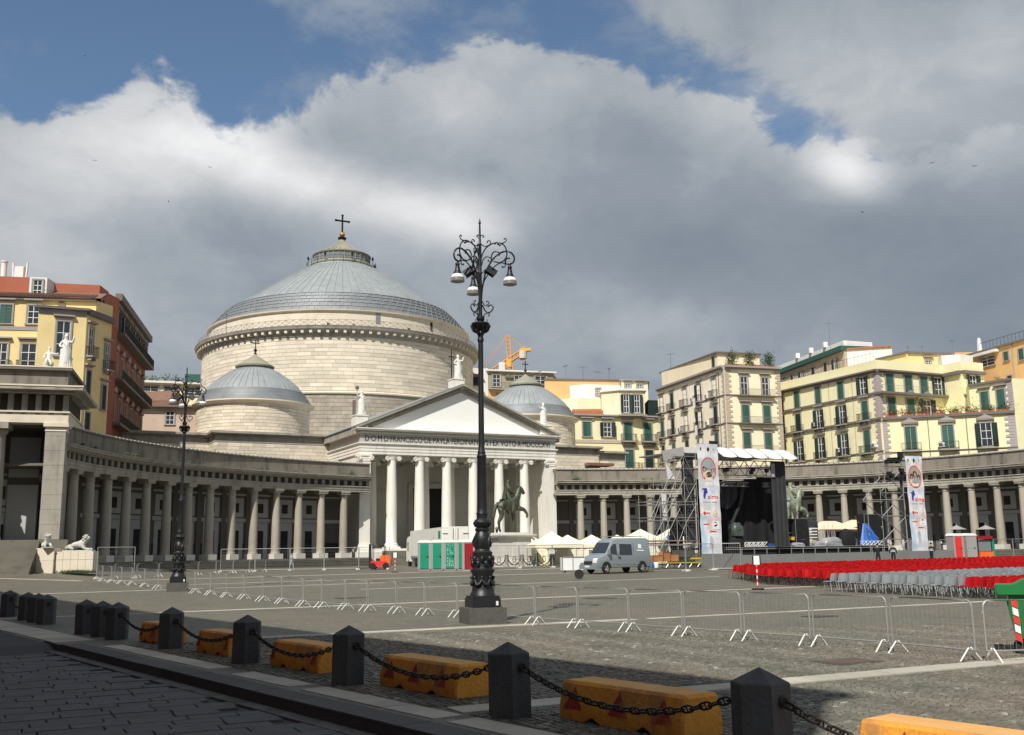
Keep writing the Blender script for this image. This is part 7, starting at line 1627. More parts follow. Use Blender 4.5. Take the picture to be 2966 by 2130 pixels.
def truss(x0, x1, z, y, h=.35, m='galv', par=None, nm='lighting_truss'):
    tb = []
    for dz in (0, h):
        for dy in (0, h): tb.append(((x0, y + dy, z + dz), (x1, y + dy, z + dz)))
    n = max(2, int((x1 - x0) / .45))
    for i in range(n): a = x0 + (x1 - x0) * i / n; b = x0 + (x1 - x0) * (i + 1) / n; tb += [((a, y, z), (b, y, z + h)), ((a, y, z), (a, y, z + h)), ((a, y + h, z), (b, y + h, z + h))]
    return SP(par or roof, nm, m, [], tb, .025)
truss(2.2, 4.8, 7.0, .9); truss(5.0, 6.2, 7.0, .9); truss(7.95, 8.6, 7.0, .9)
for x, z in ((3.2, 8.3), (3.5, 8.4), (6.1, 8.2), (7.8, 8.4), (6.3, 8.45)): SP(roof, 'spotlight', 'castiron', [(x - .12, x + .12, .2, .5, z - .2, z + .15)])
SP(roof, 'speaker_box', 'castiron', [(7.9, 8.3, .4, .8, 6.4, 6.8)]); sheet('grey_sheet', 8.2, 8.6, 7.8, 9.0, .2, 'clear', .02, 6); SP(roof, 'small_sign', 'black', [(1.6, 2.5, .2, .25, 10.35, 10.75)])
# scaffold at the left of the stage
sc_ = thing('scaffold', 'grey tubular scaffold tower at the left side of the stage', 'scaffold', SA, ANG)
tops = {-4.7: 6.1, -3.9: 6.3, -3.2: 7.6, -2.3: 9.5, -1.4: 9.6, -.15: 9.7}
for x, zt in tops.items():
    for y in (-.1, 1.8): SP(sc_, 'upright', 'scaf', [], [((x, y, .2), (x, y, zt))], .032)
tb = []; xs = list(tops)
for z in (.5, 2.0, 2.35, 4.0, 4.25, 5.3, 5.55, 7.0, 8.3, 9.3):
    for y in (-.1, 1.8):
        xx = [x for x in xs if tops[x] > z]; tb.append(((xx[0] - .25, y, z), (xx[-1], y, z)))
    for x in [x for x in xs if tops[x] > z]: tb.append(((x, -.1, z), (x, 1.8, z)))
SP(sc_, 'ledgers', 'scaf', [], tb, .028)
tb = []
for i, (x0, x1) in enumerate(zip(xs[:-1], xs[1:])):
    z = .4
    while z < tops[x0] - 1.4: tb.append(((x0, -.1, z), (x1, -.1, z + 1.7)) if (int(z * 2) + i) % 2 else ((x1, -.1, z), (x0, -.1, z + 1.7))); z += 1.7
tb += [((-4.9, -.15, 2.2), (-1.3, -.15, 7.6)), ((-5.0, -.15, 4.1), (-3.0, -.15, 7.4)), ((-4.4, -.2, 1.2), (-2.0, -.2, 5.0)), ((-3.2, -.15, 7.4), (-1.3, -.15, 9.5)), ((-.2, -.15, 4.2), (-1.4, -.15, 7.2)), ((-.1, -.15, 1.0), (-2.4, -.15, 4.2)), ((-.2, -.15, 7.3), (-1.4, -.15, 9.4)), ((-.1, -.1, .5), (2.2, -.1, .6)), ((2.2, -.1, .2), (2.2, -.1, 1.9)), ((0, -.1, .2), (0, -.1, 1.2)), ((.0, -.1, .2), (1.1, -.1, .9))]
SP(sc_, 'braces', 'scaf', [], tb, .024); SP(sc_, 'platform', 'wood', [(-4.6, -1.5, -.1, 1.8, 2.36, 2.42)])
SP(sc_, 'white_column_sheet', 'tentw', [(-3.3, -2.85, .5, .55, 4.0, 6.2)])
# things standing around the scaffold foot
def crate(s_, y, z, w, d, h, m, lab, cat='crate', name='crate', grp='cases and crates by the scaffold'):
    x, yy, _ = onst(s_, y); t = thing(name, lab, cat, (x, yy, gr(x, yy) + z), ANG + rnd.uniform(-.1, .1), grp)
    mb = MB(); mb.box(-w / 2, w / 2, -d / 2, d / 2, 0, h); b_ = ob('box', mb.mesh('box', m), t)
    mb = MB()
    for sx_ in (-1, 1): mb.box(sx_ * w / 2 - .025, sx_ * w / 2 + .025, -d / 2 - .02, -d / 2 + .02, 0, h)
    mb.box(-w / 2, w / 2, -d / 2 - .02, -d / 2 + .01, h - .05, h); ob('edging', mb.mesh('edging', 'brownc'), t)
for i, (s_, z, w, h, m, lab) in enumerate(((-4.9, .62, .9, .5, 'wood', 'orange brown crate at the left end of the scaffold foot'), (-4.1, .62, .7, .75, 'wood', 'taller orange brown crate left of the scaffold'), (-3.3, .62, .75, .6, 'wood', 'orange brown crate next to the plastic covered one'), (-2.4, .95, 1.3, .55, 'tarp', 'case under grey green plastic by the scaffold'), (-1.2, .75, 1.2, .2, 'yel', 'yellow beam pack lying on the trestle'))): crate(s_, -.7, z, w, .6, h, m, lab)
tr = thing('trestle', 'long low trestle carrying crates before the scaffold', 'trestle', onst(-3, -.7, .25), ANG); SP(tr, 'top', 'yel', [(-2.4, 2.2, -.35, .35, .34, .4)]); SP(tr, 'legs', 'galv', [], [((x, y, 0), (x + .3, y, .36)) for x in (-2.3, -1.2, 0, 1.1, 1.9) for y in (-.3, .3)])
for s_, m, lab in ((-4.9, 'blue', 'dark blue drum under the trestle'), (-4.45, 'whitep', 'white drum beside the blue one under the trestle')):
    t = thing('drum', lab, 'drum', onst(s_, -1.2, .25)); mb = MB(); mb.lathe([(.17, 0), (.19, .1), (.19, .4), (.16, .46)], 12); ob('drum_body', mb.mesh('db', m, True), t); mb = MB(); mb.lathe([(.14, .46), (.14, .5)], 12); ob('lid', mb.mesh('lid', 'rubber'), t)
pg = thing('steel_steps', 'small steel steps behind the rear of the van', 'steps', onst(-5.8, -.2, .2), ANG)
for i in range(5): SP(pg, 'tread', 'galvw', [(-.5, .5, .1 * i, .1 * i + .25, .12 + .24 * i, .18 + .24 * i)])
SP(pg, 'rails', 'galv', [], [((-.5, 0, .1), (-.5, .6, 1.4)), ((.5, 0, .1), (.5, .6, 1.4)), ((-.5, .6, .1), (-.5, .6, 2.0)), ((.5, .6, .1), (.5, .6, 2.0))])
# covered stacks and gear on the deck
def lump(name, lab, cat, s_, y, z, w, d, h, m, grp=None, seed=0):
    t = thing(name, lab, cat, onst(s_, y, z), ANG, grp); r2 = random.Random(seed + int(s_ * 100)); mb = MB(); n = 12; vs = []
    L = [(0, 1.0), (.3, 1.05), (.65, .95), (.9, .75), (1.0, .35)]
    for v, rr in L:
        for i in range(n): a_ = 2 * PI * i / n; q = rr * (1 + r2.uniform(-.13, .13)); vs.append((w / 2 * q * math.copysign(abs(math.cos(a_)) ** .6, math.cos(a_)), d / 2 * q * math.copysign(abs(math.sin(a_)) ** .6, math.sin(a_)), h * v * (1 + r2.uniform(-.06, .06))))
    mb.add(vs, [(j * n + i, j * n + (i + 1) % n, (j + 1) * n + (i + 1) % n, (j + 1) * n + i) for j in range(len(L) - 1) for i in range(n)] + [tuple((len(L) - 1) * n + i for i in range(n))]); ob('cover', mb.mesh('cover', m, True, 40), t)
    mb = MB(); mb.tube([(w / 2 * 1.02 * math.cos(a_), d / 2 * 1.02 * math.sin(a_), h * .45) for a_ in np.linspace(0, 2 * PI, 14)[:-1]], .02, 4, closed=True); ob('strap', mb.mesh('strap', 'rubber'), t)
lump('covered_stack', 'tall stack under crumpled dark plastic at the left of the stage', 'covered equipment', 3.9, 1.9, 2.75, 1.1, .8, 1.15, 'tarp'); lump('covered_stack', 'lower black equipment pile below the crumpled plastic', 'covered equipment', 3.75, 2.0, 1.8, 1.4, .8, .95, 'black')
fr_ = thing('truss_section', 'short white truss lying on the stage left', 'truss', onst(0, 0, 0), ANG); truss(6.0, 8.5, 1.85, 1.6, .35, 'galvw', fr_, 'truss_frame'); crate(7.6, 1.7, 1.58, .5, .4, .3, 'blue', 'small light blue box on the stage edge', 'box', 'box', None)
for i, (s_, w, h, m, lab) in enumerate(((8.9, 1.6, .4, 'clear', 'wrapped grey bundle at the middle of the stage edge'), (10.4, 1.5, .35, 'clear', 'second wrapped grey bundle on the stage edge'), (12.9, 1.5, .45, 'clear', 'wrapped bundle left of the big plastic heap'), (14.4, 2.4, .8, 'clear', 'big heap under shiny grey plastic on the stage'), (16.3, 1.5, 1.5, 'black', 'black drum kit shape behind the plastic heap'))): lump('covered_gear', lab, 'covered equipment', s_, 2.2, 1.8, w, .9, h, m, 'wrapped gear on the stage')
crate(9.6, 2.4, 2.15, .8, .5, .35, 'yel', 'yellow case on a stand by the black speaker', 'case', 'case', None); crate(12.6, 4, 1.6, .5, .5, .5, 'yel', 'yellow orange case behind the speaker', 'case', 'case', None)
for s_, y, w, z0, z1, lab in ((10.65, 3.0, 1.45, 1.8, 4.3, 'tall black speaker stack right of the curtain'), (19.1, 3.2, 2.1, 1.8, 4.75, 'tall black speaker stack behind the blue tarpaulin')):
    t = thing('speaker_stack', lab, 'speaker stack', onst(s_, y, z0), ANG, 'speaker stacks on the stage')
    n = 4
    for k in range(n): mb = MB(); h = (z1 - z0) / n; mb.box(-w / 2, w / 2, -.5, .5, k * h, (k + 1) * h - .015); ob('speaker_box', mb.mesh('spk', 'black'), t)
    SP(t, 'scrim_frame', 'galv', [(-w / 2 - .03, -w / 2, -.53, -.5, 0, z1 - z0), (-w / 2, w / 2, -.53, -.5, z1 - z0 - .03, z1 - z0)])
mb = MB(); vs = []
for j in range(8):
    v = j / 7
    for i in range(17): u = i / 16; w_ = .35 + 1.0 * v; vs.append((20.7 + (u - .45) * 2 * w_, 2.0 - .35 * v + .10 * math.sin(i * 1.7) * (.4 + v), 3.85 - 1.95 * v * (1 - .28 * max(0, u - .6))))
mb.add(vs, [(j * 17 + i, j * 17 + i + 1, (j + 1) * 17 + i + 1, (j + 1) * 17 + i) for j in range(7) for i in range(16)])
t = thing('tarpaulin', 'bright blue tarpaulin draped over stage gear at the right', 'tarpaulin', (SA[0], SA[1], 0), ANG); ob('sheet', mb.mesh('sheet', 'blue', True, 60), t); SP(t, 'rope', 'whitep', [], [((20.4, 1.9, 3.8), (22.0, 1.7, 2.4))], .012)
fr_ = thing('truss_section', 'white truss section at the right end of the stage', 'truss', onst(0, 0, 0), ANG); truss(19.7, 22.2, 1.85, 1.5, .35, 'galvw', fr_, 'truss_frame')
mk = thing('stage_stands', 'cluster of chrome stands and microphones on the stage', 'stands', onst(14.2, 2.4, 1.8), ANG)
for k in range(9): SP(mk, 'stand', 'galv', [], [((k * .17 - .7, rnd.uniform(-.3, .3), 0), (k * .17 - .7 + rnd.uniform(-.06, .06), 0, rnd.uniform(1.3, 2.1)))], .025)
for i, s_ in enumerate((12.15, 11.9)):
    t = thing('rack', 'white striped equipment rack behind the stage' if i == 0 else 'grey flat screen beside the rack', 'rack', onst(s_, 5.0, 1.8), ANG)
    if i == 0:
        for k in range(6): SP(t, 'shelf', 'whitep', [(-.5, .5, -.25, .25, .2 + k * .28, .32 + k * .28)])
        SP(t, 'frame', 'castiron', [(-.56, -.5, -.26, .26, 0, 1.9), (.5, .56, -.26, .26, 0, 1.9)])
    else: SP(t, 'screen', 'glass', [(-.2, 1.1, -.05, .05, 1.7, 2.3)]); SP(t, 'stand', 'castiron', [(.4, .5, -.05, .05, 0, 1.7)])
# cafe umbrellas behind the stage
def cafe(s_, y, w, d, z0, z1, lab):
    t = thing('cafe_canopy', lab, 'umbrella', onst(s_, y, .3), ANG, 'beige canopies behind the stage'); mb = MB()
    mb.add([(-w / 2, -d / 2, z0), (w / 2, -d / 2, z0), (w / 2, d / 2, z0), (-w / 2, d / 2, z0), (-w * .18, 0, z1), (w * .18, 0, z1)], [(0, 1, 5, 4), (1, 2, 5), (2, 3, 4, 5), (3, 0, 4)]); ob('canopy', mb.mesh('canopy', 'beige'), t)
    SP(t, 'valance', 'brownc', [(-w / 2, w / 2, -d / 2 - .01, -d / 2 + .01, z0 - .22, z0)]); SP(t, 'pole', 'galv', [], [((0, 0, 0), (0, 0, z1))], .04); SP(t, 'ribs', 'brownc', [], [((-w * .18, 0, z1 + .02), (w * .18, 0, z1 + .02))], .05)
cafe(14.3, 7.5, 4.6, 3.4, 3.1, 3.95, 'beige cafe canopy left behind the stage'); cafe(17.6, 8.3, 3.8, 3.2, 3.35, 4.1, 'beige cafe canopy right behind the stage, partly behind the speaker stack')
for lx, ly, lab in ((50.5, 118.3, 'small white cafe umbrella before the right colonnade'), (54.7, 120.2, 'pale cafe umbrella further right in the colonnade')):
    t = thing('cafe_umbrella', lab, 'umbrella', (lx, ly, 1.2), 0); mb = MB(); mb.lathe([(1.15, 2.3), (.1, 2.75), (.02, 2.8)], 8, cap=False); ob('canopy', mb.mesh('cn', 'tgrey'), t); mb = MB(); mb.lathe([(.04, 0), (.04, 3)], 6); ob('pole', mb.mesh('pl', 'galv'), t)
for i in range(7):
    lx, ly = onst(30.5 + i * 2.1, 25.6)[:2]; lx, ly = 48 + i * 2.2, 116.8 + i * 1.1
    t = thing('cafe_table', 'small cafe table in the right colonnade, %s from the kiosk' % OW[i], 'table', (lx, ly, 1.25), 0, 'cafe tables'); mb = MB(); mb.box(-.4, .4, -.4, .4, .7, .74); ob('table_top', mb.mesh('tt', 'tgrey'), t); mb = MB(); mb.lathe([(.2, 0), (.04, .05), (.04, .7)], 8); ob('leg', mb.mesh('lg', 'castiron'), t); mb = MB(); mb.lathe([(.07, .74), (.05, .95)], 8); ob('menu_holder', mb.mesh('mh', 'whitep'), t)
# grey hoarding in front of the stage
hd = thing('hoarding', 'long low grey hoarding between the stage and the red chairs', 'hoarding', (17.4, 79.6, 0), ANG)
for i in range(16): x = i * 1.45; wx, wy = 17.4 + x * math.cos(ANG), 79.6 + x * math.sin(ANG); mb = MB(); mb.box(x, x + 1.43, 0, .04, gr(wx, wy), gr(wx, wy) + 1.12); ob('panel', mb.mesh('panel', 'ply'), hd)
SP(hd, 'rear_props', 'galv', [], [((i * 1.45, .05, 1.0), (i * 1.45, .7, .2)) for i in range(17)], .02); SP(hd, 'return_panel', 'ply', [(-.03, 0, 0, 5.0, .2, 1.3)])

# ---------------------------------------------------------------- printed banners
def banner(loc, W_, z0, z1, lab, wob=.03, lean=.0):
    t = thing('banner', lab, 'banner', loc, ANG, 'tall printed festival banners'); H_ = z1 - z0; mb = MB(); n = 30; vs = []
    f = lambda u, z: wob * math.sin(z * 2.1 + u * 3) + wob * .5 * math.sin(z * 5.3)
    for j in range(n + 1):
        z = z0 + H_ * j / n
        for i in range(7): u = i / 6; vs.append((u * W_ + .015 * math.sin(z * 3), f(u, z), z))
    mb.add(vs, [(j * 7 + i, j * 7 + i + 1, (j + 1) * 7 + i + 1, (j + 1) * 7 + i) for j in range(n) for i in range(6)]); cl = ob('cloth', mb.mesh('cloth', 'banner', True), t)
    Z = lambda v: z1 - H_ * v          # v from the top
    def disc(cx, cz, rx, rz, m, name, e, inner=0.0, n=22):
        mb = MB(); P = [(cx + rx * math.cos(a_), cz + rz * math.sin(a_)) for a_ in np.linspace(0, 2 * PI, n + 1)[:-1]]
        if inner: Q_ = [(cx + rx * inner * math.cos(a_), cz + rz * inner * math.sin(a_)) for a_ in np.linspace(0, 2 * PI, n + 1)[:-1]]; mb.add([(x, f(x / W_, z) - e, z) for x, z in P + Q_], [(i, (i + 1) % n, n + (i + 1) % n, n + i) for i in range(n)])
        else: mb.add([(x, f(x / W_, z) - e, z) for x, z in P + [(cx, cz)]], [(i, (i + 1) % n, n) for i in range(n)])
        return ob(name, mb.mesh(name, m), t)
    def rec(x0, x1, za, zb2, m, name, e=.012):
        mb = MB(); k = 4; mb.add([(x0 + (x1 - x0) * i / k, f((x0 + (x1 - x0) * i / k) / W_, z) - e, z) for z in (za, zb2) for i in range(k + 1)], [(i, i + 1, i + k + 2, i + k + 1) for i in range(k)]); return ob(name, mb.mesh(name, m), t)
    def txt(s, cx, zc, w, h, m, nm):
        me = text_mesh(nm, s, m, w, h, .004); ob(nm, me, t, (cx - w / 2, f(.5, zc) - .03, zc - h / 2))
    c = W_ / 2
    disc(c + .05, Z(.045), .12, .17, 'navy', 'round_emblem', .012); rec(.3, .42, Z(.055), Z(.03), 'navy', 'small_emblem'); rec(1.6, 1.68, Z(.055), Z(.03), 'greyp', 'small_emblem')
    disc(c, Z(.215), .82, 1.0, 'redprint', 'red_ring', .014, .9); disc(c, Z(.215), .75, .92, 'blueprint' if False else 'greyp', 'portrait_ground', .012); disc(c, Z(.165), .62, .42, 'olive', 'portrait_sky', .013)
    for dx, dz, s_ in ((-.42, -.12, 1), (0, .1, 1.2), (.45, -.18, .95)):
        disc(c + dx, Z(.2) + dz, .21 * s_, .25 * s_, 'hair', 'drawn_hair', .016); disc(c + dx, Z(.208) + dz, .13 * s_, .17 * s_, 'skin', 'drawn_face', .018)
    disc(c - .38, Z(.262), .27, .24, 'beige', 'drawn_shoulders', .0145); disc(c + .02, Z(.262), .3, .27, 'brownc', 'drawn_shoulders', .015); disc(c + .42, Z(.262), .26, .2, 'denim', 'drawn_shoulders', .0145)
    rec(c - .38, c + .38, Z(.315), Z(.285), 'cream', 'ribbon', .02)
    mb = MB(); mb.add([(x, f(x / W_, z) - .014, z) for x, z in [(.42 + .55 * (1 - math.cos(a_)) * .55, Z(.47) + .95 * math.sin(a_)) for a_ in np.linspace(.15, 1.8, 9)] + [(.62 + .5 * (1 - math.cos(a_)) * .5, Z(.48) + .62 * math.sin(a_)) for a_ in np.linspace(1.8, .15, 9)]], [tuple(range(18))]); ob('blue_swoosh', mb.mesh('sw', 'blueprint'), t)
    rec(.35, .75, Z(.39), Z(.378), 'blueprint', 'blue_stripe'); txt('alma', c + .38, Z(.447), 1.1, .36, 'redprint', 'lettering'); rec(.35, 1.15, Z(.497), Z(.49), 'denim', 'small_print'); rec(1.3, 1.8, Z(.497), Z(.49), 'greyp', 'small_print')
    rec(.26, 1.06, Z(.61), Z(.565), 'whitep', 'white_patch', .01); disc(.44, Z(.588), .14, .16, 'redprint', 'red_disc', .014); txt('PMK', .8, Z(.588), .42, .2, 'redprint', 'lettering'); disc(1.55, Z(.59), .24, .28, 'orange', 'orange_roundel', .012, .8); txt('57', 1.55, Z(.59), .26, .22, 'orange', 'lettering')
    rec(.3, .9, Z(.685), Z(.675), 'redprint', 'small_print'); rec(1.25, 1.9, Z(.72), Z(.655), 'whitep', 'white_patch', .01); disc(1.5, Z(.68), .22, .2, 'navy', 'dark_emblem', .014); rec(.95, 1.6, Z(.745), Z(.735), 'redprint', 'small_print'); disc(c, Z(.83), .22, .5, 'blueprint' if False else 'denim', 'blue_figure', .011)
    SP(t, 'top_bar', 'galv', [], [((-.1, .05, z1), (W_ + .1, .05, z1))], .03)
    for z in (.355, .64, .745): rec(0, W_, Z(z) - .008, Z(z) + .008, 'hivis', 'seam', .006)
    return t
banner((15.45, 85.75, 0), 2.12, .55, 10.4, 'tall white printed banner hanging left of the stage')
banner((34.4, 89.9, 0), 2.0, 1.1, 9.5, 'tall white printed banner on the scaffold right of the stage')
tw2 = thing('scaffold', 'slim scaffold tower with lights beside the right banner', 'scaffold', (34.335, 90.25, 0), ANG)
for x, y, zt in ((-.25, 0, 9.7), (2.0, 0, 9.7), (-2.7, .3, 8.8), (-2.6, 2.0, 8.8), (-.25, 2.0, 9.2), (2.0, 2.0, 9.4)): SP(tw2, 'upright', 'scaf', [], [((x, y, .2), (x, y, zt))], .035)
SP(tw2, 'braces', 'scaf', [], [((-2.7, .2, z), (-.25, 0, z + 1.9)) for z in (.3, 2.3, 4.3, 6.4)] + [((-.25, 0, z), (-2.7, .2, z + 1.9)) for z in (.3, 2.3, 4.3, 6.4)] + [((-5.0, .1, 5.6), (-2.7, .2, 7.6)), ((-5.0, .1, 5.6), (-2.7, .2, 4.0)), ((-5.0, .1, 5.6), (-.25, 0, 5.7)), ((-5, .1, 5.45), (-2.7, .1, 5.5))], .04)
SP(tw2, 'ledgers', 'scaf', [], [((-2.7, .2, z), (2.0, 0, z)) for z in (2.3, 4.3, 6.3, 7.3, 8.6)] + [((-.25, 0, z), (-.25, 2, z)) for z in (2.3, 4.3, 6.3, 8.6)], .028)
for x, z in ((-2.0, 8.95), (-1.7, 9.1), (-1.4, 9.0), (-1.1, 9.15), (-.8, 9.0), (-.5, 9.2), (-1.9, 7.9), (-1.6, 7.7), (-.4, 8.2), (-.3, 7.9), (-.5, 7.5)): SP(tw2, 'spotlight', 'castiron', [(x - .13, x + .13, -.3, .1, z - .16, z + .2)])
SP(tw2, 'sign_box', 'castiron', [(-.75, -.2, -.25, -.1, 9.35, 9.85)]); SP(tw2, 'perforated_sheet', 'blackm', [(-.5, -.3, 0, .1, 1.5, 8.5)])

# ---------------------------------------------------------------- chairs
def chair_meshes(m, lm):
    mb = MB(); mb.slab([(-.22, -.2), (.22, -.2), (.21, .22), (-.21, .22)], .43, .455); mb.box(-.21, .21, .2, .23, .40, .45); seat = mb.mesh('seat', m)
    mb = MB(); vs = []
    for j in range(5):
        v = j / 4; w_ = .225 - .03 * v ** 2
        for i in range(6): u = i / 5 * 2 - 1; vs.append((u * w_, -.2 - .07 * v - .05 * (1 - u * u), .47 + .35 * v - (.02 * u * u if j == 4 else 0)))
    fr_ = [(j * 6 + i, j * 6 + i + 1, (j + 1) * 6 + i + 1, (j + 1) * 6 + i) for j in range(4) for i in range(5)]
    mb.add(vs, fr_); mb.add([(x, y + .02, z) for x, y, z in vs], [f[::-1] for f in fr_]); mb.box(-.06, .06, -.27, -.262, .6, .64); back = mb.mesh('backrest', m, True)
    legs = []
    for sx_ in (-1, 1):
        for sy_ in (-1, 1): mb = MB(); mb.bar((sx_ * .17, sy_ * .15, .44), (sx_ * .22, sy_ * .24, 0), .013, 4); legs.append(mb.mesh('leg', lm))
    return seat, back, legs
cr_m, cg_m = chair_meshes('redp', 'legd'), chair_meshes('greyp', 'legg')
seats = []
b_ = 25.6; row = 0
while b_ < 53.6:
    am = 34.5 if b_ < 36.2 else (37.2 if b_ < 44 else 37.4 + (b_ - 44) * .5)
    a_ = am + (row % 2) * 0.0; n = 0
    while True:
        x, y = AB(a_, b_)
        if x > y * .572 + 1.0: break
        if b_ > 51.6 and a_ < 43.5: a_ += .5; continue
        if rnd.random() < .975 or n < 3: seats.append((x * x + y * y, x, y, 'g' if 29.4 < b_ < 36.2 else 'r', row, n)); n += 1
        a_ += .5
    b_ += .66 if b_ < 36 else .7; row += 1
    if 36.2 < b_ < 37.4: b_ = 37.9
seats.sort()
ordn = ['first', 'second', 'third', 'fourth', 'fifth', 'sixth', 'seventh', 'eighth', 'ninth', 'tenth', 'eleventh', 'twelfth', 'thirteenth', 'fourteenth', 'fifteenth', 'sixteenth', 'seventeenth', 'eighteenth', 'nineteenth', 'twentieth']
cnt = {'r': 0, 'g': 0}
far = {'r': MB(), 'g': MB()}; far_s = {'r': MB(), 'g': MB()}
def ordw(n): return ordn[n] if n < 20 else ('%s%s' % ({2: 'twenty-', 3: 'thirty-', 4: 'forty-'}[(n + 1) // 10], ['', 'first', 'second', 'third', 'fourth', 'fifth', 'sixth', 'seventh', 'eighth', 'ninth'][(n + 1) % 10]) if (n + 1) % 10 else {30: 'thirtieth', 40: 'fortieth', 20: 'twentieth'}.get(n + 1, 'last'))
for i, (_, x, y, c, r_, n) in enumerate(seats):
    rz = ANG + rnd.gauss(0, .09); z = gr(x, y); px_, py_ = x + rnd.uniform(-.05, .05), y + rnd.uniform(-.08, .08)
    if i < 296:
        sm_, bm_, lm_ = cr_m if c == 'r' else cg_m; cnt[c] += 1
        t = thing('plastic_chair', '%s plastic chair, %s from the left in the %s row from the front barrier' % ('red' if c == 'r' else 'grey', ordw(n), ordw(r_)), 'chair', (px_, py_, z), rz, '%s plastic chairs in rows' % ('red' if c == 'r' else 'grey'))
        ob('seat', sm_, t); ob('backrest', bm_, t)
        for l_ in lm_: ob('leg', l_, t)
    else:
        q = MB(); q.box(-.22, .22, -.2, .22, .43, .455)
        q.add([(-.22, -.21, .46), (-.08, -.25, .46), (.08, -.25, .46), (.22, -.21, .46), (-.2, -.27, .8), (-.07, -.32, .82), (.07, -.32, .82), (.2, -.27, .8)], [(0, 1, 5, 4), (1, 2, 6, 5), (2, 3, 7, 6)])
        mt4 = Matrix.Translation((px_, py_, z)) @ Matrix.Rotation(rz, 4, 'Z'); q.xf(mt4); far[c].add(q.v, q.f)
        q = MB()
        for sx_ in (-1, 1):
            for sy_ in (-1, 1): q.add([(sx_ * .17 - .012, sy_ * .15, .44), (sx_ * .17 + .012, sy_ * .15, .44), (sx_ * .22 + .012, sy_ * .24, 0), (sx_ * .22 - .012, sy_ * .24, 0)], [(0, 1, 2, 3)])
        q.xf(mt4); far_s[c].add(q.v, q.f)
for c, m, lm, nm in (('r', 'redpi', 'legd', 'red'), ('g', 'greypi', 'legg', 'grey')):
    if far[c].v:
        mb = far[c]; o0 = len(mb.f); mb.add(far_s[c].v, far_s[c].f, 1)
        tag(ob('distant_chairs', mb.mesh('distant_chairs', [m, lm])), 'dense further rows of %s plastic chairs towards the stage' % nm, 'chairs', '%s plastic chairs in rows' % nm, 'stuff')

# ---------------------------------------------------------------- poles, bin, kiosk
def pole(x, y, lab):
    t = thing('sign_pole', lab, 'sign pole', (x, y, gr(x, y)), 0, 'red and white striped poles'); mb = MB(); mb.lathe([(.3, 0), (.3, .06), (.05, .08)], 12); ob('base', mb.mesh('base', 'rubber'), t)
    for k in range(9): mb = MB(); mb.lathe([(.03, .06 + k * .15), (.03, .21 + k * .15)], 8); ob('stripe', mb.mesh('stripe', 'whitep' if k % 2 else 'redprint'), t)
    mb = MB(); mb.box(-.2, .2, -.03, -.01, 1.15, 1.62); ob('sign', mb.mesh('sign', 'black'), t); mb = MB(); mb.box(-.14, .14, -.045, -.03, 1.18, 1.6); ob('sheet', mb.mesh('sh', 'whitep'), t)
pole(11.65, 50.2, 'red and white pole with a white notice standing before the red chairs'); pole(-9.7, 84.5, 'red and white pole standing before the lorry')
bn = thing('wheelie_bin', 'large green wheeled bin with red and white stripes at the right edge', 'bin', (10.2, 20.3, -.4), R(-24))
mb = MB(); mb.add([(-.5, -.32, .18), (.5, -.32, .18), (.5, .32, .18), (-.5, .32, .18), (-.66, -.4, 1.15), (.66, -.4, 1.15), (.66, .42, 1.15), (-.66, .42, 1.15)], [(3, 2, 1, 0), (0, 1, 5, 4), (1, 2, 6, 5), (2, 3, 7, 6), (3, 0, 4, 7), (4, 5, 6, 7)])
for k in range(5): x = -.4 + k * .2; mb.box(x - .02, x + .02, -.4, -.34, .3, 1.1)
ob('bin_body', mb.mesh('bb', 'greenb'), bn)
mb = MB(); mb.prism([(-.78, 1.12), (.78, 1.12), (.78, 1.28), (.45, 1.4), (-.3, 1.4), (-.5, 1.3), (-.8, 1.3)], -.48, .5); mb.box(-.82, -.6, -.46, .46, 1.0, 1.28); ob('lid', mb.mesh('lid', 'greenb'), bn); mb = MB(); mb.box(-.8, -.62, -.475, -.46, 1.06, 1.16); ob('grip', mb.mesh('grip', 'rubber'), bn)
for k in range(5): mb = MB(); x0 = -.55; mb.add([(-.56 + .008 * k, -.375 + .01, 1.05 - k * .16), (-.46 + .008 * k, -.375 + .01, 1.0 - k * .16), (-.455 + .008 * k, -.365, .86 - k * .16), (-.555 + .008 * k, -.365, .91 - k * .16)], [(0, 1, 2, 3)]); mb.xf(Matrix.Translation((0, -.04, 0))); ob('stripe', mb.mesh('stp', 'redprint' if k % 2 == 0 else 'whitep'), bn)
for x in (-.45, .45):
    for y in (-.3, .3): mb = MB(); mb.lathe([(0, -.04), (.1, -.05), (.12, 0), (.1, .05), (0, .04)], 14); mb.xf(Matrix.Translation((x, y, .12)) @ Matrix.Rotation(PI / 2, 4, 'X')); ob('wheel', mb.mesh('wheel', 'rubber', True), bn)
toilet(42.35, 99.9, R(14), 'red portable toilet with a white notice at the right', 'redprint'); toilet(43.9, 100.6, R(14), 'grey sided portable toilet between the red one and the kiosk', 'tgrey')
ks = thing('kiosk', 'glass kiosk with a red roof and orange counter beside the red toilet', 'kiosk', (45.4, 101.2, gr(45, 101)), R(14))
SP(ks, 'frame', 'castiron', [(-.8, -.72, -.6, -.5, 0, 2.0), (.72, .8, -.6, -.5, 0, 2.0), (-.8, .8, -.6, .6, 0, .12)]); SP(ks, 'glazing', 'lglass', [(-.72, .72, -.55, -.52, .85, 1.9)]); SP(ks, 'counter', 'orange2', [(-.75, .75, -.8, -.55, .1, .8)]); SP(ks, 'roof', 'dred', [(-.85, .85, -.75, .65, 2.0, 2.3)]); SP(ks, 'green_door', 'green', [(.82, 1.1, -.6, .5, .1, 2.0)]); SP(ks, 'side_panel', 'brownc', [(-1.1, -.82, -.6, .5, 0, .9)])
M['covr'] = mat('rusty_iron_cover', (.11, .075, .06), .7, .25, 3, .2, .3)
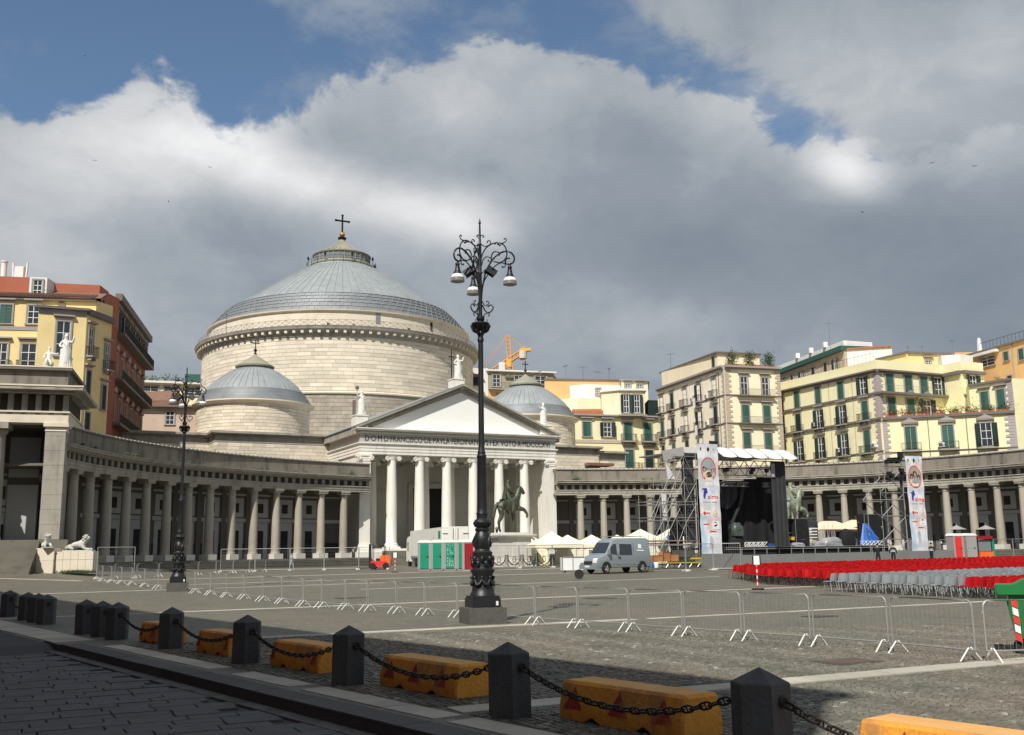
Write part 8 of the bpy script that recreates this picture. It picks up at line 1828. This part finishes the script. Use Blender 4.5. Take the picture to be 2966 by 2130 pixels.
for x, y, w, lab in ((6.0, 19.2, .55, 'rusty rectangular iron cover in the paving left of the lower right white band'), (3.6, 44.5, .6, 'dark iron cover in the middle of the paving before the van'), (-7.4, 47.5, .7, 'iron cover in the paving between the two lamps'), (9.2, 31.8, .45, 'small iron cover beyond the crowd barriers')):
    t = thing('drain_cover', lab, 'drain cover', (x, y, gr(x, y) + .022), ANG); mb = MB(); mb.box(-w, w, -w * .7, w * .7, -.03, .004); ob('rim', mb.mesh('rim', 'kerb'), t)
    for k in range(4): mb = MB(); mb.box(-w * .9 + k * w * .46, -w * .9 + (k + 1) * w * .46 - .02, -w * .6, w * .6, 0, .012); ob('plate', mb.mesh('plate', 'covr'), t)
# people
def person(x, y, rz, lab, H_=1.75, top='navy', bot='navy', cap=True, vest=False, stride=.12, arm=0, z=None):
    t = thing('person', lab, 'person', (x, y, gr(x, y) if z is None else z), rz); k = H_ / 1.75
    J = dict(pe=(0, 0, .95, .15), wa=(0, 0, 1.12, .13), ch=(0, 0, 1.33, .15), ne=(0, -.01, 1.5, .055), hd=(0, -.02, 1.62, .085), ht=(0, -.01, 1.69, .075))
    E = [('pe', 'wa'), ('wa', 'ch'), ('ch', 'ne'), ('ne', 'hd'), ('hd', 'ht')]
    for s_, q in ((1, 'L'), (-1, 'R')):
        J.update({'hp' + q: (s_ * .1, 0, .88, .1), 'kn' + q: (s_ * .11, -s_ * stride * .6, .48, .065), 'an' + q: (s_ * .11, -s_ * stride + .02, .09, .042), 'to' + q: (s_ * .12, -s_ * stride - .14, .035, .035), 'sh' + q: (s_ * .19, 0, 1.4, .06), 'el' + q: (s_ * .27, .03 - arm * .1, 1.14, .043), 'wr' + q: (s_ * (.24 - arm * .12), -.08 - arm * .15, .93 + arm * .12, .03), 'ha' + q: (s_ * (.23 - arm * .14), -.1 - arm * .18, .85 + arm * .16, .032)})
        E += [('pe', 'hp' + q), ('hp' + q, 'kn' + q), ('kn' + q, 'an' + q), ('an' + q, 'to' + q), ('ch', 'sh' + q), ('sh' + q, 'el' + q), ('el' + q, 'wr' + q), ('wr' + q, 'ha' + q)]
    J = {a: tuple(v * k for v in b) for a, b in J.items()}
    b_ = skin('body', J, E, 'skin', t, 'pe', 1); me = b_.data; me.materials.append(M[top]); me.materials.append(M[bot])
    for p_ in me.polygons:
        c_ = p_.center; z_ = c_.z / k; p_.material_index = 0 if z_ > 1.47 or (abs(c_.x / k) > .2 and z_ < .97) else (1 if z_ > .98 else 2)
    mb = MB(); mb.ball((0, 0, 1.69 * k), .1 * k, 10, 6, 0, (1, 1.05, .7)); cap and mb.box(-.07 * k, .07 * k, -.17 * k, -.07 * k, 1.66 * k, 1.68 * k); ob('cap' if cap else 'hair', mb.mesh('cap', 'navy' if cap else 'hair', True), b_)
    mb = MB(); mb.ball((0, -.105 * k, 1.6 * k), .018 * k, 5, 4); ob('nose', mb.mesh('nose', 'skin', True), b_)
    if vest:
        mb = MB()
        for z_ in (1.1, 1.2): mb.lathe([(.165 * k, z_ * k), (.17 * k, (z_ + .05) * k)], 14, cap=False)
        mb.v = [(x_, y_ * .95, z_) for x_, y_, z_ in mb.v]; ob('reflective_bands', mb.mesh('rb', 'hivis'), b_)
    return t
person(29.4, 84.2, R(200), 'security guard in black standing by the grey hoarding, left of the pair', 1.8, arm=1); person(30.9, 84.9, R(160), 'security guard in black with pale reflective bands at the end of the hoarding', 1.78, vest=True)
person(35.1, 87.6, R(120), 'guard in dark cap and reflective stripes standing under the right banner', 1.8, vest=True, arm=1); person(-20.6, 96.2, R(70), 'child in pale blue clothes walking before the left steps', 1.5, 'denim', 'denim', False, stride=.22)
px_, py_, _ = onst(-2.4, 1.0); person(px_, py_, R(190), 'bald worker in a blue top standing inside the scaffold', 1.75, 'blue', 'navy', False, arm=1, z=1.35)
# signs on the fences
for x, y, z, w, h, lab in ((3.35, 93.1, 1.2, .55, .4, 'white and pale blue notice hung on the fence before the pedestal'), (49.7, 108.0, 1.5, .5, .45, 'white notice on a pole by the right fence')):
    t = thing('notice', lab, 'sign', (x, y, gr(x, y)), ANG); mb = MB(); mb.box(-w / 2, w / 2, -.02, 0, z, z + h); ob('board', mb.mesh('bd', 'whitep'), t); mb = MB(); mb.box(-w / 2 + .06, w / 2 - .06, -.03, -.02, z + .05, z + .12); mb.box(-w / 2 + .06, w / 2 - .1, -.03, -.02, z + h - .15, z + h - .06); ob('print', mb.mesh('pr', 'denim'), t)
    if x > 40: mb = MB(); mb.bar((0, .03, 0), (0, .03, z + h + .1), .03); ob('post', mb.mesh('post', 'galv'), t)
# crane and aerials
cr = thing('tower_crane', 'orange yellow tower crane rising behind the grey flats', 'crane', (0, 230, 0))
def lattice(par, name, a, b, w, m='crane', n=8):
    a, b = Vector(a), Vector(b); d = (b - a).normalized(); u = Vector((0, 1, 0)); v = d.cross(u).normalized(); mb = MB(); cs = [(u + v) * w / 2, (u - v) * w / 2, (-u - v) * w / 2, (v - u) * w / 2]
    for c in cs: mb.bar(a + c, b + c, w * .12)
    for i in range(n):
        p0, p1 = a.lerp(b, i / n), a.lerp(b, (i + 1) / n)
        for k in range(4): mb.bar(p0 + cs[k], p1 + cs[(k + 1) % 4], w * .07)
    return ob(name, mb.mesh(name, m), par)
lattice(cr, 'mast', (-.5, 0, 20), (-.5, 0, 43.5), 1.4, n=14); lattice(cr, 'apex_tower', (-.5, 0, 43.5), (-.85, 0, 50.7), .9); lattice(cr, 'jib', (-4.2, 0, 42.4), (3.4, 0, 47.4), 1.0, n=9)
mb = MB(); mb.box(1.9, 4.4, -.6, .6, 46.9, 47.5); mb.bar((-.85, 0, 50.7), (3.0, 0, 47.4), .06); mb.bar((-.85, 0, 50.7), (-6.5, 0, 42.5), .05); mb.bar((-.85, 0, 50.7), (-8, 0, 42), .05); mb.box(-1.2, -.2, -.7, .7, 43.2, 45); ob('head_frame', mb.mesh('hf', 'crane'), cr)
mb = MB(); mb.lathe([(.6, 44.9), (.9, 45.2), (.95, 46.9)], 10, (2.5, 0)); ob('counterweight', mb.mesh('cwt', 'stone'), cr); mb = MB(); mb.box(-3.0, -1.6, -2, 0, 42.0, 44.0); ob('cabin', mb.mesh('cab', 'whiter'), cr)
def aerial(x, y, z0, z1, lab, k=0):
    t = thing('aerial', lab, 'aerial', (x, y, 0), R(k * 37), 'television aerials on the roofs'); mb = MB(); mb.bar((0, 0, z0), (0, 0, z1), .04); ob('mast', mb.mesh('mast', 'rail'), t)
    mb = MB(); mb.bar((-.7, 0, z1 - .15), (.7, 0, z1 - .15), .025)
    for q in range(5): mb.bar((-.6 + q * .3, -.25, z1 - .15), (-.6 + q * .3, .25, z1 - .15), .02)
    ob('antenna', mb.mesh('an', 'rail'), t)
ae = [(11.1, 158, 27.9, 30.2, 'tallest aerial of the group above the orange strip'), (13.4, 158, 27.9, 29.4, 'second aerial above the orange strip'), (15.2, 158, 27.9, 29.9, 'right aerial above the orange strip'), (8.4, 158, 27.9, 30.4, 'left aerial above the orange strip'), (26.5, 168, 31, 34, 'aerial on the left of the cream building roof'), (53.3, 168, 35, 38.9, 'tall thin mast on the roof with the green cornice'), (68.5, 156, 29.8, 33.2, 'mast between the white penthouse and the orange building'), (61.5, 156, 30.6, 32.4, 'aerial on the yellow penthouse'), (5.0, 182, 31, 33.8, 'aerial on the grey flats right of the crane'), (64.5, 158, 30.6, 32.8, 'right aerial on the yellow penthouse'), (-49.2, 106, 28.6, 30.0, 'small aerial on the ochre building')]
for i, a_ in enumerate(ae): aerial(*a_, i)
for i, (x, y, z, k) in enumerate(((-66.8, 150, 79.6, 0), (-64.2, 150, 62.1, 1), (-46.3, 150, 60.8, 2), (-52.4, 150, 55.3, 3), (65.3, 150, 59.9, 4), (71.8, 150, 59.3, 5), (54.0, 150, 52.1, 6))):
    mb = MB(); mb.ball((0, 0, 0), .1, 6, 4, 0, (2.2, 1, 1)); bsc = .55; mb.add([(-.05, 0, .03), (.12, 0, .03), (.0, .5, .22), (-.08, .9, .12)], [(0, 1, 2, 3)]); mb.add([(-.05, 0, .03), (.12, 0, .03), (.0, -.5, .22), (-.08, -.9, .12)], [(0, 1, 2, 3)])
    tag(ob('bird', mb.mesh('bird', 'hair'), None, (x, y, z), R(70 + k * 40), .55), ['highest small dark bird at the upper left of the sky', 'small dark bird in the white cloud at far left', 'small dark bird left of the church cross', 'lowest small dark bird on the left', 'left bird of the pair in the grey cloud at right', 'right bird of the pair in the grey cloud at right', 'lowest small dark bird in the grey cloud at right'][i], 'bird', 'birds in the sky')
# the low yellow building and the grey flats stand further back, behind the side dome
for o_ in list(COL.objects):
    if o_.name.startswith('potted_shrub') or o_.get('label') in ('low light yellow building right of the small right dome', 'grey and orange flats with a white roof edge behind the small right dome'):
        k = 1.14 if 'grey and orange' in o_['label'] else 1.21
        o_.location = (o_.location.x * k, o_.location.y * k, 1.65 + (o_.location.z - 1.65) * k); o_.scale = (k, k, k)
